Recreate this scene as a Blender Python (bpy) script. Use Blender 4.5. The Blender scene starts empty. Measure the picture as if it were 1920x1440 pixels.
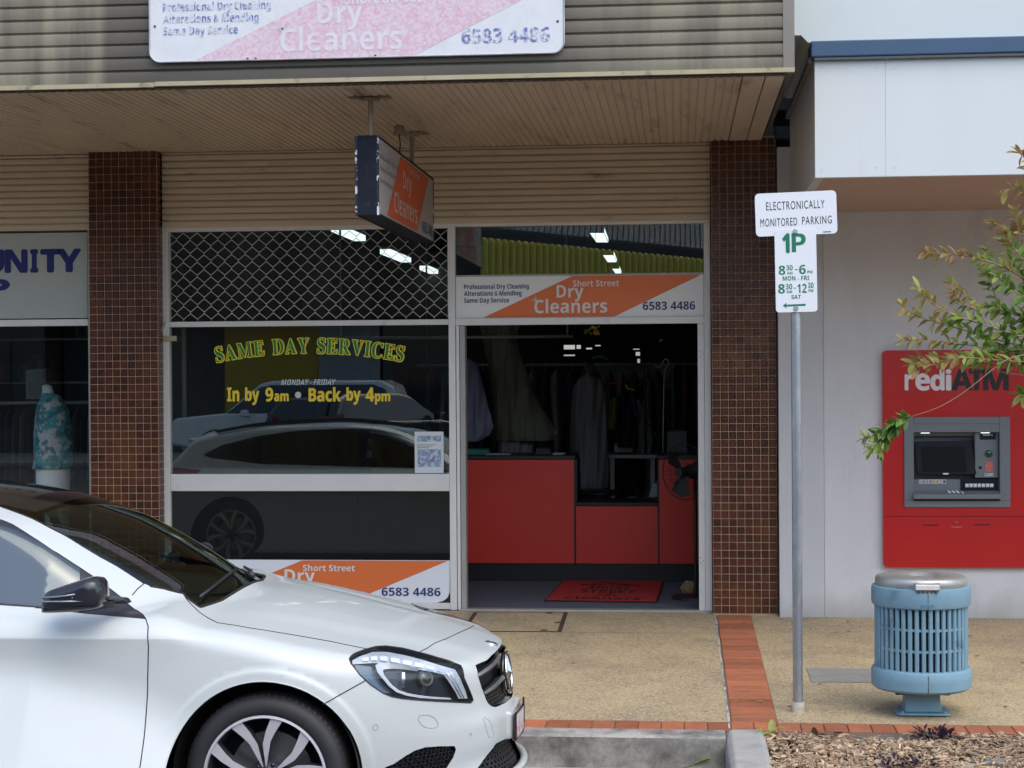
import bpy, bmesh, math, random
import numpy as np
from mathutils import Vector, Matrix
from mathutils.geometry import delaunay_2d_cdt
R = math.radians
scene = bpy.context.scene
col = scene.collection
rng = random.Random(7)

# ------------------------------------------------------------------ camera, world, sun, exposure
FPX, YAW, PITCH, ROLL = 3294.0, R(5.46), R(0.35), R(0.37)
CAM = Vector((0.0, -12.3, 1.67))
_fw = Vector((-math.sin(YAW) * math.cos(PITCH), math.cos(YAW) * math.cos(PITCH), -math.sin(PITCH)))
_r0 = Vector((math.cos(YAW), math.sin(YAW), 0))
_u0 = _r0.cross(_fw)
CR = _r0 * math.cos(ROLL) - _u0 * math.sin(ROLL)
CU = _r0 * math.sin(ROLL) + _u0 * math.cos(ROLL)
cd = bpy.data.cameras.new('camera')
cam = bpy.data.objects.new('camera', cd)
col.objects.link(cam)
cd.sensor_width = 36.0
cd.lens = FPX / 1920 * 36
cd.clip_start, cd.clip_end = 0.1, 2000
cam.matrix_world = Matrix(((CR.x, CU.x, -_fw.x, CAM.x), (CR.y, CU.y, -_fw.y, CAM.y), (CR.z, CU.z, -_fw.z, CAM.z), (0, 0, 0, 1)))
scene.camera = cam

SUN_EL, SUN_AZ = R(54), R(146)          # azimuth clockwise from +Y (north)
world = bpy.data.worlds.new('World')
scene.world = world
world.use_nodes = True
wn = world.node_tree.nodes
sky = wn.new('ShaderNodeTexSky')
sky.sky_type = 'NISHITA'
sky.sun_disc = False
sky.sun_elevation, sky.sun_rotation = SUN_EL, SUN_AZ
sky.air_density, sky.dust_density, sky.ozone_density = 1.0, 2.5, 1.2
wn['Background'].inputs['Strength'].default_value = 0.15
world.node_tree.links.new(sky.outputs[0], wn['Background'].inputs['Color'])
sl = bpy.data.lights.new('sun', 'SUN')
sl.energy, sl.angle, sl.color = 0.4, R(70), (0.94, 1.0, 0.93)
sun = bpy.data.objects.new('sun', sl)
col.objects.link(sun)
sdir = Vector((math.sin(SUN_AZ) * math.cos(SUN_EL), math.cos(SUN_AZ) * math.cos(SUN_EL), math.sin(SUN_EL)))
sun.rotation_euler = sdir.to_track_quat('Z', 'Y').to_euler()
sun.location = (0, -10, 20)
vs = scene.view_settings
vs.view_transform, vs.look, vs.exposure, vs.gamma = 'Standard', 'None', 1.02, 1.0
vs.use_curve_mapping = False
scene.cycles.max_bounces = 10
scene.cycles.transparent_max_bounces = 24

# ------------------------------------------------------------------ rays from the picture into the place
def ray(px, py):
    return (_fw + CR * ((px - 960) / FPX) - CU * ((py - 720) / FPX))
def P(px, py, Y):
    d = ray(px, py)
    return CAM + d * ((Y - CAM.y) / d.y)
def PZ(px, py, Z):
    d = ray(px, py)
    return CAM + d * ((Z - CAM.z) / d.z)

# ------------------------------------------------------------------ object helpers
def link(o, parent=None):
    col.objects.link(o)
    if parent is not None:
        o.parent = parent
        o.matrix_parent_inverse = Matrix.Translation(Vector(parent['_loc'])).inverted() if '_loc' in parent.keys() else Matrix()
    return o
def tag(o, label=None, cat=None, group=None, kind=None):
    if label: o['label'] = label
    if cat: o['category'] = cat
    if group: o['group'] = group
    if kind: o['kind'] = kind
    return o
def thing(name, label, cat, loc=(0, 0, 0), group=None):
    o = bpy.data.objects.new(name, None)
    o.empty_display_size = 0.1
    o.location = loc
    o['_loc'] = tuple(float(v) for v in loc)
    col.objects.link(o)
    return tag(o, label, cat, group)

class MB:
    def __init__(s):
        s.v, s.f = [], []
    def add(s, vs_, fs):
        n = len(s.v)
        s.v.extend(tuple(p) for p in vs_)
        s.f.extend(tuple(i + n for i in f) for f in fs)
        return s
    def box(s, x0, x1, y0, y1, z0, z1):
        return s.add([(x0, y0, z0), (x1, y0, z0), (x1, y1, z0), (x0, y1, z0), (x0, y0, z1), (x1, y0, z1), (x1, y1, z1), (x0, y1, z1)],
                     [(0, 3, 2, 1), (4, 5, 6, 7), (0, 1, 5, 4), (1, 2, 6, 5), (2, 3, 7, 6), (3, 0, 4, 7)])
    def hexa(s, pts):                      # 8 corners, bottom loop then top loop
        return s.add(pts, [(0, 3, 2, 1), (4, 5, 6, 7), (0, 1, 5, 4), (1, 2, 6, 5), (2, 3, 7, 6), (3, 0, 4, 7)])
    def prism(s, pts, d):                  # polygon (3D points) extruded by vector d
        n = len(pts)
        d = Vector(d)
        q = [Vector(p) for p in pts]
        return s.add(q + [p + d for p in q], [tuple(range(n))[::-1], tuple(range(n, 2 * n))] + [(i, (i + 1) % n, (i + 1) % n + n, i + n) for i in range(n)])
    def sheet(s, A, B):                    # strip between two polylines
        n = len(A)
        return s.add(list(A) + list(B), [(i, i + 1, i + 1 + n, i + n) for i in range(n - 1)])
    def tube(s, pts, r, n=8, closed=False, caps=True):
        pts = [Vector(p) for p in pts]
        m = len(pts)
        rr = r if hasattr(r, '__len__') else [r] * m
        base = len(s.v)
        prev = None
        for i, p in enumerate(pts):
            if closed: t = pts[(i + 1) % m] - pts[i - 1]
            else: t = pts[min(i + 1, m - 1)] - pts[max(i - 1, 0)]
            if t.length < 1e-9: t = Vector((0, 0, 1))
            t.normalize()
            if prev is None:
                a = Vector((0, 0, 1)) if abs(t.z) < .9 else Vector((1, 0, 0))
                nx = t.cross(a).normalized()
            else:
                nx = (prev - t * prev.dot(t))
                nx = nx.normalized() if nx.length > 1e-6 else t.cross(Vector((0, 0, 1))).normalized()
            prev = nx
            ny = t.cross(nx)
            for k in range(n):
                a = 2 * math.pi * k / n
                s.v.append(tuple(p + (nx * math.cos(a) + ny * math.sin(a)) * rr[i]))
        for i in range(m if closed else m - 1):
            j = (i + 1) % m
            for k in range(n):
                l = (k + 1) % n
                s.f.append((base + i * n + k, base + i * n + l, base + j * n + l, base + j * n + k))
        if caps and not closed:
            s.f.append(tuple(base + k for k in range(n))[::-1])
            s.f.append(tuple(base + (m - 1) * n + k for k in range(n)))
        return s
    def cyl(s, a, b, r, n=16, r2=None):
        return s.tube([a, b], [r, r if r2 is None else r2], n)
    def lathe(s, prof, c=(0, 0, 0), n=32, axis='z', a0=0, a1=2 * math.pi, capends=False):
        base = len(s.v)
        full = abs(a1 - a0 - 2 * math.pi) < 1e-6
        m = n if full else n + 1
        for (r, h) in prof:
            for k in range(m):
                a = a0 + (a1 - a0) * k / n
                if axis == 'z': p = (c[0] + r * math.cos(a), c[1] + r * math.sin(a), c[2] + h)
                elif axis == 'y': p = (c[0] + r * math.cos(a), c[1] + h, c[2] + r * math.sin(a))
                else: p = (c[0] + h, c[1] + r * math.cos(a), c[2] + r * math.sin(a))
                s.v.append(p)
        for i in range(len(prof) - 1):
            for k in range(n):
                l = (k + 1) % m if full else k + 1
                s.f.append((base + i * m + k, base + i * m + l, base + (i + 1) * m + l, base + (i + 1) * m + k))
        if capends:
            s.f.append(tuple(base + k for k in range(m))[::-1])
            s.f.append(tuple(base + (len(prof) - 1) * m + k for k in range(m)))
        return s
    def loft(s, rings, n=20, power=2.0):   # rings: (cx, cy, cz, rx, ry)
        base = len(s.v)
        for (cx, cy, cz, rx, ry) in rings:
            for k in range(n):
                a = 2 * math.pi * k / n
                c_, s_ = math.cos(a), math.sin(a)
                s.v.append((cx + rx * math.copysign(abs(c_) ** (2 / power), c_), cy + ry * math.copysign(abs(s_) ** (2 / power), s_), cz))
        for i in range(len(rings) - 1):
            for k in range(n):
                l = (k + 1) % n
                s.f.append((base + i * n + k, base + i * n + l, base + (i + 1) * n + l, base + (i + 1) * n + k))
        s.f.append(tuple(base + k for k in range(n))[::-1])
        s.f.append(tuple(base + (len(rings) - 1) * n + k for k in range(n)))
        return s
    def mesh(s, name, mat, smooth=False):
        me = bpy.data.meshes.new(name)
        me.from_pydata(s.v, [], s.f)
        me.materials.append(mat)
        if smooth:
            me.polygons.foreach_set('use_smooth', [True] * len(me.polygons))
        me.update()
        return me
    def build(s, name, mat, parent=None, smooth=False, bevel=0, kind=None, label=None, segs=2, autosm=None, fixn=True):
        me = s.mesh(name, mat, smooth)
        if fixn:
            bm = bmesh.new(); bm.from_mesh(me)
            bmesh.ops.recalc_face_normals(bm, faces=bm.faces[:])
            bm.to_mesh(me); bm.free()
        if autosm and smooth:
            me.set_sharp_from_angle(angle=R(autosm))
        o = bpy.data.objects.new(name, me)
        link(o, parent)
        if bevel:
            b = o.modifiers.new('bevel', 'BEVEL')
            b.width, b.segments, b.limit_method = bevel, segs, 'ANGLE'
        return tag(o, label, kind=kind)

def rbox(x0, x1, y0, y1, z0, z1):
    return MB().box(x0, x1, y0, y1, z0, z1)

# ------------------------------------------------------------------ materials
def srgb(r, g, b):
    return tuple(((c / 255) / 12.92 if c / 255 <= .04045 else ((c / 255 + .055) / 1.055) ** 2.4) for c in (r, g, b))
MATS = {}
def mat(name, color=(.5, .5, .5), rough=.5, metal=0.0, var=0.0, vscale=3.0, var2=0.0, v2scale=40.0, bump=0.0, bscale=60.0, bdist=.002,
        coat=0.0, spec=.5, dirt=None, dscale=2.0, damt=(.5, .7), rvar=0.0, island=0.0, objrand=0.0, stretch=None, emit=None, estr=0, trans=0, ior=None, alpha=1):
    if name in MATS: return MATS[name]
    m = bpy.data.materials.new(name)
    m.use_nodes = True
    nt = m.node_tree
    N, L = nt.nodes, nt.links
    b = N['Principled BSDF']
    b.inputs['Roughness'].default_value = rough
    b.inputs['Metallic'].default_value = metal
    b.inputs['Specular IOR Level'].default_value = spec
    b.inputs['Coat Weight'].default_value = coat
    b.inputs['Coat Roughness'].default_value = .03
    if trans: b.inputs['Transmission Weight'].default_value = trans
    if ior: b.inputs['IOR'].default_value = ior
    tc = N.new('ShaderNodeNewGeometry')
    vec = tc.outputs['Position']
    if stretch:
        mp = N.new('ShaderNodeMapping'); mp.inputs['Scale'].default_value = stretch
        L.new(vec, mp.inputs['Vector']); vec = mp.outputs['Vector']
    rgb = N.new('ShaderNodeRGB'); rgb.outputs[0].default_value = (*color, 1)
    cur = rgb.outputs[0]
    def noise(scale, detail=4.0, rough_=.6):
        n = N.new('ShaderNodeTexNoise'); n.inputs['Scale'].default_value = scale
        n.inputs['Detail'].default_value = detail; n.inputs['Roughness'].default_value = rough_
        L.new(vec, n.inputs['Vector']); return n.outputs['Fac']
    def scaleval(fac, amt, cur_):
        mr = N.new('ShaderNodeMapRange')
        mr.inputs['From Min'].default_value, mr.inputs['From Max'].default_value = .25, .75
        mr.inputs['To Min'].default_value, mr.inputs['To Max'].default_value = 1 - amt, 1 + amt
        L.new(fac, mr.inputs['Value'])
        hv = N.new('ShaderNodeHueSaturation'); L.new(cur_, hv.inputs['Color']); L.new(mr.outputs[0], hv.inputs['Value'])
        return hv.outputs[0]
    if var: cur = scaleval(noise(vscale), var, cur)
    if var2: cur = scaleval(noise(v2scale, 2.0), var2, cur)
    if island:
        mr = N.new('ShaderNodeMapRange'); mr.inputs['To Min'].default_value, mr.inputs['To Max'].default_value = 1 - island, 1 + island
        L.new(tc.outputs['Random Per Island'], mr.inputs['Value'])
        hv = N.new('ShaderNodeHueSaturation'); L.new(cur, hv.inputs['Color']); L.new(mr.outputs[0], hv.inputs['Value']); cur = hv.outputs[0]
    if objrand:
        oi = N.new('ShaderNodeObjectInfo')
        mr = N.new('ShaderNodeMapRange'); mr.inputs['To Min'].default_value, mr.inputs['To Max'].default_value = 1 - objrand, 1 + objrand
        L.new(oi.outputs['Random'], mr.inputs['Value'])
        hv = N.new('ShaderNodeHueSaturation'); L.new(cur, hv.inputs['Color']); L.new(mr.outputs[0], hv.inputs['Value']); cur = hv.outputs[0]
    if dirt:
        mr = N.new('ShaderNodeMapRange'); mr.inputs['From Min'].default_value, mr.inputs['From Max'].default_value = damt
        L.new(noise(dscale, 6.0, .65), mr.inputs['Value'])
        mx = N.new('ShaderNodeMix'); mx.data_type = 'RGBA'
        L.new(mr.outputs[0], mx.inputs['Factor']); L.new(cur, mx.inputs['A']); mx.inputs['B'].default_value = (*dirt, 1)
        cur = mx.outputs['Result']
    L.new(cur, b.inputs['Base Color'])
    if rvar:
        mr = N.new('ShaderNodeMapRange'); mr.inputs['To Min'].default_value, mr.inputs['To Max'].default_value = max(0, rough - rvar), min(1, rough + rvar)
        L.new(noise(vscale * 3), mr.inputs['Value']); L.new(mr.outputs[0], b.inputs['Roughness'])
    if bump:
        bp = N.new('ShaderNodeBump'); bp.inputs['Strength'].default_value = bump; bp.inputs['Distance'].default_value = bdist
        L.new(noise(bscale, 5.0), bp.inputs['Height']); L.new(bp.outputs[0], b.inputs['Normal'])
    if emit:
        b.inputs['Emission Color'].default_value = (*emit, 1); b.inputs['Emission Strength'].default_value = estr
    m['cur'] = 1
    MATS[name] = m
    return m

def glass(name, tint=(1, 1, 1), ior=1.9, rough=0.0):
    if name in MATS: return MATS[name]
    m = bpy.data.materials.new(name); m.use_nodes = True
    nt = m.node_tree; N, L = nt.nodes, nt.links
    N.clear()
    out = N.new('ShaderNodeOutputMaterial')
    tr = N.new('ShaderNodeBsdfTransparent'); tr.inputs[0].default_value = (*tint, 1)
    gl = N.new('ShaderNodeBsdfGlossy'); gl.inputs['Roughness'].default_value = rough; gl.inputs['Color'].default_value = (.95, 1, .95, 1)
    # same Fresnel from both sides of the thin pane
    fr = N.new('ShaderNodeLayerWeight'); fr.inputs['Blend'].default_value = .5
    r0 = ((ior - 1) / (ior + 1)) ** 2
    pw = N.new('ShaderNodeMath'); pw.operation = 'POWER'; pw.inputs[1].default_value = 5.0
    L.new(fr.outputs['Facing'], pw.inputs[0])
    mr = N.new('ShaderNodeMapRange'); mr.inputs['To Min'].default_value = r0; mr.inputs['To Max'].default_value = 1.0
    L.new(pw.outputs[0], mr.inputs['Value'])
    mx = N.new('ShaderNodeMixShader')
    L.new(mr.outputs[0], mx.inputs[0]); L.new(tr.outputs[0], mx.inputs[1]); L.new(gl.outputs[0], mx.inputs[2]); L.new(mx.outputs[0], out.inputs[0])
    MATS[name] = m
    return m

# ------------------------------------------------------------------ lettering
def sansb(s, base=0x1D5D4):
    out = ''
    for ch in s:
        if 'A' <= ch <= 'Z': out += chr(base + ord(ch) - 65)
        elif 'a' <= ch <= 'z': out += chr(base + 26 + ord(ch) - 97)
        elif '0' <= ch <= '9': out += chr(0x1D7EC + ord(ch) - 48)
        else: out += ch
    return out
def glyph_mesh(s, offset=0.0, shear=0.0, spacing=1.0):
    if s.isascii() and offset >= .006: s, offset = sansb(s), 0.0
    elif s.isascii(): offset = 0.0
    cu = bpy.data.curves.new('lettering', 'FONT')
    cu.body = s; cu.offset = offset; cu.shear = shear; cu.space_character = spacing
    cu.resolution_u = 3
    o = bpy.data.objects.new('lettering', cu)
    col.objects.link(o)
    dg = bpy.context.evaluated_depsgraph_get()
    me = bpy.data.meshes.new_from_object(o.evaluated_get(dg))
    V = [v.co.copy() for v in me.vertices]
    F = [tuple(p.vertices) for p in me.polygons]
    bpy.data.objects.remove(o); bpy.data.curves.remove(cu); bpy.data.meshes.remove(me)
    return V, F
def lettering(s, O, ux, uz, rect, m, parent, name='lettering', offset=0.0, shear=0.0, spacing=1.0, lift=.002, label=None, fat=0):
    """flat letters filling rect (u0,u1,w0,w1) measured from O along ux and uz"""
    V, F = glyph_mesh(s, offset, shear, spacing)
    xs = [v.x for v in V]; ys = [v.y for v in V]
    x0, x1, y0, y1 = min(xs), max(xs), min(ys), max(ys)
    u0, u1, w0, w1 = rect
    ux, uz = Vector(ux), Vector(uz)
    n = ux.cross(uz) * -1
    n = -n
    mb = MB()
    for q_, (dx, dy) in enumerate(((-fat, 0), (fat, 0), (0, fat), (0, -fat)) if fat else ()):
        mb.add([Vector(O) + ux * (u0 + (v.x - x0) / (x1 - x0) * (u1 - u0) + dx) + uz * (w0 + (v.y - y0) / (y1 - y0) * (w1 - w0) + dy) + n * (lift + .0003 * (q_ + 1)) for v in V], F)
    mb.add([Vector(O) + ux * (u0 + (v.x - x0) / (x1 - x0) * (u1 - u0)) + uz * (w0 + (v.y - y0) / (y1 - y0) * (w1 - w0)) + n * lift for v in V], F)
    return mb.build(name, m, parent, label=label, fixn=False)
def flat_poly(O, ux, uz, pts, lift=.001, thick=0):
    ux, uz = Vector(ux), Vector(uz)
    n = ux.cross(uz)
    q = [Vector(O) + ux * a + uz * b + n * lift for a, b in pts]
    mb = MB()
    if thick: mb.prism([p - n * thick for p in q], n * thick)
    else: mb.add(q, [tuple(range(len(q)))])
    return mb
def round_rect(x0, x1, y0, y1, r, n=5):
    out = []
    for cx, cy, a in ((x1 - r, y0 + r, -90), (x1 - r, y1 - r, 0), (x0 + r, y1 - r, 90), (x0 + r, y0 + r, 180)):
        for k in range(n + 1):
            t = R(a + 90 * k / n)
            out.append((cx + r * math.cos(t), cy + r * math.sin(t)))
    return out
# ------------------------------------------------------------------ the white parked hatchback
AX, CYC, RZ = -1.57, -4.92, -0.17        # front axle x, centre line y, road height under the car
def hermite(xs, ys):
    xs, ys = np.array(xs, float), np.array(ys, float)
    h = np.diff(xs); d = np.diff(ys) / h
    m = np.zeros(len(xs)); m[0], m[-1] = d[0], d[-1]
    for i in range(1, len(xs) - 1):
        m[i] = 0 if d[i - 1] * d[i] <= 0 else (h[i - 1] + h[i]) / (h[i - 1] / d[i - 1] * .5 + h[i] / d[i] * .5 + 1e-12 + (h[i - 1] / d[i - 1] + h[i] / d[i]) * 0) * .5 * 1.0
        if d[i - 1] * d[i] > 0: m[i] = 2 * d[i - 1] * d[i] / (d[i - 1] + d[i])
    def f(x):
        x = np.clip(np.asarray(x, float), xs[0], xs[-1])
        i = np.clip(np.searchsorted(xs, x) - 1, 0, len(xs) - 2)
        t = (x - xs[i]) / h[i]
        return ((2 * t ** 3 - 3 * t ** 2 + 1) * ys[i] + (t ** 3 - 2 * t ** 2 + t) * h[i] * m[i] + (-2 * t ** 3 + 3 * t ** 2) * ys[i + 1] + (t ** 3 - t ** 2) * h[i] * m[i + 1])
    return f
hood_z = hermite([-3.6, -1.0, -.45, -.17, .04, .27, .45, .56, .71, .785, .843, .90], [.93, .93, .928, .900, .860, .808, .770, .745, .702, .682, .660, .60])
roof_z = hermite([-3.6, -3.30, -3.0, -2.5, -1.8, -1.37, -1.08, -.81, -.66, -.45, -.27, .10, .5], [1.14, 1.22, 1.30, 1.375, 1.405, 1.375, 1.325, 1.245, 1.175, 1.055, .932, .72, .50])
nose_x = hermite([.10, .17, .22, .30, .36, .42, .50, .56, .62, .68, .74, .80, .9], [.80, .885, .89, .862, .868, .868, .85, .845, .848, .86, .87, .88, .9])
def smax(a, b, k):
    h = np.clip(.5 + .5 * (a - b) / k, 0, 1)
    return b + (a - b) * h + k * h * (1 - h)
def smin(a, b, k):
    return -smax(-a, -b, k)
def sstep(a, b, x):
    t = np.clip((x - a) / (b - a), 0, 1)
    return t * t * (3 - 2 * t)
def side_w(x, z):
    a = .888 - .03 * (.46 - z) - .9 * (.46 - z) ** 2
    b = .888 - .42 * (z - .46) * (.84 - z)
    c = .888 - .30 * (z - .84) - 2.2 * (z - .84) ** 2
    w0 = np.where(z < .46, a, np.where(z < .84, b, c))
    w1 = .889 - .42 * np.abs(z - .56) ** 1.9
    s = sstep(-.75, .30, x)
    w = w0 * (1 - s) + w1 * s
    w = w - .70 * np.clip(x, 0, None) ** 2 - .10 * np.clip(-2.6 - x, 0, None) ** 2
    for ax in (0.0, -2.70):
        r = np.hypot(x - ax, z - .325)
        w = w + .006 * sstep(.412, .390, r) + .007 * sstep(.58, .40, r)
    return w
def F(x, y, z):
    ay = np.abs(y)
    yc = .30 + .22 * np.clip((.72 - x) / 1.1, 0, 1)
    T = hood_z(x) + .012 - .042 * (ay / .8) ** 2 + .028 * sstep(-.25, -.45, x) + .008 * sstep(.10, -.10, ay - yc) * sstep(-.3, .1, x) - .008
    top = z - T
    side = ay - side_w(x, z)
    front = x - nose_x(z) + .52 * ay ** 2 + .30 * ay ** 8
    low = smax(smax(top, side, .075), front, .09)
    rear = -x - (3.47 - .12 * ay ** 2) + .25 * np.clip(z - .6, 0, None) ** 2
    low = smax(low, rear, .14)
    gt = z - (roof_z(x + .42 * ay ** 2 * sstep(-1.6, -.8, x)) - .055 * (ay / .6) ** 2)
    gs = ay - (.765 - .46 * (z - .95) - .12 * np.clip(x + .9, 0, None) - .04 * np.clip(-2.2 - x, 0, None))
    gr = -x - (3.46 - 1.0 * (z - .93)) + .15 * ay ** 2
    g = smax(smax(smax(gt, gs, .05), gr, .04), x - .15, .02)
    body = smin(low, g, .035)
    spoiler = smax(np.abs(z - 1.215 + .12 * (x + 3.3)) - .022, np.abs(x + 3.22) - .20 + .1 * ay ** 2, .02)
    spoiler = smax(spoiler, ay - .56, .03)
    body = smin(body, spoiler, .02)
    bot = .165 - z
    return smax(body, bot, .03)
def gradF(p):
    e = .0015
    x, y, z = p[:, 0], p[:, 1], p[:, 2]
    g = np.stack([F(x + e, y, z) - F(x - e, y, z), F(x, y + e, z) - F(x, y - e, z), F(x, y, z + e) - F(x, y, z - e)], 1)
    return g / (np.linalg.norm(g, axis=1, keepdims=True) + 1e-12)
XF, XR, Z0, RS = .30, -2.95, .56, .7
def uv_dir(uv):
    u, v = uv[:, 0], uv[:, 1] / RS
    phi = np.where(u > XF, (u - XF) / RS, np.where(u < XR, (u - XR) / RS, 0))
    ox = np.clip(u, XR, XF)
    cv = np.cos(v)
    return np.stack([ox, 0 * u, 0 * u + Z0], 1), np.stack([cv * np.sin(phi), -cv * np.cos(phi), np.sin(v)], 1)
def uv_to_p(uv):
    uv = np.asarray(uv, float)
    o, d = uv_dir(uv)
    n = len(uv)
    ts = np.linspace(.05, 1.6, 60)
    lo = np.full(n, .05); hi = np.full(n, 1.6); found = np.zeros(n, bool)
    prev = ts[0]
    for t in ts[1:]:
        q = o + d * t
        f = F(q[:, 0], q[:, 1], q[:, 2])
        hit = (f > 0) & ~found
        lo[hit], hi[hit] = prev, t
        found |= hit
        prev = t
    for _ in range(26):
        m = (lo + hi) / 2
        q = o + d * m[:, None]
        pos = F(q[:, 0], q[:, 1], q[:, 2]) > 0
        hi = np.where(pos, m, hi); lo = np.where(pos, lo, m)
    return o + d * lo[:, None]
def p_to_uv(p):
    p = np.asarray(p, float)
    x, y, z = p[:, 0], -np.abs(p[:, 1]), p[:, 2]
    ex = np.clip(x, XR, XF)
    phi = np.arctan2(x - ex, np.maximum(-y, 1e-6))
    hor = np.hypot(x - ex, y)
    v = np.arctan2(z - Z0, hor)
    u = ex + phi * RS
    return np.stack([u, v * RS], 1)
WOFF = np.array([AX, CYC, RZ])
def pix(pts, far=False):
    """picture points -> points on the near side of the body (car coordinates)"""
    out = []
    for (px, py) in pts:
        d = np.array(ray(px, py)); o = np.array(CAM) - WOFF
        ts = np.linspace(5.6, 8.8, 900)
        q = o + d * ts[:, None]
        f = F(q[:, 0], q[:, 1], q[:, 2])
        k = np.where(f < 0)[0]
        if len(k):
            lo, hi = ts[max(k[0] - 1, 0)], ts[k[0]]
            for _ in range(24):
                m = (lo + hi) / 2; r = o + d * m
                if F(r[0], r[1], r[2]) > 0: lo = m
                else: hi = m
            out.append(o + d * hi)
        else:
            i = int(np.argmin(f)); p = q[i]
            for _ in range(4):
                g = gradF(p[None])[0]; p = p - g * F(*p)
            out.append(p)
    return np.array(out)
def sidep(pts):
    """side-view points (x, z) -> points on the near flank"""
    out = []
    for (x, z) in pts:
        lo, hi = .0, 1.2
        ys = np.linspace(1.2, 0, 240)
        f = F(np.full(240, x), -ys, np.full(240, z))
        k = np.where(f < 0)[0]
        y = ys[k[0]] if len(k) else 0
        out.append((x, -y, z))
    return np.array(out)
def topp(pts):
    """plan points (x, y) -> points on the top"""
    out = []
    for (x, y) in pts:
        zs = np.linspace(1.6, .2, 1400)
        f = F(np.full(1400, x), np.full(1400, y), zs)
        k = np.where(f < 0)[0]
        out.append((x, y, zs[k[0]] if len(k) else .5))
    return np.array(out)
def frontp(pts):
    """front-view points (y, z) -> points on the nose"""
    out = []
    for (y, z) in pts:
        xs = np.linspace(1.1, 0, 1100)
        f = F(xs, np.full(1100, y), np.full(1100, z))
        k = np.where(f < 0)[0]
        out.append((xs[k[0]] if len(k) else .3, y, z))
    return np.array(out)
def dense(p, step=.02, closed=True):
    p = np.asarray(p, float); out = []
    n = len(p)
    for i in range(n if closed else n - 1):
        a, b = p[i], p[(i + 1) % n]
        k = max(1, int(np.ceil(np.linalg.norm(b - a) / step)))
        for j in range(k): out.append(a + (b - a) * j / k)
    if not closed: out.append(p[-1])
    return np.array(out)
def smooth(pts, n=1, closed=True):
    p = np.asarray(pts, float)
    for _ in range(n):
        q = []
        m = len(p)
        for i in range(m if closed else m - 1):
            a, b = p[i], p[(i + 1) % m]
            q += [a * .75 + b * .25, a * .25 + b * .75]
        if not closed: q = [p[0]] + q + [p[-1]]
        p = np.array(q)
    return p
def inside(poly, pts):
    x, y = pts[:, 0], pts[:, 1]
    c = np.zeros(len(pts), bool)
    n = len(poly); j = n - 1
    for i in range(n):
        xi, yi = poly[i]; xj, yj = poly[j]
        if yi != yj:
            c ^= ((yi > y) != (yj > y)) & (x < (xj - xi) * (y - yi) / (yj - yi) + xi)
        j = i
    return c
def settle(q):
    q = np.array(q, float)
    for _ in range(5):
        q = q - gradF(q) * F(q[:, 0], q[:, 1], q[:, 2])[:, None]
    return q
def world_pts(p):
    return np.asarray(p) + WOFF
def make_obj(name, P_, tris, N_, m, parent, mirror=False, both=False, **kw):
    """P_ car coordinates; mirror -> far side, both -> the two halves in one mesh"""
    P_, N_ = np.asarray(P_), np.asarray(N_)
    tris = np.asarray(tris)
    used = np.unique(tris); remap = -np.ones(len(P_), int); remap[used] = np.arange(len(used))
    P1, N1, T1 = P_[used], N_[used], remap[tris]
    fl = np.array([1, -1, 1])
    if mirror: P1, N1, T1 = P1 * fl, N1 * fl, T1[:, ::-1]
    if both:
        on_c = np.abs(P1[:, 1]) < 2e-5
        P1[on_c, 1] = 0; N1[on_c, 1] = 0
        idx = np.arange(len(P1)) + len(P1); idx[on_c] = np.where(on_c)[0]
        T1 = np.concatenate([T1, idx[T1][:, ::-1]]); P1 = np.concatenate([P1, P1 * fl]); N1 = np.concatenate([N1, N1 * fl])
        used2 = np.unique(T1); rm = -np.ones(len(P1), int); rm[used2] = np.arange(len(used2))
        P1, N1, T1 = P1[used2], N1[used2], rm[T1]
        ar = (T1[:, 0] != T1[:, 1]) & (T1[:, 1] != T1[:, 2]) & (T1[:, 0] != T1[:, 2]); T1 = T1[ar]
    me = bpy.data.meshes.new(name)
    me.from_pydata((P1 + WOFF).tolist(), [], T1.tolist())
    me.polygons.foreach_set('use_smooth', [True] * len(T1))
    me.materials.append(m)
    me.update()
    me.normals_split_custom_set_from_vertices(N1.tolist())
    o = bpy.data.objects.new(name, me)
    link(o, parent)
    return tag(o, **kw)

car = thing('parked_car', 'white five door hatchback parked at the kerb with a black door mirror', 'car', (AX, CYC, RZ))
M_white = mat('car_paint', (.59, .625, .61), .34, coat=.55, spec=.5, var=.015, vscale=2)
M_bgloss = mat('gloss_black', (.012, .012, .014), .12, coat=.6)
M_trim = mat('black_trim', (.028, .028, .034), .38)
M_lining = mat('cabin_lining', (.03, .03, .032), .8)
M_gap = mat('panel_gap', (.012, .012, .012), .8)
M_cglass = glass('car_side_glass', (.40, .52, .54), 2.8)
M_wglass = glass('windscreen_glass', (.30, .38, .33), 1.7)
M_chrome = mat('chrome', (.75, .76, .78), .12, 1.0)
M_satin = mat('satin_metal', (.42, .43, .45), .28, .9)
M_rubber = mat('tyre_rubber', (.022, .022, .024), .62, var=.25, vscale=8, bump=.15, bscale=90)

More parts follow.
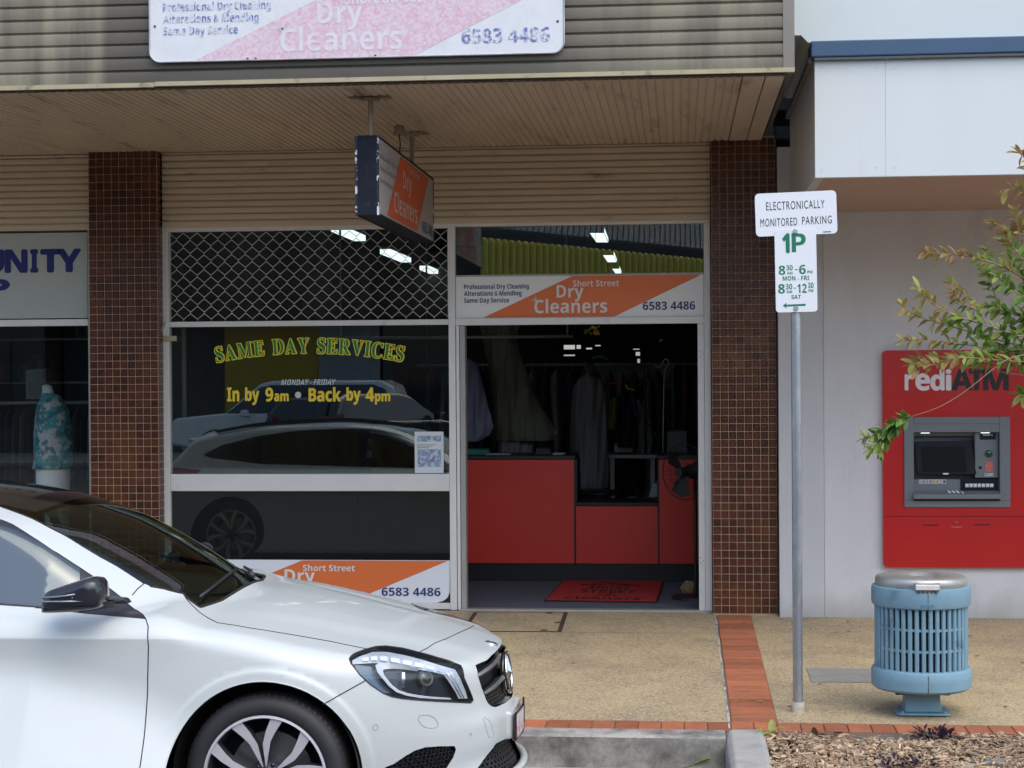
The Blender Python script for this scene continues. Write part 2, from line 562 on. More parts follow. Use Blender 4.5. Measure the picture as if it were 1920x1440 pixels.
# outlines, most of them read off the photograph and carried onto the body surface
tr = {}
dlo_front = pix([(3, 974), (23, 982), (58, 1004), (105, 1035.5), (152, 1066), (194.5, 1095), (233, 1125), (257, 1144.5), (268, 1152.5), (273.5, 1161), (194.5, 1154), (78, 1140), (3, 1135)])
xt = dlo_front[0]; xb = dlo_front[-1]
dlo = np.concatenate([dlo_front, sidep([(-1.6, xb[2] + .01), (-2.4, xb[2] + .03), (-2.95, 1.04), (-3.02, 1.07), (-2.85, 1.16), (-2.5, 1.245), (-2.1, 1.295), (-1.7, 1.315), (-1.40, 1.315)])])
gl_front = pix([(3, 986), (31, 994), (78, 1019), (117, 1042), (150, 1064), (150, 1100), (150, 1147), (78, 1137), (3, 1131)])
g0, g1 = gl_front[0], gl_front[-1]
glassF = np.concatenate([gl_front, sidep([(-1.42, g1[2] + .006), (-1.42, 1.295)])])
glassR = sidep([(-1.50, g1[2] + .008), (-2.35, g1[2] + .03), (-2.40, 1.25), (-2.1, 1.278), (-1.7, 1.298), (-1.50, 1.298)])
glassQ = sidep([(-2.44, g1[2] + .035), (-2.86, 1.05), (-2.72, 1.145), (-2.44, 1.235)])
pill = pix([(3, 951), (31, 961), (62.5, 973.4), (94, 990), (125, 1006), (156, 1025), (187.5, 1044), (219, 1061), (250, 1081), (270, 1094)])
cowl = pix([(281, 1099), (307, 1103.5), (330.6, 1110), (344, 1113)])
cowl_c = topp([(-.335, -.55), (-.30, -.35), (-.285, -.15), (-.28, 0.0)])
hdr = topp([(-1.02, 0.0), (-1.03, -.2), (-1.06, -.4)])
ptop = pill[0].copy()
screen = np.concatenate([pill, cowl, cowl_c, hdr, sidep([(ptop[0] - .02, ptop[2] + .01)])])
screen_in = screen
roofp = np.concatenate([[ptop], sidep([(-1.6, 1.348), (-2.3, 1.340), (-2.9, 1.255)]), topp([(-3.0, -.3), (-3.02, 0.0), (-2.0, 0.0), (-1.02, 0.0), (-1.03, -.2), (-1.06, -.4)])])
shutA = pix([(344, 1113), (362, 1137), (375, 1149), (389, 1158), (408, 1168), (467, 1177.5), (560, 1192.5), (620, 1203), (686, 1216.5)])
shutB = pix([(786, 1223), (800, 1216), (812.5, 1207.5), (835, 1198.8), (852, 1191)])
shutV = pix([(786, 1223), (800, 1216), (812.5, 1207.5), (835, 1198.8), (862, 1186), (880, 1178), (889, 1173)])
shutC = topp([(shutB[-1][0] + .018, shutB[-1][1] * .66), (shutB[-1][0] + .028, shutB[-1][1] * .33), (shutB[-1][0] + .031, 0.0)])
HL = pix([(655, 1235.4), (657.6, 1230.6), (670, 1223), (686, 1217), (705, 1212.2), (724, 1211), (755, 1215), (786, 1223), (822.8, 1233.3), (851, 1242.8), (864, 1248), (870, 1271), (878, 1289), (885, 1306), (887, 1313), (882.4, 1318), (843, 1316), (789, 1313), (755, 1310), (735, 1306.5), (718.5, 1299.7), (694, 1283.4), (674, 1264.5), (657.6, 1244)])
hl_top = HL[3:8]
bonnet = np.concatenate([shutA, HL[3:8], shutB, shutC, topp([(.4, 0), (0, 0)]), cowl_c[::-1]])
gr_near = pix([(912, 1238), (891, 1247), (896, 1268), (902, 1287), (907, 1300), (912, 1313.6), (917, 1321), (922.6, 1324.8), (930, 1326)])
ztop, zbot = gr_near[1][2], gr_near[-1][2]
grille = np.concatenate([frontp([(0.0, ztop + .012), (-.2, ztop + .010)]), gr_near[:], frontp([(-.12, zbot - .004), (0.0, zbot - .006)])])
lg = pix([(896, 1439), (913, 1416), (930, 1394), (940, 1389)])
lgr = np.concatenate([lg, frontp([(-.10, lg[3][2] - .005), (0, lg[3][2] - .005), (0, .205), (-.30, .20)]), frontp([(lg[0][1] - .02, lg[0][2] - .06)])])
fog = pix([(722, 1439), (739, 1432), (760, 1417.5), (777.5, 1407.5), (797.5, 1401), (825, 1399), (852.5, 1398.8), (855, 1405), (850, 1420), (838, 1439)])
fog = np.concatenate([fog, frontp([(fog[-1][1] - .03, .235), (fog[0][1] + .02, .235)])])
def circ(ax, r, n=56, a0=-40, a1=220):
    return [(ax + r * math.cos(R(a0 + (a1 - a0) * k / n)), .325 + r * math.sin(R(a0 + (a1 - a0) * k / n))) for k in range(n + 1)]
arches = []
for ax in (0.0, -2.70):
    c = circ(ax, .360)
    arches.append(np.array([(x, -.8, z) for x, z in c]))
def arch_uv(ax, r):
    pts = [(x, z) for x, z in circ(ax, r, 64, -8, 188)]
    return p_to_uv(sidep(pts))
door_f = pix([(273.5, 1161), (278, 1175.6), (278.5, 1210.6), (277, 1269), (275, 1327), (270, 1385.6), (262.5, 1439)])
door_front_edge = np.concatenate([door_f, sidep([(door_f[-1][0] + .004, .30)])])
belt = [(x, -.8, z) for x, z in ()]
doorF = np.concatenate([dlo_front[9:], sidep([(-1.46, xb[2] + .008), (-1.47, .9), (-1.47, .60), (-1.45, .30)]), door_front_edge[::-1][:-1]])
doorR = sidep([(-1.46, xb[2] + .008), (-2.2, xb[2] + .025), (-2.42, .98), (-2.44, .80), (-2.36, .66), (-2.26, .52), (-2.22, .30), (-1.45, .30), (-1.47, .60), (-1.47, .9)])
bump_seam = pix([(604, 1321.5), (644, 1299), (685, 1276)])
taill = sidep([(-3.02, .93), (-3.30, .95), (-3.42, .90), (-3.44, .78), (-3.25, .80), (-3.05, .86)])

polys = {}
def addp(key, p, closed=True, step=.02):
    polys[key] = p_to_uv(dense(p, step, closed))
for k_, p_ in (('dlo', dlo), ('glassF', glassF), ('glassR', glassR), ('glassQ', glassQ), ('screen', screen), ('roof', roofp), ('bonnet', bonnet),
               ('HL', HL), ('grille', grille), ('lgr', lgr), ('fog', fog), ('doorF', doorF), ('doorR', doorR), ('tail', taill)):
    addp(k_, p_)
polys['archF'] = np.concatenate([arch_uv(0.0, .362), [[.20 + .10, -.65], [-.30, -.65]][::1]])
polys['archR'] = np.concatenate([arch_uv(-2.70, .362), [[-2.42, -.65], [-2.98, -.65]]])
opens = {'f25': arch_uv(0.0, .400), 'f45': arch_uv(-2.70, .400), 'f0': arch_uv(0, .376), 'seam': p_to_uv(dense(bump_seam, .02, False)), 'f1': arch_uv(0.0, .392), 'f2': arch_uv(0.0, .408), 'f3': arch_uv(-2.70, .392), 'f4': arch_uv(-2.70, .408)}
for zc_ in (.455, .46, .465, .834, .84, .846):
    opens['crease%d' % int(zc_ * 1000)] = p_to_uv(sidep([(x, zc_) for x in np.arange(-3.0, .15, .03)]))

VMIN, VMAX = -.62, math.pi / 2 * RS
UMIN, UMAX = XR - math.pi / 2 * RS, XF + math.pi / 2 * RS
pts2, edges2 = [], []
us = []
u = UMIN
while u < UMAX:
    us.append(u); u += .014 if u > -1.2 else .034
us.append(UMAX)
vs_ = np.linspace(VMIN, VMAX, 104)
bedges = []
for i, u in enumerate(us):
    for j, v in enumerate(vs_):
        jit = 0 if (i in (0, len(us) - 1) or j in (0, len(vs_) - 1)) else .0008
        pts2.append((u + jit * math.sin(i * 7.1 + j * 3.3), v + jit * math.cos(i * 5.1 + j * 2.7)))
def add_poly(uvs, closed):
    n0 = len(pts2)
    for a in uvs: pts2.append((min(max(a[0], UMIN), UMAX), min(max(a[1], VMIN), VMAX)))
    m = len(uvs)
    for i in range(m if closed else m - 1): edges2.append((n0 + i, n0 + (i + 1) % m))
for k_, p_ in polys.items(): add_poly(p_, True)
for k_, p_ in opens.items(): add_poly(p_, False)
res = delaunay_2d_cdt([Vector(p) for p in pts2], edges2, [], 0, 1e-5)
UV = np.array([(v.x, v.y) for v in res[0]])
TR = np.array([tuple(f) for f in res[2] if len(f) == 3])
BP = uv_to_p(UV)
BN = gradF(BP)
cen = UV[TR].mean(axis=1)
# orient outwards
a, b, c = BP[TR[:, 0]], BP[TR[:, 1]], BP[TR[:, 2]]
fn = np.cross(b - a, c - a)
flip = (fn * BN[TR[:, 0]]).sum(1) < 0
TR[flip] = TR[flip][:, ::-1]
area = np.linalg.norm(fn, axis=1)
lab = np.full(len(TR), 'shell', dtype=object)
ins = {k_: inside(p_, cen) for k_, p_ in polys.items()}
lab[ins['bonnet']] = 'bonnet'
lab[ins['roof']] = 'roof'
lab[ins['screen']] = 'screen'
lab[ins['doorF']] = 'doorF'
lab[ins['doorR']] = 'doorR'
lab[ins['dlo']] = 'trim'
lab[ins['glassF']] = 'glassF'; lab[ins['glassR']] = 'glassR'; lab[ins['glassQ']] = 'glassQ'
cx_ = BP[TR].mean(axis=1)
isb = (lab == 'shell') & (cen[:, 0] > .2)
# bumper: everything in front of / below the seam and the bonnet edge
bs = p_to_uv(bump_seam)
slope = np.interp(cen[:, 0], bs[:, 0], bs[:, 1])
isb = (lab == 'shell') & (cx_[:, 0] > .20) & ((cen[:, 0] > bs[-1, 0]) | (cen[:, 1] < slope))
lab[isb] = 'bumper'
lab[ins['tail']] = 'tail'
lab[ins['HL']] = 'HL'; lab[ins['grille']] = 'grille'; lab[ins['lgr']] = 'lgr'; lab[ins['fog']] = 'fog'
lab[ins['archF'] | ins['archR']] = 'hole'
lab[area < 1e-11] = 'hole'
def grab(k_): return TR[lab == k_]
make_obj('body_shell', BP, grab('shell'), BN, M_white, car, both=True)
make_obj('bonnet', BP, grab('bonnet'), BN, M_white, car, both=True)
front_bumper = make_obj('front_bumper', BP, grab('bumper'), BN, M_white, car, both=True)
make_obj('roof', BP, grab('roof'), BN, M_bgloss, car, both=True, label='gloss black panoramic roof')
make_obj('windscreen', BP, grab('screen'), BN, M_wglass, car, both=True)
for mir in (False, True):
    d = make_obj('door', BP, grab('doorF'), BN, M_white, car, mirror=mir)
    d2 = make_obj('door', BP, grab('doorR'), BN, M_white, car, mirror=mir)
    wf = make_obj('window_frame', BP, grab('trim'), BN, M_trim, car, mirror=mir)
    make_obj('window', BP, grab('glassF'), BN, M_cglass, car, mirror=mir)
    make_obj('window', BP, grab('glassR'), BN, M_cglass, car, mirror=mir)
    make_obj('quarter_window', BP, grab('glassQ'), BN, M_bgloss, car, mirror=mir)
    make_obj('tail_light', BP, grab('tail'), BN, mat('tail_red', (.25, .01, .01), .15, coat=.5), car, mirror=mir)
# dark lining just inside the sheet metal
keep = np.isin(lab, ['shell', 'doorF', 'doorR', 'roof', 'bonnet', 'trim']) & (cx_[:, 0] < .25)
make_obj('cabin_lining', BP - BN * .022, TR[keep], -BN, M_lining, car, both=True)

# seams
def tube_on(p, r, depth=0.0, m=M_gap, name='panel_gap', parent=car, both=True, closed=False, step=.015, n=6):
    q = settle(dense(p, step, closed))
    g = gradF(q)
    q = q - g * depth
    if closed: q = np.concatenate([q, q[:1]])
    for s_ in (1, -1)[:2 if both else 1]:
        o = MB().tube((q * np.array([1, s_, 1]) + WOFF).tolist(), r, n).build(name, m, parent, smooth=True)
    return o
tube_on(shutA, .0022, -.0002, both=False); tube_on(shutV, .0020, -.0002, both=False)
gapsets = [door_front_edge, bump_seam,
           pix([(270, 1094.5), (258, 1104), (248, 1116)])]
for g_ in gapsets: tube_on(g_, .0022, -.0002)
tube_on(sidep([(-1.46, xb[2]), (-1.47, .9), (-1.47, .60), (-1.45, .30)]), .0022)
tube_on(dlo_front[3:10], .0025, 0, M_bgloss, 'window_seal')
tube_on(HL, .0025, -.0003, M_trim, 'headlight_seal', closed=True)
tube_on(np.concatenate([pill[::-1], ][0:1]), .004, 0, M_gap, 'windscreen_seal')
tube_on(np.concatenate([cowl, cowl_c]), .007, .002, M_gap, 'cowl_seal')
archline = sidep(circ(0, .3605, 60, -14, 194))
tube_on(archline, .003, .001, M_white, 'arch_lip')
tube_on(sidep(circ(-2.70, .3605, 60, -14, 194)), .003, .001, M_white, 'arch_lip')
# thin shut lines on the bumper: washer cover, sensors, tow cover
M_fine = mat('fine_gap', (.30, .31, .32), .6)
tube_on(smooth(pix([(780, 1340.5), (812.5, 1340.5), (826, 1365), (792, 1365)]), 2), .0011, -.0004, M_fine, 'washer_cover_gap', closed=True)
tube_on(smooth(pix([(699, 1364), (700.5, 1359.5), (704, 1358), (707.5, 1359.5), (709, 1364), (707.5, 1368.5), (704, 1370), (700.5, 1368.5)]), 1), .0012, -.0004, M_fine, 'parking_sensor', closed=True)
tube_on(smooth(pix([(880.5, 1377), (882.5, 1373), (884.5, 1377), (882.5, 1381)]), 2), .0010, -.0004, M_fine, 'parking_sensor', closed=True)
tube_on(smooth(pix([(906, 1346), (910, 1346), (919, 1352), (926, 1380), (922, 1383), (915, 1382), (906, 1350)]), 1), .0010, -.0002, M_fine, 'tow_cover_gap', closed=True)

# recessed liners behind openings
def recess(key, depth, m, name, mirror=False, both=False, parent=car):
    t = grab(key)
    return make_obj(name, BP - BN * depth, t, BN, m, parent, mirror=mirror, both=both)
M_hole = mat('grille_black', (.008, .008, .009), .5)
gb = recess('grille', .055, M_hole, 'grille_backing', both=True)
lb = recess('lgr', .05, M_hole, 'lower_grille_backing', both=True)
for mir in (False, True): recess('fog', .045, M_hole, 'fog_grille_backing', mirror=mir)
def wall_of(p, depth, m, name, both=True, parent=car, closed=True):
    q = settle(dense(p, .02, closed)); g = gradF(q)
    A, B = q, q - g * depth
    if closed: A = np.concatenate([A, A[:1]]); B = np.concatenate([B, B[:1]])
    for s_ in (1, -1):
        fl = np.array([1, s_, 1]); MB().sheet((A * fl + WOFF).tolist(), (B * fl + WOFF).tolist()).build(name, m, parent, smooth=True)
wall_of(grille[1:-1], .055, M_hole, 'grille_surround', closed=False)
wall_of(lgr, .05, M_hole, 'lower_grille_surround')
wall_of(fog, .045, M_hole, 'fog_grille_surround')

# honeycomb in the openings: short hexagonal rings laid on the recessed surface
def honeycomb(key, depth, pitch, m, name, zmax=9, both=True, zmin=-9):
    poly = polys[key]
    t = grab(key)
    P3 = BP[np.unique(t)]
    ys = (P3[:, 1].min(), P3[:, 1].max()); zs = (P3[:, 2].min(), P3[:, 2].max())
    mb = MB()
    cents = []
    r_ = 0
    z = zs[0]
    while z < min(zs[1], zmax):
        y = ys[0] + (pitch * .5 if r_ % 2 else 0)
        while y < ys[1] + .01:
            if z > zmin: cents.append((y, z))
            y += pitch
        z += pitch * .62; r_ += 1
    c3 = frontp([(min(c[0], -.001), c[1]) for c in cents])
    ok = inside(poly, p_to_uv(c3))
    for p, k in zip(c3, ok):
        if not k: continue
        g = gradF(p[None])[0]
        q = p - g * depth
        ty = np.cross(g, [0, 0, 1.0]); ty /= np.linalg.norm(ty); tz = np.cross(ty, g)
        ring = lambda rr, dd: [tuple(q + WOFF + ty * (pitch * .60 * rr * math.cos(R(60 * i + 30 - 30))) + tz * (pitch * .40 * rr * math.sin(R(60 * i))) + g * dd) for i in range(6)]
        A, B, C_ = ring(1.0, .006), ring(.62, .006), ring(.62, -.01)
        for s_ in ((1,), (1, -1))[both]:
            fl = lambda L_: [(x_, (y_ - CYC) * s_ + CYC, z_) for x_, y_, z_ in L_]
            mb.add(fl(A) + fl(B) + fl(C_), [(i, (i + 1) % 6, 6 + (i + 1) % 6, 6 + i) for i in range(6)] + [(6 + i, 6 + (i + 1) % 6, 12 + (i + 1) % 6, 12 + i) for i in range(6)])
    return mb.build(name, m, car, kind='stuff')
M_comb = mat('honeycomb_black', (.02, .02, .022), .35)
honeycomb('lgr', .02, .030, M_comb, 'lower_grille_mesh')
honeycomb('fog', .015, .026, M_comb, 'fog_grille_mesh')
honeycomb('grille', .03, .024, M_comb, 'grille_mesh', zmax=.56)

# grille blades, star and badge
def blade(z0, z1, th, m, name, ya=-.40, yb=-.10, out=-.012, slope=0.0):
    A = []
    mb = MB()
    ring = []
    for k in range(15):
        y = ya + (yb - ya) * k / 14
        zc = z0 + (z1 - z0) * k / 14
        p = frontp([(y, zc)])[0]; g = gradF(p[None])[0]
        h = th * (.55 + .45 * k / 14)
        f0 = p + g * out
        ring.append([f0 + np.array([0, 0, h]), f0 + g * .010 + np.array([0, 0, 0]), f0 + np.array([0, 0, -h]), f0 - g * .03])
    for s_ in (1, -1):
        V_ = [tuple(np.array([q[0], q[1] * s_, q[2]]) + WOFF) for r4 in ring for q in r4]
        MB().add(V_, [(i * 4 + k, i * 4 + (k + 1) % 4, (i + 1) * 4 + (k + 1) % 4, (i + 1) * 4 + k) for i in range(14) for k in range(4)]).build(name, m, car, smooth=False)
b1 = blade(.625, .665, .016, M_satin, 'grille_blade')
b2 = blade(.545, .570, .014, M_satin, 'grille_blade', ya=-.34)
sx, sz, sr = .842, .578, .084
tilt = R(6)
def star_p(a, r_, off=0.0):
    y, h = r_ * math.cos(a), r_ * math.sin(a)
    return (AX + sx + off - h * math.sin(tilt), CYC + y, RZ + sz + h * math.cos(tilt))
emb = thing_emb = None
mb = MB().tube([star_p(2 * math.pi * k / 40, sr) for k in range(40)], .0065, 8, closed=True)
for k in range(3):
    a = R(90 + 120 * k)
    mb.add([star_p(a, sr), star_p(a + R(60), .018), star_p(a, 0, .014), star_p(a - R(60), .018)], [(0, 1, 2), (0, 2, 3)])
mb.build('star_emblem', M_chrome, car, smooth=False)
MB().lathe([(0, -.02), (.084, -.02), (.086, -.004), (.07, 0), (0, .003)], (AX + sx - .008, CYC, RZ + sz), 36, 'x').build('emblem_disc', M_bgloss, car, smooth=True)
bp = topp([(.770, 0.0)])[0]; bg = gradF(bp[None])[0]
bt = np.cross([0, 1.0, 0], bg)
ringp = lambda r_, h_: [tuple(bp + WOFF + bg * h_ + np.array([0, 1.0, 0]) * r_ * math.cos(2 * math.pi * k / 24) + bt * r_ * math.sin(2 * math.pi * k / 24)) for k in range(24)]
mb = MB(); rr_ = [ringp(.027, .0), ringp(.027, .004), ringp(.021, .006), ringp(.019, .003), ringp(.002, .004)]
mb.add([p for r_ in rr_ for p in r_], [(i * 24 + k, i * 24 + (k + 1) % 24, (i + 1) * 24 + (k + 1) % 24, (i + 1) * 24 + k) for i in range(4) for k in range(24)])
mb.build('bonnet_badge', M_chrome, car, smooth=True)

# number plate on its white plinth
pz0, pz1, py = .330, .436, .186
fx = AX + .868
mb = MB()
pl = lambda x_, y_, z_: (AX + x_, CYC + y_, RZ + z_)
mb.hexa([pl(.78, -.19, .322), pl(.78, .19, .322), pl(.874, .17, .330), pl(.874, -.17, .330), pl(.78, -.21, .462), pl(.78, .21, .462), pl(.874, .17, .438), pl(.874, -.17, .438)])
mb.build('plate_plinth', M_white, car, bevel=.008)
mb = MB()
nn = 12
A, B = [], []
for k in range(nn + 1):
    y = -py + 2 * py * k / nn
    x = .900 - .35 * y * y
    A.append(pl(x, y, pz0)); B.append(pl(x, y, pz1))
mb.sheet(A, B)
mb.sheet([(a_[0] - .012, a_[1], a_[2] - .004) for a_ in A], [(a_[0] - .012, a_[1], a_[2] + .004) for a_ in B])
pf = MB()
for (L_, r_) in ((A, .005), (B, .005)): pf.tube(L_, r_, 6)
pf.tube([A[0], B[0]], .006, 6); pf.tube([A[-1], B[-1]], .006, 6)
pf.sheet([(a_[0] - .004, a_[1], a_[2]) for a_ in A], [(b_[0] - .004, b_[1], b_[2]) for b_ in B])
plate = mb.build('number_plate', mat('plate_face', (.72, .66, .66), .4, dirt=(.55, .22, .24), dscale=14, damt=(.52, .60)), car)
pf.build('plate_frame', M_bgloss, plate)
# splitter lip
lipc = []
for k in range(25):
    y = -.80 + 1.6 * k / 24
    p = frontp([(y if abs(y) > .001 else -.001, .20)])[0]
    g = gradF(p[None])[0]; g[2] = 0
    lipc.append(p + g * .012 + np.array([0, 0, 0]))
mb = MB()
mb.tube((np.array(lipc) + WOFF).tolist(), .017, 8)
mb.build('front_lip', M_white, car, smooth=True)

# ---- headlight
def on(p2, depth):
    q = pix(p2); return q - gradF(q) * depth
M_lens = glass('lamp_lens', (.93, .95, .97), 1.5)
M_hsg = mat('lamp_housing', (.035, .04, .05), .3, metal=.3)
M_sil = mat('lamp_reflector', (.62, .66, .72), .28, metal=.15, var=.15, vscale=30)
M_grey = mat('lamp_bezel', (.13, .17, .21), .25, metal=.4)
for mir in (False, True):
    s_ = -1 if mir else 1
    FL = np.array([1, s_, 1])
    lens = make_obj('headlight', BP, grab('HL'), BN, M_lens, car, mirror=mir)
    make_obj('lamp_housing', BP - BN * .05, grab('HL'), BN, M_hsg, lens, mirror=mir)
    def strip(A, B, m, name):
        A, B = np.asarray(A) * FL, np.asarray(B) * FL
        return MB().sheet((A + WOFF).tolist(), (B + WOFF).tolist()).build(name, m, lens, smooth=True)
    q = dense(HL, .015); g = gradF(q)
    mb = MB(); A = (q * FL + WOFF); B = ((q - g * .05) * FL + WOFF)
    mb.sheet(A.tolist() + [A[0].tolist()], B.tolist() + [B[0].tolist()])
    mb.build('lamp_side', M_hsg, lens, smooth=True)
    up = [(662, 1233), (676, 1224), (700, 1216), (728, 1216), (760, 1222), (795, 1231), (830, 1243), (858, 1253), (868, 1272), (878, 1296), (882, 1310)]
    lo_ = [(664, 1237), (684, 1235), (704, 1233), (730, 1236), (762, 1243), (792, 1250), (820, 1257), (840, 1264), (853, 1284), (864, 1302), (868, 1311)]
    strip(on(up, .014), on(lo_, .024), M_sil, 'daylight_reflector')
    # row of bright light blocks
    for i in range(9):
        t0, t1 = .10 + .072 * i, .10 + .072 * i + .052
        def lerp(L_, t):
            x_ = t * (len(L_) - 1); k = int(x_); f_ = x_ - k
            return (L_[k][0] * (1 - f_) + L_[k + 1][0] * f_, L_[k][1] * (1 - f_) + L_[k + 1][1] * f_)
        a_, b_ = lerp(up, t0), lerp(up, t1); c_, d_ = lerp(lo_, t0), lerp(lo_, t1)
        mixp = lambda p_, q_, t: (p_[0] * (1 - t) + q_[0] * t, p_[1] * (1 - t) + q_[1] * t)
        strip(on([mixp(a_, c_, .50), mixp(b_, d_, .50)], .011), on([mixp(a_, c_, .80), mixp(b_, d_, .80)], .017), mat('led_block', (.85, .88, .92), .25), 'light_block')
    strip(on([(668, 1240), (672, 1262), (694, 1282), (722, 1300)], .02), on([(700, 1240), (704, 1252), (716, 1272), (742, 1302)], .03), M_grey, 'lamp_bezel')
    cO = [(786, 1252), (760, 1244), (735, 1240.5), (712, 1240.5), (705, 1245), (709, 1259), (718, 1271), (730, 1286), (745, 1298), (765, 1305), (790, 1309), (815, 1311), (850, 1312)]
    cI = [(788, 1255), (762, 1249.5), (740, 1248), (724, 1250), (722, 1254), (724, 1263), (731, 1274), (741, 1286), (753, 1295), (770, 1301), (792, 1305), (815, 1307.5), (850, 1309.5)]
    strip(on(cO, .008), on(cI, .022), mat('satin_silver', (.70, .71, .74), .25, metal=.3), 'chrome_hook')
    strip(on([(724, 1262), (732, 1252), (756, 1251), (762, 1251)], .034), on([(748, 1288), (752, 1292), (762, 1296), (762, 1298)], .034), mat('lamp_cone', (.06, .07, .09), .3), 'lamp_cone')
    strip(on([(758, 1258), (758, 1272), (758, 1290)], .02), on([(763, 1258), (764, 1272), (763, 1290)], .018), M_chrome, 'lamp_ring')
    pc = on([(808, 1272)], .04)[0]; gg = gradF(pc[None])[0]
    mb = MB()
    pr = [(0.034, -.01), (.034, .010), (.030, .012), (.028, .006), (.022, .014), (.012, .018), (.0, .02)]
    t1_ = np.cross(gg, [0, 0, 1.]); t1_ /= np.linalg.norm(t1_); t2_ = np.cross(t1_, gg)
    V_ = [tuple((pc + t1_ * r_ * math.cos(2 * math.pi * k / 28) + t2_ * r_ * math.sin(2 * math.pi * k / 28) + gg * h_) * FL + WOFF) for r_, h_ in pr for k in range(28)]
    mb.add(V_, [(i * 28 + k, i * 28 + (k + 1) % 28, (i + 1) * 28 + (k + 1) % 28, (i + 1) * 28 + k) for i in range(len(pr) - 1) for k in range(28)])
    mb.build('projector_lens', mat('projector', (.045, .042, .04), .12, coat=.5), lens, smooth=True)
    for (p0, p1) in (((843, 1262), (868, 1308)), ((849, 1258), (874, 1309))):
        q = on([p0, ((p0[0] + p1[0]) / 2, (p0[1] + p1[1]) / 2), p1], .012) * FL + WOFF
        MB().tube(q.tolist(), .0022, 6).build('light_rod', M_chrome, lens, smooth=True)

# ---- wheels
M_alloy = mat('machined_alloy', (.72, .72, .73), .34, metal=.45, var=.05, vscale=10)
M_rimdark = mat('rim_dark', (.055, .058, .075), .35, metal=.4)
M_disc = mat('brake_disc', (.30, .29, .28), .35, metal=.8)
def make_wheel(ax, near):
    s_ = -1 if near else 1
    cy = CYC + s_ * .868              # outer face of the rim
    c = (AX + ax, cy, RZ + .315)
    inn = -s_                          # direction towards the car centre
    tyre_p = [(.236, .005), (.243, -.006), (.252, -.009), (.270, -.010), (.292, -.003), (.304, .010), (.311, .026), (.3145, .045), (.315, .110), (.3145, .170), (.305, .200), (.285, .215), (.240, .210)]
    w = thing('wheel', None, None, c)
    del_keys = [k for k in ('label', 'category') if k in w.keys()]
    w.parent = car; w.matrix_parent_inverse = Matrix.Translation(Vector(car['_loc'])).inverted()
    MB().lathe([(r_, h_ * inn) for r_, h_ in tyre_p], c, 72, 'y').build('tyre', M_rubber, w, smooth=True)
    tr_ = MB()
    for k in range(72):
        a = 2 * math.pi * (k + .5) / 72
        ca, sa = math.cos(a), math.sin(a)
        t_ = (-sa, ca)
        for (r0, r1, h0, h1) in ((.300, .3165, .008, .05),):
            pts_ = [(c[0] + r_ * ca + t_[0] * d_, c[1] + h_ * inn, c[2] + r_ * sa + t_[1] * d_) for (r_, h_) in ((r0, h0), (r1, h1)) for d_ in (-.0045, .0045)]
            pts2_ = [(c[0] + (r_ + .0015) * ca + t_[0] * d_, c[1] + h_ * inn, c[2] + (r_ + .0015) * sa + t_[1] * d_) for (r_, h_) in ((.312, .024), (.3175, .06)) for d_ in (-.0045, .0045)]
            tr_.add([pts_[0], pts_[1], pts2_[1], pts2_[0], pts2_[2], pts2_[3]], [(0, 1, 2, 3), (3, 2, 5, 4)])
    tr_.build('tread_blocks', M_rubber, w, kind='stuff')
    rim = MB().lathe([(.238, 0.0), (.239, -.003 * 1), (.234, -.005), (.228, -.004), (.226, .004)][::1] if False else [(.2385, .004 * inn), (.2385, -.004 * inn), (.229, -.006 * inn), (.226, .002 * inn)], c, 72, 'y').build('rim', M_alloy, w, smooth=True, autosm=40)
    MB().lathe([(.226, .002 * inn), (.218, .03 * inn), (.205, .12 * inn), (.205, .19 * inn), (.14, .192 * inn)], c, 60, 'y').build('rim_barrel', M_rimdark, w, smooth=True)
    MB().lathe([(.0, .11 * inn), (.158, .11 * inn), (.158, .13 * inn), (.06, .135 * inn)], c, 48, 'y').build('brake_disc', M_disc, w, smooth=True, autosm=40)
    MB().lathe([(0.0, .022 * inn), (.024, .022 * inn), (.030, .026 * inn), (.034, .030 * inn), (.060, .034 * inn), (.066, .05 * inn), (.066, .11 * inn)], c, 40, 'y').build('hub', M_rimdark, w, smooth=True, autosm=50)
    for k in range(5):
        a = R(98.5 + 72 * k + 36)
        MB().lathe([(0, .028 * inn), (.008, .028 * inn), (.009, .05 * inn)], (c[0] + .048 * math.cos(a), c[1], c[2] + .048 * math.sin(a)), 8, 'y').build('wheel_bolt', M_bgloss, w, smooth=True)
    for k in range(5):
        base = R(98.5 + 72 * k)
        for sg in (-1, 1):
            # one arm: foot at the hub close to the twin's, head at the rim spread apart
            inner = [(.040, sg * R(6.5)), (.085, sg * R(4.5)), (.13, sg * R(4.5)), (.18, sg * R(9.8)), (.228, sg * R(14.4))]
            outer = [(.040, sg * R(12)), (.085, sg * R(15.5)), (.14, sg * R(17)), (.18, sg * R(21.5)), (.228, sg * R(26))]
            depth_in = {0: .020, 1: .012, 2: .007, 3: .004, 4: .0015}
            sp, sd = MB(), MB()
            fa = [(c[0] + r_ * math.cos(base + a_), c[1] + depth_in[i] * inn, c[2] + r_ * math.sin(base + a_)) for i, (r_, a_) in enumerate(inner)]
            fb = [(c[0] + r_ * math.cos(base + a_), c[1] + depth_in[i] * inn, c[2] + r_ * math.sin(base + a_)) for i, (r_, a_) in enumerate(outer)]
            sp.sheet(fa, fb)
            sp.build('spoke', M_alloy, w)
            back = lambda L_: [(p_[0], p_[1] + .045 * inn, p_[2]) for p_ in L_]
            sd.sheet(fa, back(fa)); sd.sheet(fb, back(fb)); sd.sheet(back(fa), back(fb))
            sd.build('spoke_side', M_rimdark, w)
    return w
for ax_ in (0.0, -2.70):
    for near_ in (True, False):
        w = make_wheel(ax_, near_)
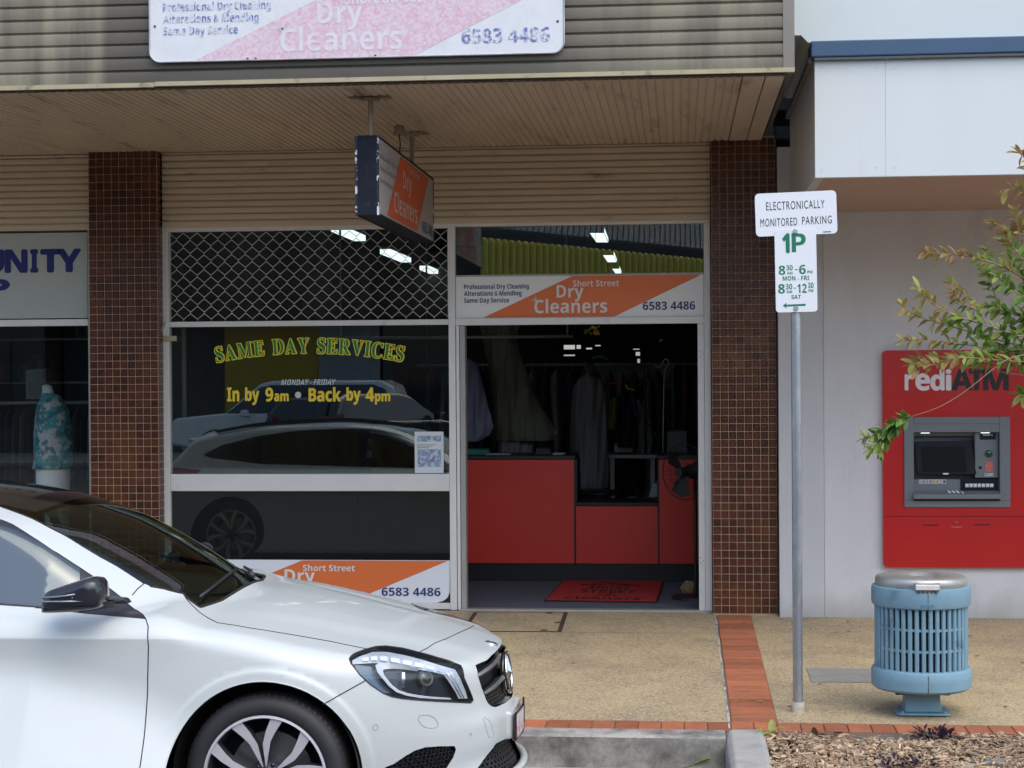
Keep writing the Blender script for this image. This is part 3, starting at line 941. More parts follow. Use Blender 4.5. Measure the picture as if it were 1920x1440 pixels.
    # wheel well
for ax_ in (0.0, -2.70):
    for s_ in (-1, 1):
        c = (AX + ax_, CYC + s_ * .862, RZ + .325)
        prof = [(.358, 0.0), (.352, -.02 * s_), (.350, -.33 * s_), (.05, -.335 * s_)]
        MB().lathe(prof, c, 40, 'y', R(-25), R(205)).build('wheel_well', M_hole, car, smooth=True)
# underbody
MB().box(AX - 2.3, AX - .40, CYC - .78, CYC + .78, RZ + .17, RZ + .30).box(AX - 3.3, AX + .70, CYC - .50, CYC + .50, RZ + .17, RZ + .28).build('underbody', M_hole, car)

# ---- cabin
mb = MB()
mb.hexa([pl(-.95, -.72, .60), pl(-.35, -.68, .70), pl(-.35, .68, .70), pl(-.95, .72, .60), pl(-.90, -.70, .93), pl(-.42, -.60, .91), pl(-.42, .60, .91), pl(-.90, .70, .93)])
mb.build('dashboard', M_lining, car, bevel=.03)
def seat(y, x):
    st = MB()
    st.hexa([pl(x - .50, y - .25, .42), pl(x + .05, y - .25, .46), pl(x + .05, y + .25, .46), pl(x - .50, y + .25, .42), pl(x - .50, y - .25, .54), pl(x + .05, y - .25, .60), pl(x + .05, y + .25, .60), pl(x - .50, y + .25, .54)])
    st.hexa([pl(x - .62, y - .24, .50), pl(x - .46, y - .24, .50), pl(x - .46, y + .24, .50), pl(x - .62, y + .24, .50), pl(x - .78, y - .19, 1.06), pl(x - .69, y - .19, 1.08), pl(x - .69, y + .19, 1.08), pl(x - .78, y + .19, 1.06)])
    st.hexa([pl(x - .80, y - .13, 1.08), pl(x - .71, y - .13, 1.08), pl(x - .71, y + .13, 1.08), pl(x - .80, y + .13, 1.08), pl(x - .82, y - .11, 1.25), pl(x - .75, y - .11, 1.25), pl(x - .75, y + .11, 1.25), pl(x - .82, y + .11, 1.25)])
    return st.build('seat', mat('seat_cloth', (.035, .035, .038), .85), car, bevel=.035)
seat(-.36, -1.15); seat(.36, -1.15); seat(-.36, -2.05); seat(.36, -2.05)
cw = Vector(pl(-.98, -.36, .86)); tl_ = R(25)
MB().tube([cw + Vector((.18 * math.sin(t) * math.sin(tl_), .18 * math.cos(t), .18 * math.sin(t) * math.cos(tl_))) for t in np.linspace(0, 2 * math.pi, 28)[:-1]], .014, 8, closed=True).cyl(cw, cw + Vector((.16, 0, -.08)), .035, 12).cyl(cw + Vector((0, -.17, 0)), cw + Vector((0, .17, 0)), .012, 8).build('steering_wheel', M_lining, car, smooth=True)
MB().box(*(AX - .93, AX - .90, CYC - .10, CYC + .10, RZ + 1.17, RZ + 1.23)).build('rear_view_mirror', M_lining, car, bevel=.01)
for s_ in (-1, 1):     # seat belts
    MB().sheet([pl(-1.42, s_ * .665, 1.22), pl(-1.30, s_ * .66, .95), pl(-1.25, s_ * .62, .70)], [pl(-1.375, s_ * .665, 1.22), pl(-1.255, s_ * .66, .95), pl(-1.205, s_ * .62, .70)]).build('seat_belt', mat('belt', (.25, .27, .27), .7), car)

# ---- door mirrors
mo = [(78, 1147), (79, 1132), (85, 1111), (100, 1104), (140, 1091), (168, 1082), (184, 1083.5), (192, 1090), (196, 1104), (196.5, 1125), (193, 1136), (186, 1141), (150, 1147), (80, 1150)]
yo = CYC - .96
for s_ in (-1, 1):
    base = smooth([tuple(P(a_, b_, yo)) for a_, b_ in mo], 2)
    base[:, 1] = 0
    cen_ = base.mean(axis=0)
    rings = [(.42, -.872), (.82, -.878), (.97, -.895), (1.0, -.93), (.985, -.965), (.93, -.99), (.80, -1.005), (.50, -1.013), (.02, -1.015)]
    V_, n_ = [], len(base)
    for k_, y_ in rings:
        for p in base:
            q = cen_ + (p - cen_) * k_
            V_.append((q[0], CYC + y_, q[2]) if s_ == -1 else (q[0] - .09, CYC - y_ - .03, q[2] - .05))
    mb = MB()
    mb.add(V_, [(i * n_ + k, i * n_ + (k + 1) % n_, (i + 1) * n_ + (k + 1) % n_, (i + 1) * n_ + k) for i in range(len(rings) - 1) for k in range(n_)])
    mirr = mb.build('door_mirror', mat('mirror_shell', (.020, .021, .028), .22, coat=.5), car, smooth=True, label='gloss black door mirror with indicator strip')
    def mp(a_, b_, y_): 
        q = P(a_, b_, yo); return (q.x, CYC - abs(y_), q.z) if s_ == -1 else (q.x - .09, CYC + abs(y_) - .03, q.z - .05)
    MB().hexa([mp(184, 1141, .86), mp(224, 1139, .845), mp(224, 1139, .80), mp(184, 1141, .80), mp(184, 1127, .90), mp(216, 1130, .85), mp(216, 1130, .80), mp(184, 1127, .80)]).hexa([mp(150, 1149, .98), mp(200, 1147, .86), mp(200, 1147, .82), mp(150, 1149, .86), mp(150, 1138, .99), mp(200, 1132, .88), mp(200, 1132, .82), mp(150, 1138, .86)]).build('mirror_arm', M_trim, mirr, bevel=.005)
    MB().tube([mp(84, 1118, 1.0), mp(108, 1116.5, 1.012), mp(130, 1114, 1.015), mp(150, 1111, 1.012)], .0035, 6).tube([mp(84, 1122, 1.0), mp(92, 1125, 1.008), mp(120, 1124.5, 1.015), mp(164, 1124, 1.010)], .0035, 6).build('indicator_strip', mat('indicator', (.35, .37, .40), .2, metal=.5), mirr, smooth=True)
    MB().tube([mp(79, 1135, 1.03), mp(90, 1137, 1.010), mp(130, 1137, 1.016), mp(170, 1136, 1.010), mp(190, 1133, 1.04)], .002, 5).build('mirror_gap', M_gap, mirr)
# wiper
wp = topp([(-.36, -.46), (-.35, -.30), (-.34, -.10), (-.35, .10)])
MB().tube((wp + WOFF + np.array([0, 0, .018])).tolist(), .006, 6).build('wiper', M_trim, car, smooth=True)
wp2 = topp([(-.30, .16), (-.35, .34), (-.42, .50)])
MB().tube((wp2 + WOFF + np.array([0, 0, .02])).tolist(), [.016, .008, .006], 6).build('wiper', M_trim, car, smooth=True)
# ------------------------------------------------------------------ ground
KY = -3.63                                # kerb line
def slope_z(Y):                            # footpath falls towards the road
    return 0.024 * Y
M_agg = mat('exposed_aggregate', (.46, .36, .21), .85, var=.16, vscale=2.2, var2=.42, v2scale=170, bump=.35, bscale=190, bdist=.003, dirt=(.25, .20, .14), dscale=1.7, damt=(.44, .74))
def add_speckle(m, scale, c1, amt, thr=(.2, .5)):
    nt = m.node_tree; N, L = nt.nodes, nt.links
    b = N['Principled BSDF']
    src = b.inputs['Base Color'].links[0].from_socket
    g = N.new('ShaderNodeNewGeometry')
    v = N.new('ShaderNodeTexVoronoi'); v.inputs['Scale'].default_value = scale
    L.new(g.outputs['Position'], v.inputs['Vector'])
    sep = N.new('ShaderNodeSeparateColor'); L.new(v.outputs['Color'], sep.inputs[0])
    mr = N.new('ShaderNodeMapRange'); mr.inputs['From Min'].default_value, mr.inputs['From Max'].default_value = thr; mr.inputs['To Max'].default_value = amt
    L.new(sep.outputs[0], mr.inputs['Value'])
    mx = N.new('ShaderNodeMix'); mx.data_type = 'RGBA'
    L.new(mr.outputs[0], mx.inputs['Factor']); L.new(src, mx.inputs['A']); mx.inputs['B'].default_value = (*c1, 1)
    L.new(mx.outputs['Result'], b.inputs['Base Color'])
add_speckle(M_agg, 95, (.55, .44, .27), .75, (.62, .72))
add_speckle(M_agg, 120, (.13, .10, .07), .6, (.80, .90))
M_asph = mat('asphalt', (.055, .055, .057), .88, var=.2, vscale=1.5, var2=.3, v2scale=140, bump=.5, bscale=150, bdist=.004)
M_conc = mat('kerb_concrete', (.40, .385, .35), .85, var=.12, vscale=3, var2=.16, v2scale=70, bump=.35, bscale=110, bdist=.002, dirt=(.13, .12, .11), dscale=3.6, damt=(.47, .66))
M_conc2 = mat('pale_concrete', (.42, .405, .37), .85, var=.07, vscale=6, var2=.12, v2scale=90, bump=.25, bscale=140, dirt=(.24, .24, .24), dscale=5, damt=(.5, .8))
M_brick = mat('paver_terracotta', (.40, .135, .062), .80, var=.14, vscale=14, var2=.10, v2scale=120, objrand=.28, bump=.25, bscale=120, dirt=(.22, .12, .08), dscale=9, damt=(.55, .75))
M_mort = mat('mortar', (.22, .19, .165), .9, var2=.2)
M_soil = mat('soil', (.055, .038, .025), .95, bump=.5, bscale=40)

rbox(-150, 150, -80, -22.5, -.9, -.175).build('far_verge', mat('verge', (.12, .13, .08), .9, var=.3), kind='structure')
rbox(-150, 150, 30, 130, -.9, -.02).build('back_ground', mat('yard_ground', (.25, .23, .2), .9), kind='structure')

def slab(name, x0, x1, y0, y1, m, dz=0.0, depth=.3, **kw):
    mb = MB().hexa([(x0, y0, slope_z(y0) - depth), (x1, y0, slope_z(y0) - depth), (x1, y1, slope_z(y1) - depth), (x0, y1, slope_z(y1) - depth),
                    (x0, y0, slope_z(y0) + dz), (x1, y0, slope_z(y0) + dz), (x1, y1, slope_z(y1) + dz), (x0, y1, slope_z(y1) + dz)])
    return mb.build(name, m, **kw)
BX0a, BX1a = PZ(1343, 1153, 0).x, PZ(1405, 1153, 0).x          # terracotta strip across the footpath
STX0, STX1 = .245, .478
EY0, EY1 = KY, KY + .180                                     # header course along the kerb
# footpath: one sheet each side of the strip, pit cover left out of the near sheet by lying 4 mm proud
fp = slab('footpath', -40, STX0 - .012, EY1, -.02, M_agg, kind='structure')
slab('footpath', STX1, 40, EY1, .2, M_agg, dz=-.003, kind='structure')
slab('mortar_bed', -12, 12, EY0 + .002, EY1 + .001, M_mort, dz=-.008, kind='structure')
slab('mortar_bed', STX0 - .012, STX1, EY1, -.125, M_mort, dz=-.006, kind='structure')
# hairline construction joints
M_joint = mat('joint', (.07, .06, .05), .9)
def joint(x0, x1, y0, y1, w=.006):
    z = .0015
    if abs(x1 - x0) > abs(y1 - y0): v = [(x0, y0 - w / 2, slope_z(y0) + z), (x1, y1 - w / 2, slope_z(y1) + z), (x1, y1 + w / 2, slope_z(y1) + z), (x0, y0 + w / 2, slope_z(y0) + z)]
    else: v = [(x0 - w / 2, y0, slope_z(y0) + z), (x0 + w / 2, y0, slope_z(y0) + z), (x1 + w / 2, y1, slope_z(y1) + z), (x1 - w / 2, y1, slope_z(y1) + z)]
    return MB().add(v, [(0, 1, 2, 3)]).build('construction_joint', M_joint, fp)
yj = PZ(1000, 1185, -.02).y
joint(-3.0, PZ(1362, 1190, -.02).x - .03, yj, yj)
# white strip of sealant along the terracotta
mb = MB()
A = [(STX0 - .016, y, slope_z(y) + .002) for y in np.linspace(KY + .01, -.13, 30)]
B = [(STX0 - .006 + .003 * math.sin(y * 9), y, slope_z(y) + .0025) for y in np.linspace(KY + .01, -.13, 30)]
mb.sheet(A, B).build('sealant_joint', mat('sealant', (.55, .54, .50), .8, dirt=(.2, .19, .17), dscale=12, damt=(.45, .6)), fp)

pav = thing('paved_edging', 'terracotta header bricks laid end-on along the kerb edge', 'brick edging', (0, KY + .12, slope_z(KY)))
pav['kind'] = 'structure'
def brick_mesh(w, d, h, ch=.004):
    mb = MB()
    a, b = w / 2, d / 2
    mb.add([(-a, -b, -h), (a, -b, -h), (a, b, -h), (-a, b, -h), (-a, -b, -ch), (a, -b, -ch), (a, b, -ch), (-a, b, -ch),
            (-a + ch, -b + ch, 0), (a - ch, -b + ch, 0), (a - ch, b - ch, 0), (-a + ch, b - ch, 0)],
           [(4, 5, 9, 8), (5, 6, 10, 9), (6, 7, 11, 10), (7, 4, 8, 11), (8, 9, 10, 11), (0, 1, 5, 4), (1, 2, 6, 5), (2, 3, 7, 6), (3, 0, 4, 7)])
    return mb.mesh('brick', M_brick)
bm1 = brick_mesh(.110, .174, .06)
def put(name, me, loc, parent, rot=(0, 0, 0)):
    o = bpy.data.objects.new(name, me)
    o.location = loc; o.rotation_euler = rot
    link(o, parent)
    return o
x = -5.2
rb = random.Random(3)
while x < 3.4:
    w_ = .1145
    put('brick', bm1, (x, KY + .090, slope_z(KY + .090) + .001 + rb.uniform(-.001, .0015)), pav, (.024, rb.uniform(-.006, .006), rb.uniform(-.01, .01)))
    x += w_
st = thing('paved_strip', 'band of terracotta pavers crossing the footpath from kerb to tiled pillar', 'brick strip', ((STX0 + STX1) / 2, -1.8, slope_z(-1.8)))
st['kind'] = 'structure'
bm2 = brick_mesh(.229, .110, .05)
y = EY1 + .058
while y < -.17:
    put('brick', bm2, ((STX0 + STX1) / 2, y, slope_z(y) + .001 + rb.uniform(-.001, .0012)), st, (.024 + rb.uniform(-.006, .006), rb.uniform(-.006, .006), rb.uniform(-.008, .008)))
    y += .1145

# kerb and gutter
def extrude_x(prof, x0, x1, n=1):
    mb = MB()
    xs = [x0 + (x1 - x0) * i / n for i in range(n + 1)]
    V_ = [(x_, y_, z_) for x_ in xs for (y_, z_) in prof]
    k = len(prof)
    mb.add(V_, [(i * k + j, i * k + j + 1, (i + 1) * k + j + 1, (i + 1) * k + j) for i in range(n) for j in range(k - 1)])
    return mb
NX0, NX1 = .208, .405                       # concrete nib at the end of the parking bay
kz = slope_z(KY)
kprof = [(KY + .001, -.6), (KY + .001, kz - .002), (KY - .004, kz), (KY - .135, kz - .004), (KY - .155, kz - .012), (KY - .167, kz - .03), (KY - .185, kz - .125), (KY - .195, kz - .138), (KY - .215, kz - .146), (KY - .41, kz - .118), (KY - .43, kz - .110), (KY - .43, -.6)]
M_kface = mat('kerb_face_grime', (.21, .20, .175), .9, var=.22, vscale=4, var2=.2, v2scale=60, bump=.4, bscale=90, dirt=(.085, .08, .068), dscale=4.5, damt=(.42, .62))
extrude_x(kprof[:5], -14, NX0 + .002, 8).build('kerb', M_conc, kind='structure', smooth=True, autosm=35)
extrude_x(kprof[4:9], -14, NX0 + .002, 8).build('kerb_face', M_kface, kind='structure', smooth=True, autosm=35)
extrude_x(kprof[8:], -14, NX0 + .002, 8).build('gutter', M_conc, kind='structure', smooth=True, autosm=35)
mb = MB()
nib = thing('kerb_end', 'rounded pale concrete kerb nib closing the parking bay beside the mulch', 'kerb', (NX0, KY, kz))
nib['kind'] = 'structure'
for i in range(1):
    ys_ = [KY - .002, KY - 2.6]
    pr = [(NX0, -.55), (NX0, kz - .05), (NX0 + .006, kz - .018), (NX0 + .03, kz + .004), (NX1 - .03, kz + .006), (NX1 - .008, kz - .004), (NX1, kz - .03), (NX1, -.55)]
    V_ = [(x_, y_, z_) for y_ in ys_ for (x_, z_) in pr]
    mb.add(V_, [(j, j + 1, 8 + j + 1, 8 + j) for j in range(7)] + [tuple(range(8)), tuple(range(8, 16))])
mb.build('kerb_nib', M_conc2, nib, bevel=.008)
rbox(NX1, 4.5, KY - 2.6, KY - .0, -.5, kz - .055).build('garden_soil', M_soil, kind='structure')
rbox(NX1, 4.5, KY - 2.8, KY - 2.602, -.5, kz - .0).build('garden_kerb', M_conc2, kind='structure')

extrude_x([(-22.5, -.17), (-5.3, -.17), (KY - .431, kz - .113), (KY - .431, -.6), (-22.5, -.6)], -40, 40, 1).build('road', M_asph, kind='structure')
# mulch: thousands of loose chips
M_mulch = mat('wood_chip', (.47, .33, .21), .9, island=.55, var=.2, vscale=20)
add_speckle(M_mulch, 30, (.50, .40, .28), .6, (.70, .8))
mb = MB()
rm = random.Random(11)
def chip(x, y, z, l, w, t, az, el, ro):
    M3 = Matrix.Rotation(az, 3, 'Z') @ Matrix.Rotation(el, 3, 'Y') @ Matrix.Rotation(ro, 3, 'X')
    j = lambda: rm.uniform(.6, 1.0)
    q = [(-l * j(), -w * j(), -t), (l * j(), -w * .6 * j(), -t), (l * .9 * j(), w * j(), -t), (-l * j(), w * .8 * j(), -t), (-l * .9 * j(), -w * j(), t), (l * j(), -w * .5 * j(), t), (l * .9 * j(), w * .9 * j(), t), (-l * j(), w * .7 * j(), t)]
    mb.hexa([M3 @ Vector(p) + Vector((x, y, z)) for p in q])
for i in range(15000):
    d = rm.random() ** 1.0
    y = KY - .012 - 1.5 * d
    x = rm.uniform(.40, 3.0)
    z = kz - .055 + rm.uniform(0, .05) + .02 * math.sin(x * 5) * math.cos(y * 7)
    big = rm.random() < .10
    l = rm.uniform(.008, .022) * (1.7 if big else 1)
    chip(x, y, z, l, l * rm.uniform(.22, .7), rm.uniform(.001, .004), rm.uniform(0, 6.28), rm.gauss(0, .35), rm.gauss(0, .5))
for i in range(1200):
    y = KY - .02 - 1.2 * rm.random(); x = rm.uniform(.52, 3.0)
    chip(x, y, kz + rm.uniform(-.02, .004), rm.uniform(.03, .06), rm.uniform(.001, .003), rm.uniform(.001, .002), rm.uniform(0, 6.28), rm.gauss(0, .15), rm.gauss(0, .5))
mb.build('mulch', M_mulch, kind='stuff')

# ------------------------------------------------------------------ the dry cleaner's building
M_tile = mat('glazed_tile', (.078, .021, .011), .26, spec=.45, objrand=.34, var=.35, vscale=25, dirt=(.15, .05, .016), dscale=3.2, damt=(.50, .74))
M_tile2 = mat('glazed_tile_far', (.074, .021, .011), .26, spec=.45, island=.30, var=.35, vscale=25, dirt=(.14, .05, .016), dscale=3.2, damt=(.50, .74))
M_grout = mat('grout', (.42, .30, .19), .85, var=.15, vscale=20)
def tile_geo(p, h=.0062):
    """square glazed tile with a raised rim and a round dished boss, origin at its centre, facing -Y"""
    a = p / 2 - .0022
    V_ = [(-a, 0, -a), (a, 0, -a), (a, 0, a), (-a, 0, a)]
    b_ = a - .003
    V_ += [(-b_, -h, -b_), (b_, -h, -b_), (b_, -h, b_), (-b_, -h, b_)]
    F_ = [(0, 1, 5, 4), (1, 2, 6, 5), (2, 3, 7, 6), (3, 0, 4, 7)]
    n = 12
    for r_, d_ in ((b_ * .93, -h), (b_ * .87, -h + .0022), (b_ * .60, -h + .0027), (b_ * .0 + .001, -h + .0014)):
        for k in range(n):
            t = 2 * math.pi * k / n + math.pi / 12
            V_.append((r_ * math.cos(t), d_, r_ * math.sin(t)))
    for q in range(4):                       # corners to the circle
        c0 = 4 + q
        # circle points nearest that corner
        base = {0: 6, 1: 9, 2: 0, 3: 3}[q]
        ks = [(base + i) % n for i in range(4)]
        for i in range(3): F_.append((c0, 8 + ks[i], 8 + ks[i + 1]))
        nxt = 4 + (q + 1) % 4
        F_.append((c0, 8 + ks[3], nxt))
    for r_ in range(3):
        for k in range(n):
            l = (k + 1) % n
            F_.append((8 + r_ * n + k, 8 + r_ * n + l, 8 + (r_ + 1) * n + l, 8 + (r_ + 1) * n + k))
    F_.append(tuple(8 + 3 * n + k for k in range(n)))
    return V_, F_
def tiled_pillar(x0, x1, ztop, yf, yb, ncol, label, side):
    p = (x1 - x0) / ncol
    root = thing('tiled_pillar', label, 'pillar', ((x0 + x1) / 2, yf, 0), 'tiled pillars beside the shopfront')
    rbox(x0, x1, yf + .004, yb, -.02, ztop).build('grout', M_grout, root)
    V_, F_ = tile_geo(p)
    me = MB().add(V_, F_).mesh('tile', M_tile, smooth=False)
    nrow = int(math.ceil(ztop / p))
    cells = [(r_, c_) for r_ in range(nrow) for c_ in range(ncol)]
    cells.sort(key=lambda rc: abs((rc[0] + .5) * p - 1.35))
    near, far_ = cells[:300], cells[300:]
    for r_, c_ in near:
        o_ = put('tile', me, (x0 + (c_ + .5) * p, yf + .004, (r_ + .5) * p + .004), root, (rng.gauss(0, .012), 0, rng.gauss(0, .012)))
    mb = MB()
    for r_, c_ in far_:
        ox, oz = x0 + (c_ + .5) * p, (r_ + .5) * p + .004
        mb.add([(v[0] + ox, v[1] + yf + .004, v[2] + oz) for v in V_], F_)
    mb.build('tile_field', M_tile2, root, kind='stuff')
    mb = MB()                                # returns on both flanks
    for sx_, sgn in ((x1, 1), (x0, -1)):
        for r_ in range(nrow):
            for c_ in range(2):
                oz, oy = (r_ + .5) * p + .004, yf + .012 + (c_ + .5) * p
                mb.add([(sx_ + (-v[1]) * sgn * .6, oy + v[0] * sgn, v[2] + oz) for v in V_], F_)
    mb.build('side_tiles', M_tile2, root, kind='stuff')
    return root
SOFZ = 3.262
PLx0, PLx1 = P(165, 283, -.12).x, P(293, 283, -.12).x
PRx0, PRx1 = P(1335.5, 700, -.12).x, P(1456, 800, -.12).x
tiled_pillar(PLx0, PLx1, SOFZ, -.12, .10, 9, 'brown glazed tile pillar between the community shop and the lettered window', 1)
tiled_pillar(PRx0, PRx1, SOFZ, -.12, .10, 8, 'brown glazed tile pillar to the right of the open doorway', -1)

# beige ribbed cladding above the shopfronts
M_clad = mat('beige_cladding', (.55, .455, .335), .55, var=.06, vscale=2, var2=.04, v2scale=30, dirt=(.16, .11, .08), dscale=5, damt=(.62, .80), stretch=(.6, 1, 2.2))
M_cladgap = mat('cladding_groove', (.06, .04, .03), .8)
def ribbed(x0, x1, z0, z1, yf, pitch, name, m, parent, gd=.012, fl=.80):
    prof = []
    z = z0
    while z < z1 - .001:
        zt = min(z + pitch, z1)
        e = zt - z
        prof += [(yf + gd, z), (yf + gd * .9, z + e * .07), (yf + .001, z + e * .17), (yf - .0022, z + e * .50), (yf - .001, z + e * (fl)), (yf + gd * .55, z + e * .93)]
        z = zt
    prof.append((yf + gd, z1))
    return extrude_x(prof, x0, x1, 1).build(name, m, parent, smooth=True, autosm=28)
WINL, WINR = P(303, 430, 0).x, P(1334, 430, 0).x
clad = thing('wall_cladding', 'beige ribbed cladding above the lettered window and open doorway', 'cladding', (WINL, -.03, 2.7), 'ribbed cladding above the shopfronts')
cz0 = P(820, 419, -.03).z
ribbed(PLx1 + .013, PRx0 - .007, cz0, SOFZ, -.03, .0472, 'ribbed_sheet', M_clad, clad)
rbox(PLx1 + .013, PRx0 - .007, -.016, .06, cz0 - .001, SOFZ + .05).build('backing', M_clad, clad)
clad2 = thing('wall_cladding', 'beige ribbed cladding above the community shop sign', 'cladding', (PLx0 - .5, -.03, 2.7), 'ribbed cladding above the shopfronts')
cz1 = P(60, 432, -.03).z
ribbed(-6.5, PLx0 - .010, cz1, SOFZ, -.03, .0472, 'ribbed_sheet', M_clad, clad2)
rbox(-6.5, PLx0 - .010, -.016, .06, cz1 - .001, SOFZ + .05).build('backing', M_clad, clad2)

# ------------------------------------------------------------------ awning
M_fas = mat('bronze_sheet', (.135, .120, .100), .40, metal=.2, var=.07, vscale=3, rvar=.08, stretch=(1, 1, 3))
def stain(m, xs, c):                        # weathered pale zones at fixed places on the sheet
    nt = m.node_tree; N, L = nt.nodes, nt.links
    b = N['Principled BSDF']; src = b.inputs['Base Color'].links[0].from_socket
    g = N.new('ShaderNodeNewGeometry'); sp = N.new('ShaderNodeSeparateXYZ'); L.new(g.outputs['Position'], sp.inputs[0])
    rp = N.new('ShaderNodeValToRGB'); rp.color_ramp.interpolation = 'LINEAR'
    mr = N.new('ShaderNodeMapRange'); mr.inputs['From Min'].default_value, mr.inputs['From Max'].default_value = -4.6, .7
    L.new(sp.outputs[0], mr.inputs['Value']); L.new(mr.outputs[0], rp.inputs[0])
    els = rp.color_ramp.elements
    els[0].position, els[0].color = 0, (xs[0][1],) * 3 + (1,)
    els[1].position, els[1].color = 1, (xs[-1][1],) * 3 + (1,)
    for x_, v_ in xs[1:-1]:
        e = els.new((x_ + 4.6) / 5.3); e.color = (v_, v_, v_, 1)
    n = N.new('ShaderNodeTexNoise'); n.inputs['Scale'].default_value = 3.0; n.inputs['Detail'].default_value = 5
    mp = N.new('ShaderNodeMapping'); mp.inputs['Scale'].default_value = (3.0, 1, .35); L.new(g.outputs['Position'], mp.inputs['Vector']); L.new(mp.outputs[0], n.inputs['Vector'])
    ms = N.new('ShaderNodeMapRange'); ms.inputs['From Min'].default_value, ms.inputs['From Max'].default_value, ms.inputs['To Min'].default_value = .35, .6, .35
    L.new(n.outputs['Fac'], ms.inputs['Value'])
    mu = N.new('ShaderNodeMath'); mu.operation = 'MULTIPLY'; L.new(rp.outputs[0], mu.inputs[0]); L.new(ms.outputs[0], mu.inputs[1])
    mx = N.new('ShaderNodeMix'); mx.data_type = 'RGBA'; L.new(mu.outputs[0], mx.inputs['Factor']); L.new(src, mx.inputs['A']); mx.inputs['B'].default_value = (*c, 1)
    L.new(mx.outputs['Result'], b.inputs['Base Color'])
stain(M_fas, [(-4.6, .9), (-3.18, .85), (-3.13, .1), (-2.9, .0), (-.95, 0), (-.6, .15), (-.2, .6), (.2, .8), (.45, .8), (.5, .35), (.7, .2)], (.36, .325, .23))
AY = -2.85
FX1 = P(1490, 135, AY).x
fz0 = P(700, 153, AY).z
aw = thing('awning', 'deep shop awning with brown ribbed metal fascia and beige corrugated soffit', 'awning', (-1.5, -1.4, 3.3))
prof = []
z = fz0 + .022
pitch = .0728
while z < 4.3:
    prof += [(AY + .001, z), (AY, z + .003), (AY, z + .055), (AY + .003, z + .058), (AY + .013, z + .0625), (AY + .015, z + .0655), (AY + .012, z + .069)]
    z += pitch
extrude_x(prof, -6.5, FX1 - .060, 1).build('fascia_sheet', M_fas, aw, smooth=True, autosm=25)
M_ftrim = mat('cream_trim', (.42, .37, .24), .5, metal=.1, var=.12, vscale=6, dirt=(.16, .13, .10), dscale=8, damt=(.58, .72))
rbox(-6.5, P(290, 158, AY).x, AY - .012, AY + .03, fz0 - .004, fz0 + .020).build('fascia_edge', M_ftrim, aw)
rbox(P(291, 158, AY).x, FX1, AY - .014, AY + .03, fz0, fz0 + .0235).build('fascia_edge', M_ftrim, aw)
rbox(FX1 - .060, FX1, AY - .004, AY + .04, fz0 + .0237, 4.3).build('corner_post', mat('bronze_post', (.22, .20, .17), .45, metal=.2, var=.1), aw)
rbox(FX1 - .03, FX1 - .002, AY + .041, -.10, fz0 + .03, 3.60).build('end_panel', mat('bronze_dark', (.10, .085, .07), .6), aw)
rbox(-6.5, FX1 - .035, AY + .045, .15, 3.40, 3.46).build('roof_sheet', M_cladgap, aw)
# corrugated soffit, ribs running from the kerb to the wall
M_sof = mat('beige_soffit', (.50, .415, .325), .50, var=.08, vscale=1.2, dirt=(.17, .11, .07), dscale=3.0, damt=(.55, .80), stretch=(2.6, .45, 1))
M_sof2 = M_sof
sp = .0472
prof = []
x = -6.5
while x < .30:
    prof += [(x, 0), (x + sp * .10, .0), (x + sp * .16, -.006), (x + sp * .5, -.0078), (x + sp * .90, -.006), (x + sp * .96, 0)]
    x += sp
xe = x
ny = 10
mb = MB()
ys_ = [AY + .03 + (-.035 - AY - .03) * i / ny for i in range(ny + 1)]
k = len(prof)
sz_ = lambda y_: 3.245 + (3.262 - 3.245) * (y_ - AY) / 2.8
mb.add([(a_, y_, sz_(y_) + .008 + b_) for y_ in ys_ for (a_, b_) in prof], [(i * k + j, i * k + j + 1, (i + 1) * k + j + 1, (i + 1) * k + j) for i in range(ny) for j in range(k - 1)])
mb.build('soffit_sheet', M_sof, aw, smooth=True, autosm=30)
mb = MB()
for i, (xa, xb_) in enumerate(((xe + .002, xe + .118), (xe + .124, FX1 - .05))):
    mb = MB().hexa([(xa, AY + .03, sz_(AY) - .001), (xb_, AY + .03, sz_(AY) - .001), (xb_ - .0, -.06, sz_(-.06) - .001), (xa, -.06, sz_(-.06) - .001), (xa, AY + .03, 3.29), (xb_, AY + .03, 3.29), (xb_, -.06, 3.30), (xa, -.06, 3.30)])
    mb.build('soffit_board', M_sof2, aw, bevel=.003)
# dark grime line where the soffit meets fascia
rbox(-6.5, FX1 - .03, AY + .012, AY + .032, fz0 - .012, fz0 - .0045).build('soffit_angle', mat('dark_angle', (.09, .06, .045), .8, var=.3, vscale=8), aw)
rbox(-6.5, PRx1, -.030, .05, 3.2635, 3.30).build('wall_plate', M_sof, aw)

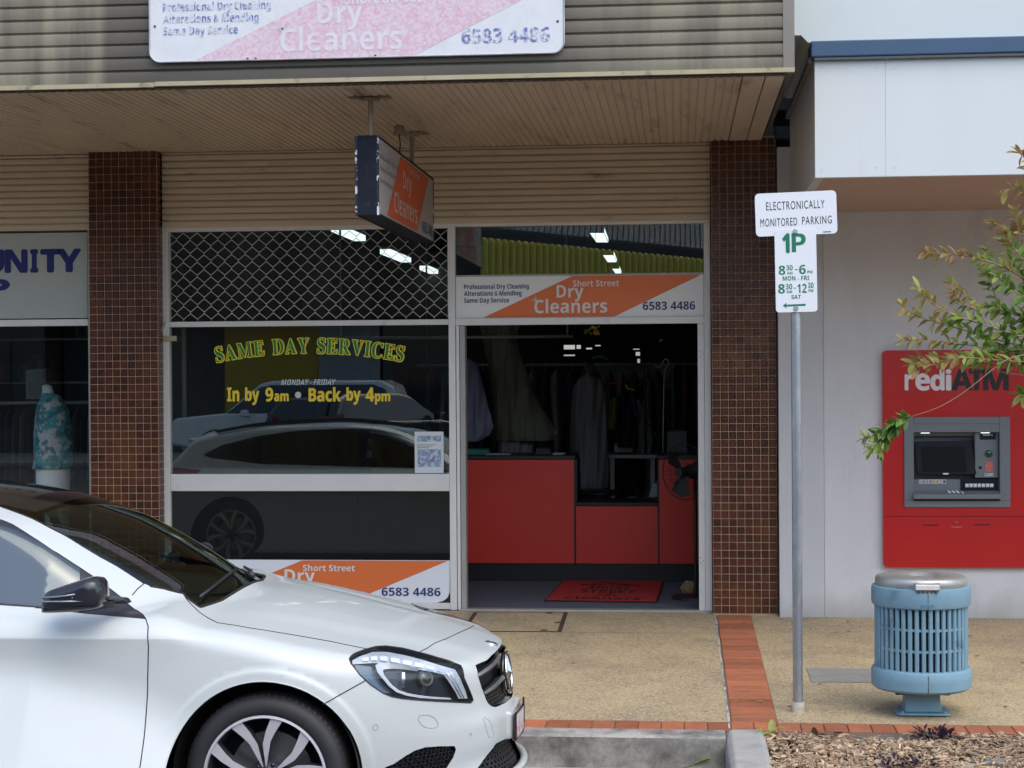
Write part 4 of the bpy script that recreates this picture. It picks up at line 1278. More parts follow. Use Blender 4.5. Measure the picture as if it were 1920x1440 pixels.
# ------------------------------------------------------------------ neighbouring building with the cash machine
M_white = MATS.get('car_paint')
M_wal = mat('pale_fibre_cement', (.64, .685, .69), .6, var=.02, vscale=2, dirt=(.56, .54, .53), dscale=1.6, damt=(.62, .9), stretch=(3, 1, .4))
M_rend = mat('pink_grey_render', (.64, .645, .655), .8, var=.05, vscale=2.5, var2=.04, v2scale=60, bump=.2, bscale=90, dirt=(.46, .44, .43), dscale=2.2, damt=(.58, .9), stretch=(2.5, 1, .5))
M_pil = mat('grey_white_pilaster', (.56, .57, .58), .6, var=.05, vscale=3, dirt=(.30, .29, .28), dscale=3, damt=(.62, .85), stretch=(2, 1, .6))
def foot_grime(m, z0, z1, c, amt):
    nt = m.node_tree; N, L = nt.nodes, nt.links
    b = N['Principled BSDF']; src = b.inputs['Base Color'].links[0].from_socket
    g = N.new('ShaderNodeNewGeometry'); sp_ = N.new('ShaderNodeSeparateXYZ'); L.new(g.outputs['Position'], sp_.inputs[0])
    n = N.new('ShaderNodeTexNoise'); n.inputs['Scale'].default_value = 5; n.inputs['Detail'].default_value = 7; L.new(g.outputs['Position'], n.inputs['Vector'])
    ma = N.new('ShaderNodeMath'); ma.operation = 'MULTIPLY_ADD'; ma.inputs[1].default_value = -.30; L.new(n.outputs['Fac'], ma.inputs[0]); L.new(sp_.outputs[2], ma.inputs[2])
    mr = N.new('ShaderNodeMapRange'); mr.inputs['From Min'].default_value, mr.inputs['From Max'].default_value, mr.inputs['To Min'].default_value, mr.inputs['To Max'].default_value = z0 - .15, z1 - .15, amt, 0
    L.new(ma.outputs[0], mr.inputs['Value'])
    mx = N.new('ShaderNodeMix'); mx.data_type = 'RGBA'; L.new(mr.outputs[0], mx.inputs['Factor']); L.new(src, mx.inputs['A']); mx.inputs['B'].default_value = (*c, 1)
    L.new(mx.outputs['Result'], b.inputs['Base Color'])
foot_grime(M_rend, -.02, .22, (.30, .28, .24), .6); foot_grime(M_pil, -.02, .16, (.28, .27, .24), .6)
M_blue = mat('blue_band', (.035, .085, .165), .45, var=.06, vscale=3)
M_sofr = mat('tan_soffit', (.46, .31, .235), .6, var=.04)
nb = thing('bank_building', 'white and pink-grey building with blue band and boxed awning on the right', 'building', (2.5, 0, 0))
RY = -.18
px0 = P(1545, 800, RY).x
aq0, aq1 = P(1700, 945, RY - .05), P(1888, 790, RY - .05)
for x_0, x_1, z_0, z_1 in ((px0, aq0.x, -.15, 3.2), (aq1.x, 6.5, -.15, 3.2), (aq0.x, aq1.x, -.15, aq0.z), (aq0.x, aq1.x, aq1.z, 3.2)):
    rbox(x_0, x_1, RY, .3, z_0, z_1).build('rendered_wall', M_rend, nb)
rbox(PRx1 + .012, px0 - .003, RY - .012, .3, -.15, 3.2).build('pilaster', M_pil, nb)
RFY = -2.40
rx0 = P(1528, 220, RFY).x
bz0, bz1 = P(1528, 333, RFY).z, P(1528, 106, RFY).z
fw_ = P(1661, 333, RFY).x
rbox(rx0, fw_ - .0006, RFY, RFY + .05, bz0, bz1).build('fascia_panel', M_wal, nb)
rbox(fw_ + .0006, 6.5, RFY, RFY + .05, bz0, bz1).build('fascia_panel', M_wal, nb)
rbox(rx0, rx0 + .05, RFY + .051, RY - .013, bz0, bz1 - .02).build('side_panel', mat('side_white_shaded', (.50, .51, .53), .6, var=.05), nb)  # white side panel, its grey shading put into the base colour
rbox(rx0 + .051, 6.5, RFY + .051, RY - .001, bz0 + .004, bz0 + .05).build('soffit', M_sofr, nb)
for a_, b_ in ((1541, 126), (1645, 128), (1677, 129), (1541, 319), (1644, 314), (1679, 314)):
    q = P(a_, b_, RFY)
    MB().lathe([(0, -.0015), (.0045, -.0015), (.005, 0)], tuple(q), 10, 'y').build('screw', M_pil, nb)
ub0, ub1 = P(1600, 106, RFY - .05).z, P(1600, 76, RFY - .05).z
rbx = P(1521, 90, RFY - .05).x
rbox(rbx, 6.5, RFY - .05, RFY + .2, ub0 + .004, ub1 + .004).build('blue_band', M_blue, nb, bevel=.006)
rbox(rbx + .02, 6.5, RFY - .03, RFY + .2, ub0 - .012, ub0 + .003).build('band_shadow_gap', M_bgloss if 'M_bgloss' in globals() else M_blue, nb)
mb = MB()
uwx = .60
uY = RFY + .0
q0, q1 = P(1515, 75, uY), P(1502, 66, uY)
mb.prism([(uwx, uY, q1.z), (q1.x, uY, q1.z), (q0.x, uY, ub1 + .0045), (6.5, uY, ub1 + .0045), (6.5, uY, 8.5), (uwx, uY, 8.5)], (0, 2.0, 0))
mb.build('upper_wall', mat('upper_render', (.60, .665, .665), .75, var=.03, vscale=2, bump=.2, bscale=150), nb)
# dark gutter edge running back between the two awnings
MB().hexa([(rx0 - .03, RFY + .03, bz1 - .03), (rx0, RFY + .03, bz1 - .03), (rx0, RY, bz1 - .03), (rx0 - .03, RY, bz1 - .03), (rx0 - .03, RFY + .03, bz1 - .0), (rx0, RFY + .03, bz1), (rx0, RY, bz1), (rx0 - .03, RY, bz1)]).build('side_flashing', mat('flashing', (.16, .15, .14), .6), nb)
rbox(FX1 - .001, rx0 - .035, -2.2, .3, 3.7, 3.75).build('gap_cover', M_cladgap, nb)
rbox(PRx1 + .001, rx0 + .3, .31, .5, -.1, 8.0).build('party_wall', M_cladgap, nb)

# ------------------------------------------------------------------ shell of the two shops
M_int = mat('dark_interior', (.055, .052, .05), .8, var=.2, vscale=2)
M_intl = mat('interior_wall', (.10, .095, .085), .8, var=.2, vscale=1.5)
shop = thing('shop_building', 'dry cleaning shop interior behind the glass and open doorway', 'building', (-2, 4, 0))
DX0 = P(860, 1140, 0).x
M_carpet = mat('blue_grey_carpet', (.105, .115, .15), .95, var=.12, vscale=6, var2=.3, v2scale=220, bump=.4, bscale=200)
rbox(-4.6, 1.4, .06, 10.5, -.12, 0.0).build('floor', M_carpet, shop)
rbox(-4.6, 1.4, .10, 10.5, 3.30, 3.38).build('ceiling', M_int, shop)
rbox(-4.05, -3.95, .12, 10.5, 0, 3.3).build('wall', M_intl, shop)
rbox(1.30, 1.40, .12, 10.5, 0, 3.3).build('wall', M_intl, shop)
# back wall with daylight slots
BY = 10.0
def slot(a_, b_, c_, d_):
    q, w_ = P(a_, b_, BY), P(c_, d_, BY)
    return (q.x, w_.x, w_.z, q.z)
slots = [slot(1057, 647, 1078, 655), slot(1081, 647, 1089, 654), slot(1099, 652, 1110, 655), slot(1057, 665, 1078, 667.5), slot(1116, 647, 1126, 649), slot(1192, 660, 1200, 667), slot(1195, 673, 1200, 682), slot(1187, 654, 1199, 655.5)]
cutsx = sorted(set([-4.0, 1.35] + [v for s_ in slots for v in s_[:2]]))
cutsz = sorted(set([0, 3.32] + [v for s_ in slots for v in s_[2:]]))
mb = MB()
for i in range(len(cutsx) - 1):
    run = None
    for j in range(len(cutsz) - 1):
        mx_, mz_ = (cutsx[i] + cutsx[i + 1]) / 2, (cutsz[j] + cutsz[j + 1]) / 2
        hole = any(s_[0] < mx_ < s_[1] and s_[2] < mz_ < s_[3] for s_ in slots)
        if not hole:
            if run is None: run = [cutsz[j], cutsz[j + 1]]
            else: run[1] = cutsz[j + 1]
        if hole or j == len(cutsz) - 2:
            if run: mb.box(cutsx[i], cutsx[i + 1], BY, BY + .02, run[0], run[1]); run = None
mb.build('back_wall', M_int, shop)

shop2 = thing('shop_building', 'community shop interior behind the glass left of the tiled pillar', 'building', (-5.2, 3, 0))
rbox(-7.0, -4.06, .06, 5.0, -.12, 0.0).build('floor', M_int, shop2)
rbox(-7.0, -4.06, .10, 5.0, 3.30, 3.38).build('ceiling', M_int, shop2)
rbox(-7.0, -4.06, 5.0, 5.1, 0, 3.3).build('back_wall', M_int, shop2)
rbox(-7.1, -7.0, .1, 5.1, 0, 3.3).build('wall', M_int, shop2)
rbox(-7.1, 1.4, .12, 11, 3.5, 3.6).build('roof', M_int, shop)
rbox(PLx0 + .02, PLx1 - .02, .11, .2, 0, 3.3).build('wall', M_int, shop)
# walls above the shopfront (parapet behind the awning) so no daylight leaks in
rbox(-7.1, PRx1, .061, .12, P(820, 405, 0).z, 5.5).build('parapet_wall', M_intl, shop)

# ------------------------------------------------------------------ shopfront frames and glass
M_alu = mat('white_aluminium', (.70, .70, .68), .42, metal=.1, var=.05, vscale=5, dirt=(.32, .30, .27), dscale=5, damt=(.60, .82))
M_alud = mat('old_aluminium', (.36, .35, .33), .5, metal=.3, var=.1, vscale=6)
G_win = glass('shop_glass', (.92, .95, .94), 1.85)
G_low = glass('lower_shop_glass', (.80, .82, .82), 1.50)
win = thing('shop_window', 'large framed shop window lettered same day services with security grille on top', 'window', (P(580, 1100, 0).x, 0, 0))
def rect(a_, b_, c_, d_, Y):
    q, w_ = P(a_, b_, Y), P(c_, d_, Y)
    return q.x, w_.x, w_.z, q.z
def bar(a_, b_, c_, d_, y0, y1, name, m, parent, bevel=.003, **kw):
    x0, x1, z0, z1 = rect(a_, b_, c_, d_, y0)
    return rbox(x0, x1, y0, y1, z0, z1).build(name, m, parent, bevel=bevel, **kw)
xl0, xl1 = P(304.5, 600, 0).x, P(316.5, 600, 0).x
xm0, xm1 = P(841.5, 700, 0).x, P(854, 700, 0).x
zt0, zt1 = P(580, 431, 0).z, P(580, 419.5, 0).z
rbox(xl0, xl1, 0, .07, .0, zt1 - .001).build('jamb', M_alu, win, bevel=.003)
rbox(xm0, xm1, 0, .07, .0, zt1 - .001).build('mullion', M_alu, win, bevel=.003)
rbox(xl1 + .001, xm0 - .001, .003, .06, zt0, zt1 - .002).build('head_rail', M_alu, win, bevel=.002)
z600, z610 = P(580, 611, 0).z, P(580, 601, 0).z
rbox(xl1 + .001, xm0 - .001, .002, .06, z600, z610).build('transom_rail', M_alu, win, bevel=.003)
zm0, zm1 = P(580, 921, 0).z, P(580, 889, 0).z
rbox(xl1 + .001, xm0 - .001, .001, .06, zm0, zm1).build('mid_rail', M_alu, win, bevel=.004)
zb = P(700, 1130, 0).z
rbox(xl1 + .001, xm0 - .001, .001, .06, 0.005, zb).build('bottom_rail', M_alu, win, bevel=.003)
rbox(xl1 + .0015, xm0 - .0015, .034, .040, z610 + .001, zt0 - .001).build('pane', G_win, win)
rbox(xl1 + .0015, xm0 - .0015, .034, .040, zm1 + .001, z600 - .001).build('pane', G_win, win)
zs1 = P(580, 1050, 0).z
rbox(xl1 + .0015, xm0 - .0015, .034, .040, zs1, zm0 - .001).build('pane', G_low, win)
rbox(xl1 + .0015, xm0 - .0015, .045, .055, zb + .001, zm0 - .001).build('backing_board', mat('board_black', (.012, .012, .012), .7), win, label='matt black board behind the lower glass')
# security grille: zigzag strands crossing at knots
M_wire = mat('grille_wire', (.62, .60, .56), .5, metal=.15)
gw0, gw1, gz0, gz1 = xl1 + .004, xm0 - .004, z610 + .003, zt0 - .003
ncx, ncz = 20, 6.5
cw_ = (gw1 - gw0) / ncx
ch = .105
for i in range(ncx + 1):
    pts_ = []
    zz = gz1
    n = 0
    k_ = 0
    x_c = gw0 + i * cw_
    sgn = 1
    while zz > gz0 - ch:
        # knot, then swing out and back to the next knot
        kx = x_c + (cw_ / 2 if (k_ % 2) else 0) * 1
        pts_ += [(kx, zz + .006), (kx, zz - .006)]
        zz -= ch / 2; k_ += 1
    for side in (0, 1):
        q = []
        for j, (a_, b_) in enumerate(pts_):
            kk = j // 2
            xx = x_c + (cw_ / 2 * (1 if side == 0 else -1) if kk % 2 else 0)
            if gz0 - .001 <= b_ <= gz1 and gw0 - .002 <= xx <= gw1 + .002: q.append((xx, .018, b_))
            elif b_ < gz0: break
        if len(q) > 2: MB().tube(q, .0023, 5).build('grille_strand', M_wire, win)

# transom light and doorway
dw = thing('door_frame', 'white aluminium frame of the open doorway with signed transom glass', 'door frame', (P(1090, 1140, 0).x, 0, 0))
xr0, xr1 = P(1309.5, 870, 0).x, P(1322, 870, 0).x
xr2 = P(1334, 870, 0).x
ztr0, ztr1 = P(1090, 608, 0).z, P(1090, 595, 0).z
zh = P(1090, 421.5, 0).z
rbox(xm1 + .001, xr2, .003, .06, zh, zt1 - .002).build('head_rail', M_alu, dw, bevel=.002)
rbox(xm1 + .001, xr1 - .001, .002, .06, ztr0, ztr1).build('transom_rail', M_alu, dw, bevel=.003)
rbox(xr1, xr2 - .0, -.004, .07, .0, zh - .001).build('jamb', M_alu, dw, bevel=.003)
rbox(xr0, xr1 - .002, .004, .10, .0, ztr0 - .001).build('door_jamb', M_alu, dw, bevel=.003)
rbox(xm1 + .004, P(862, 870, 0).x, .012, .06, .0, ztr0 - .001).build('door_jamb', M_alu, dw, bevel=.002)
rbox(P(863, 870, 0).x, P(872.5, 870, 0).x, .02, .12, .0, ztr0 - .001).build('door_jamb', M_alud, dw, bevel=.002, label='grey inner door jamb')
rbox(xm1 + .0015, xr1 - .0015, .034, .040, ztr1 + .001, zh - .001).build('pane', G_win, dw)
rbox(xm1 + .02, xr2, -.02, .07, -.012, .010).build('threshold', M_alud, dw, bevel=.003)
for a_, b_ in ((1313, 659), (1318, 664), (1313, 669), (1313, 1046), (1319, 1051), (1314, 1056)):
    q = P(a_, b_, 0)
    MB().lathe([(0, -.001), (.0032, -.001), (.0034, .004)], tuple(q), 8, 'y').build('screw_hole', M_joint, dw)
q = P(320, 635, -.005)
bk = rbox(q.x - .055, q.x + .045, -.02, .0, q.z - .018, q.z + .020)
bk.build('wood_offcut', mat('raw_wood', (.42, .36, .25), .8, var=.15, vscale=30), win, bevel=.003)
MB().hexa([(q.x - .075, -.03, q.z + .03), (q.x - .065, -.03, q.z + .03), (q.x - .065, .0, q.z + .03), (q.x - .075, .0, q.z + .03), (q.x - .045, -.03, q.z + .12), (q.x - .035, -.03, q.z + .12), (q.x - .035, 0, q.z + .12), (q.x - .045, 0, q.z + .12)]).build('latch', M_alud, win)

# step tiles along the shopfront base
M_sill = mat('sill_tile', (.10, .045, .035), .35, objrand=.3, var=.2, vscale=20)
sill = thing('step_edging', 'dark red tile edging at the foot of the shopfront', 'tile edging', (-1, -.02, 0))
sill['kind'] = 'structure'
rbox(PLx1 + .02, PRx0 - .012, -.098, -.021, -.06, -.010).build('mortar', M_grout, sill)
ms = brick_mesh(.158, .070, .03, .002); ms.materials[0] = M_sill
x = PLx1 + .11
while x < PRx0 - .09:
    put('tile', ms, (x, -.060, -.006), sill); x += .162

# ------------------------------------------------------------------ pit cover and channel grate in the footpath
pc = thing('pit_cover', 'aggregate-filled access cover with rusty frame in the footpath by the doorway', 'access cover', (-.9, -.35, 0))
M_rust = mat('rusty_frame', (.075, .040, .030), .8, var=.3, vscale=20)
def on_path(a_, b_):
    d = ray(a_, b_)
    t = (0 - CAM.z + .024 * -CAM.y * -1) if False else None
    # plane z = .024 y
    k = (.024 * CAM.y - CAM.z) / (d.z - .024 * d.y)
    return CAM + d * k
c0, c1, c2, c3 = on_path(892, 1149), on_path(1061, 1149), on_path(1049, 1185), on_path(868, 1184)
def strip_on(a_, b_, w_, name):
    d = (b_ - a_).normalized(); nrm = Vector((-d.y, d.x, 0)) * w_ / 2
    q = [a_ - nrm, b_ - nrm, b_ + nrm, a_ + nrm]
    return MB().prism([(p.x, p.y, slope_z(p.y) + .0005) for p in q], (0, 0, .004)).build(name, M_rust, pc)
strip_on(c0, c1, .008, 'frame_bar'); strip_on(c1, c2, .028, 'frame_bar'); strip_on(c2, c3, .010, 'frame_bar'); strip_on(c3, c0, .028, 'frame_bar')
MB().prism([(p.x, p.y, slope_z(p.y) + .0006) for p in (c0, c1, c2, c3)], (0, 0, .002)).build('cover_infill', M_agg, pc)
for a_, b_ in ((1030, 1150.5), (1020, 1182.5), (1046, 1168)):
    q = on_path(a_, b_)
    MB().lathe([(0, .0055), (.022, .0055), (.026, .003)], (q.x, q.y, slope_z(q.y)), 14, 'z').build('lifting_eye', M_rust, pc)
gq0, gq1, gq2 = on_path(1512, 1253), on_path(1640, 1253), on_path(1640, 1280)
ch_ = MB().prism([(p[0], p[1], slope_z(p[1]) - .002) for p in ((gq0.x, gq2.y), (gq1.x + .35, gq2.y), (gq1.x + .35, gq0.y), (gq0.x, gq0.y))], (0, 0, .004)).build('service_cover', mat('dull_steel', (.27, .26, .24), .7, var=.15, vscale=8, var2=.15, v2scale=60))
tag(ch_, 'long grey metal service cover set in the footpath between post and bin', 'access cover')
# ------------------------------------------------------------------ sign colours
S_wht = mat('sign_white', (.80, .82, .82), .35)
S_org = mat('sign_orange', (.72, .165, .04), .4)
S_blu = mat('sign_blue', (.02, .035, .16), .5)
S_dblu = mat('sign_dull_blue', (.045, .06, .17), .5)
X_, Z_ = Vector((1, 0, 0)), Vector((0, 0, 1))
SB = '\U0001D412'
def serif(s):
    out = ''
    for ch in s:
        if 'A' <= ch <= 'Z': out += chr(0x1D400 + ord(ch) - 65)
        elif 'a' <= ch <= 'z': out += chr(0x1D41A + ord(ch) - 97)
        elif '0' <= ch <= '9': out += chr(0x1D7CE + ord(ch) - 48)
        else: out += ch
    return out
def banner(root, O, ux, uz, W, H, mw=None, mo=None, mt=None, mb_=None, lift=.0015, radius=0.0, big=False, faded=False):
    mw, mo, mt, mb_ = mw or S_wht, mo or S_org, mt or S_dblu, mb_ or S_blu
    tw = mat('faded_letter', (.69, .66, .70), .6, dirt=(.66, .45, .52), dscale=11, damt=(.53, .68)) if faded else mat('sign_letter_white', (.70, .71, .70), .4)
    r = lambda a, b, c, d: (a * W, b * W, c * H, d * H)
    e = .010
    flat_poly(O, ux, uz, [(.111 * W, e * H), (.643 * W, e * H), (.993 * W, (1 - e) * H), (.474 * W, (1 - e) * H)], lift).build('orange_band', mo, root, fixn=False)
    L = lambda *a, **k: lettering(a[0], O, ux, uz, r(*a[1]), a[2], root, lift=lift * 2.2, **k)
    L('Professional Dry Cleaning', (.034, .298, .665, .82), mt, offset=.006)
    L('Alterations & Mending', (.034, .268, .50, .655), mt, offset=.006)
    L('Same Day Service', (.034, .217, .335, .49), mt, offset=.006)
    L('Short Street', (.476, .662, .735, .895), tw, offset=.014)
    L('Dry', (.410, .519, .375, .775), tw, offset=.030)
    L('Cleaners', (.320, .614, .10, .445), tw, offset=.034)
    L('6583 4486', (.757, .966, .155, .355), mb_, offset=.016)
    # sparkle on the C
    cx, cz = .325 * W, .42 * H
    sp_ = MB()
    for k in range(12):
        a = R(30 * k); l = (.030 if k % 3 == 0 else .016) * W
        q = [(cx + l * math.cos(a), cz + l * math.sin(a)), (cx + .0012 * W * math.cos(a + 1.57), cz + .0012 * W * math.sin(a + 1.57)), (cx - .0012 * W * math.cos(a + 1.57), cz - .0012 * W * math.sin(a + 1.57))]
        sp_.add([Vector(O) + Vector(ux) * u_ + Vector(uz) * w_ + Vector(ux).cross(Vector(uz)) * lift * 3 for u_, w_ in q], [(0, 1, 2)])
    sp_.build('sparkle', tw, root, fixn=False)

# sign in the transom over the door, fixed inside the glass
q0, q1 = P(854.5, 594.5, .030), P(1321.5, 512, .030)
sg = thing('shop_sign', 'white and orange dry cleaners sign behind the transom glass above the doorway', 'sign', (q0.x, .03, q0.z))
q1 = P(1321, 514, .03)
rbox(xm1 + .003, xr1 - .003, .0262, .030, ztr1 + .002, q1.z).build('sign_panel', S_wht, sg)
rbox(xm1 + .003, xr1 - .003, .020, .033, q1.z + .0005, q1.z + .012).build('sign_top_rail', M_alud, sg)
banner(sg, (xm1 + .003, .0260, ztr1 + .002), X_, Z_, xr1 - xm1 - .006, q1.z - ztr1 - .002)
# sign under the big window
sg = thing('shop_sign', 'white and orange dry cleaners sign at the window foot, half hidden by the car', 'sign', (xl1, .01, .06))
H_ = zs1 - zb - .002
flat_poly((xl1 + .002, .0, zb + .001), X_, Z_, round_rect(0, xm0 - xl1 - .004, 0, H_ - .001, .10)[:18] + [(0, H_ - .001), (0, 0)] if False else [(0, 0), (xm0 - xl1 - .10, 0), (xm0 - xl1 - .055, .012), (xm0 - xl1 - .022, .038), (xm0 - xl1 - .007, .075), (xm0 - xl1 - .004, H_), (0, H_)], -.012, .012).build('sign_panel', mat('sign_cool_white', (.74, .77, .82), .4), sg)
rbox(xl1 + .002, xm0 - .002, .020, .033, zb + .001, zs1 - .001).build('sign_backing', M_bgloss if 'M_bgloss' in globals() else mat('gloss_black', (.012, .012, .014), .12), sg)
banner(sg, (xl1 + .002, .0118, zb + .001), X_, Z_, xm0 - xl1 - .004, H_, mw=MATS['sign_cool_white'])
# faded fascia sign
M_fadew = mat('faded_white', (.68, .70, .73), .6, var=.05, vscale=8, dirt=(.36, .40, .44), dscale=9, damt=(.66, .9))
def crackle(m, scale, c, w=.012, amt=.8, dist=.35):
    nt = m.node_tree; N, L = nt.nodes, nt.links
    b = N['Principled BSDF']; src = b.inputs['Base Color'].links[0].from_socket
    g = N.new('ShaderNodeNewGeometry')
    nz = N.new('ShaderNodeTexNoise'); nz.inputs['Scale'].default_value = 7; L.new(g.outputs['Position'], nz.inputs['Vector'])
    ad = N.new('ShaderNodeMix'); ad.data_type = 'RGBA'; ad.blend_type = 'ADD'; ad.inputs['Factor'].default_value = dist
    L.new(g.outputs['Position'], ad.inputs['A']); L.new(nz.outputs['Color'], ad.inputs['B'])
    v = N.new('ShaderNodeTexVoronoi'); v.feature = 'DISTANCE_TO_EDGE'; v.inputs['Scale'].default_value = scale
    L.new(ad.outputs['Result'], v.inputs['Vector'])
    mr = N.new('ShaderNodeMapRange'); mr.inputs['From Min'].default_value, mr.inputs['From Max'].default_value = w, 0
    mr.inputs['To Max'].default_value = amt; L.new(v.outputs['Distance'], mr.inputs['Value'])
    mk = N.new('ShaderNodeTexNoise'); mk.inputs['Scale'].default_value = 2.2; L.new(g.outputs['Position'], mk.inputs['Vector'])
    m2 = N.new('ShaderNodeMapRange'); m2.inputs['From Min'].default_value, m2.inputs['From Max'].default_value = .42, .6; L.new(mk.outputs['Fac'], m2.inputs['Value'])
    mu = N.new('ShaderNodeMath'); mu.operation = 'MULTIPLY'; L.new(mr.outputs[0], mu.inputs[0]); L.new(m2.outputs[0], mu.inputs[1])
    mx = N.new('ShaderNodeMix'); mx.data_type = 'RGBA'; L.new(mu.outputs[0], mx.inputs['Factor']); L.new(src, mx.inputs['A']); mx.inputs['B'].default_value = (*c, 1)
    L.new(mx.outputs['Result'], b.inputs['Base Color'])
M_fadep = mat('faded_pink', (.66, .41, .49), .65, var=.08, vscale=20, dirt=(.66, .52, .60), dscale=22, damt=(.36, .60))
M_fadeb = mat('faded_blue', (.13, .17, .42), .6, dirt=(.66, .69, .73), dscale=38, damt=(.44, .58))
crackle(M_fadew, 13, (.30, .34, .38), .016, .9); crackle(M_fadep, 13, (.60, .20, .23), .016)
add_speckle(M_fadep, 70, (.72, .64, .68), .6, (.50, .7))
sgY = AY - .030
q0, q1 = P(281, 113, sgY), P(1058, 103, sgY)
SW, SH = q1.x - q0.x, .402
S0z = (q0.z + q1.z) / 2
sg = thing('fascia_sign', 'large cracked and faded dry cleaners sign with pink band on the awning fascia', 'sign', (q0.x, sgY, S0z))
flat_poly((q0.x, sgY, S0z), X_, Z_, round_rect(0, SW, 0, SH, .062, 8), 0, .012).build('sign_panel', M_fadew, sg)
MB().tube([(q0.x + a_, sgY - .002, S0z + b_) for a_, b_ in round_rect(0, SW, 0, SH, .062, 8)], .0045, 6, closed=True).build('sign_rim', mat('rim_grey', (.40, .40, .41), .5, metal=.3, var=.3, vscale=12), sg)
banner(sg, (q0.x, sgY, S0z), X_, Z_, SW, SH * .985, M_fadew, M_fadep, M_fadeb, M_fadeb, lift=.0012, faded=True)
for u_, w_ in ((.013, .49), (.012, .98), (.24, .018), (.26, .018), (.55, .018), (.985, .42), (.5, .97)):
    MB().lathe([(0, -.004), (.006, -.004), (.007, 0)], (q0.x + u_ * SW, sgY, S0z + w_ * SH), 10, 'y').build('sign_screw', M_joint, sg)
for a_, b_ in ((.2, .3), (.5, .6), (.8, .9)):
    rbox(q0.x + a_ * SW, q0.x + (a_ + .02) * SW, sgY + .0125, AY + .004, S0z + .05, S0z + SH - .05).build('sign_batten', M_alud, sg)

# hanging light box under the awning
d1, d2 = 9.75, 11.97
hx1 = -.1720 * d1 + .002
hx0 = hx1 - .135
hy0, hy1 = CAM.y + d1, CAM.y + d2
pn = P(712, 253, hy0)
hz1 = P(712, 253, hy0).z; hz0 = P(712, 403, hy0).z
hs = thing('hanging_sign', 'dark framed light box sign hanging end-on beneath the awning', 'sign', ((hx0 + hx1) / 2, (hy0 + hy1) / 2, hz0))
M_navy = mat('navy_case', (.009, .013, .024), .7, spec=.25, var=.2, vscale=6, dirt=(.04, .05, .07), dscale=20, damt=(.55, .8))
rbox(hx0 + .008, hx1 - .008, hy0 + .006, hy1 - .006, hz0 + .006, hz1 - .006).build('case', M_navy, hs)
rbox(hx0 + .010, hx1 - .010, hy0 - .0, hy0 + .005, hz0 + .012, hz1 - .012).build('end_plate', M_navy, hs)
M_peel = mat('peeled_edge', (.010, .014, .024), .6, dirt=(.62, .66, .70), dscale=13, damt=(.54, .555))
for xx, yy in ((hx0, hy0), (hx1 - .012, hy0), (hx0, hy1 - .012), (hx1 - .012, hy1 - .012)):
    rbox(xx, xx + .012, yy - .002, yy + .012, hz0, hz1).build('edge_trim', M_peel, hs, bevel=.001)
for zz in (hz0, hz1 - .012):
    for xx in (hx0, hx1 - .012): rbox(xx + .0004, xx + .0116, hy0 + .0125, hy1 - .0125, zz + .0004, zz + .0116).build('edge_trim', M_navy, hs, bevel=.001)
    rbox(hx0 + .0125, hx1 - .0125, hy0 - .001, hy0 + .0115, zz + .0004, zz + .0116).build('edge_trim', M_navy, hs, bevel=.001)
M_faceR = mat('sign_face_grey', (.36, .35, .35), .45, dirt=(.26, .24, .24), dscale=6, damt=(.5, .75))
M_orgR = mat('sign_face_orange', (.56, .085, .022), .5, dirt=(.40, .08, .03), dscale=5, damt=(.5, .8))
M_letR = mat('sign_face_letter', (.50, .36, .33), .5)
W2, H2 = hy1 - hy0 - .026, hz1 - hz0 - .026
for side in (1, -1):
    if side == 1: O, ux = (hx1 - .004, hy0 + .013, hz0 + .013), Vector((0, 1, 0))
    else: O, ux = (hx0 + .004, hy1 - .013, hz0 + .013), Vector((0, -1, 0))
    flat_poly(O, ux, Z_, [(0, 0), (W2, 0), (W2, H2), (0, H2)], 0, .003).build('face_panel', M_faceR, hs)
    r = lambda a, b, c, d: (a * W2, b * W2, c * H2, d * H2)
    flat_poly(O, ux, Z_, [(.13 * W2, .01), (.66 * W2, .01), (.91 * W2, H2 - .01), (.36 * W2, H2 - .01)], .001).build('orange_band', M_orgR, hs, fixn=False)
    for t_, rr_ in (('Professional Dry Cleaning', (.02, .33, .72, .82)), ('Alterations & Mending', (.02, .28, .56, .66)), ('Same Day Service', (.02, .22, .40, .50))):
        lettering(t_, O, ux, Z_, r(*rr_), mat('sign_face_text', (.17, .18, .22), .5), hs, lift=.002)
    lettering('Short Street', O, ux, Z_, r(.50, .72, .82, .93), M_letR, hs, offset=.01, lift=.002)
    lettering('Dry', O, ux, Z_, r(.40, .55, .46, .80), M_letR, hs, offset=.02, lift=.002)
    lettering('Cleaners', O, ux, Z_, r(.24, .66, .12, .44), M_letR, hs, offset=.02, lift=.002)
    lettering('6583 4486', O, ux, Z_, r(.76, .985, .06, .24), mat('sign_face_blue', (.07, .08, .17), .5), hs, offset=.01, lift=.002)
M_rod = mat('beige_rod', (.30, .22, .14), .5, metal=.2, dirt=(.14, .08, .04), dscale=14, damt=(.5, .7))
hx = (hx0 + hx1) / 2
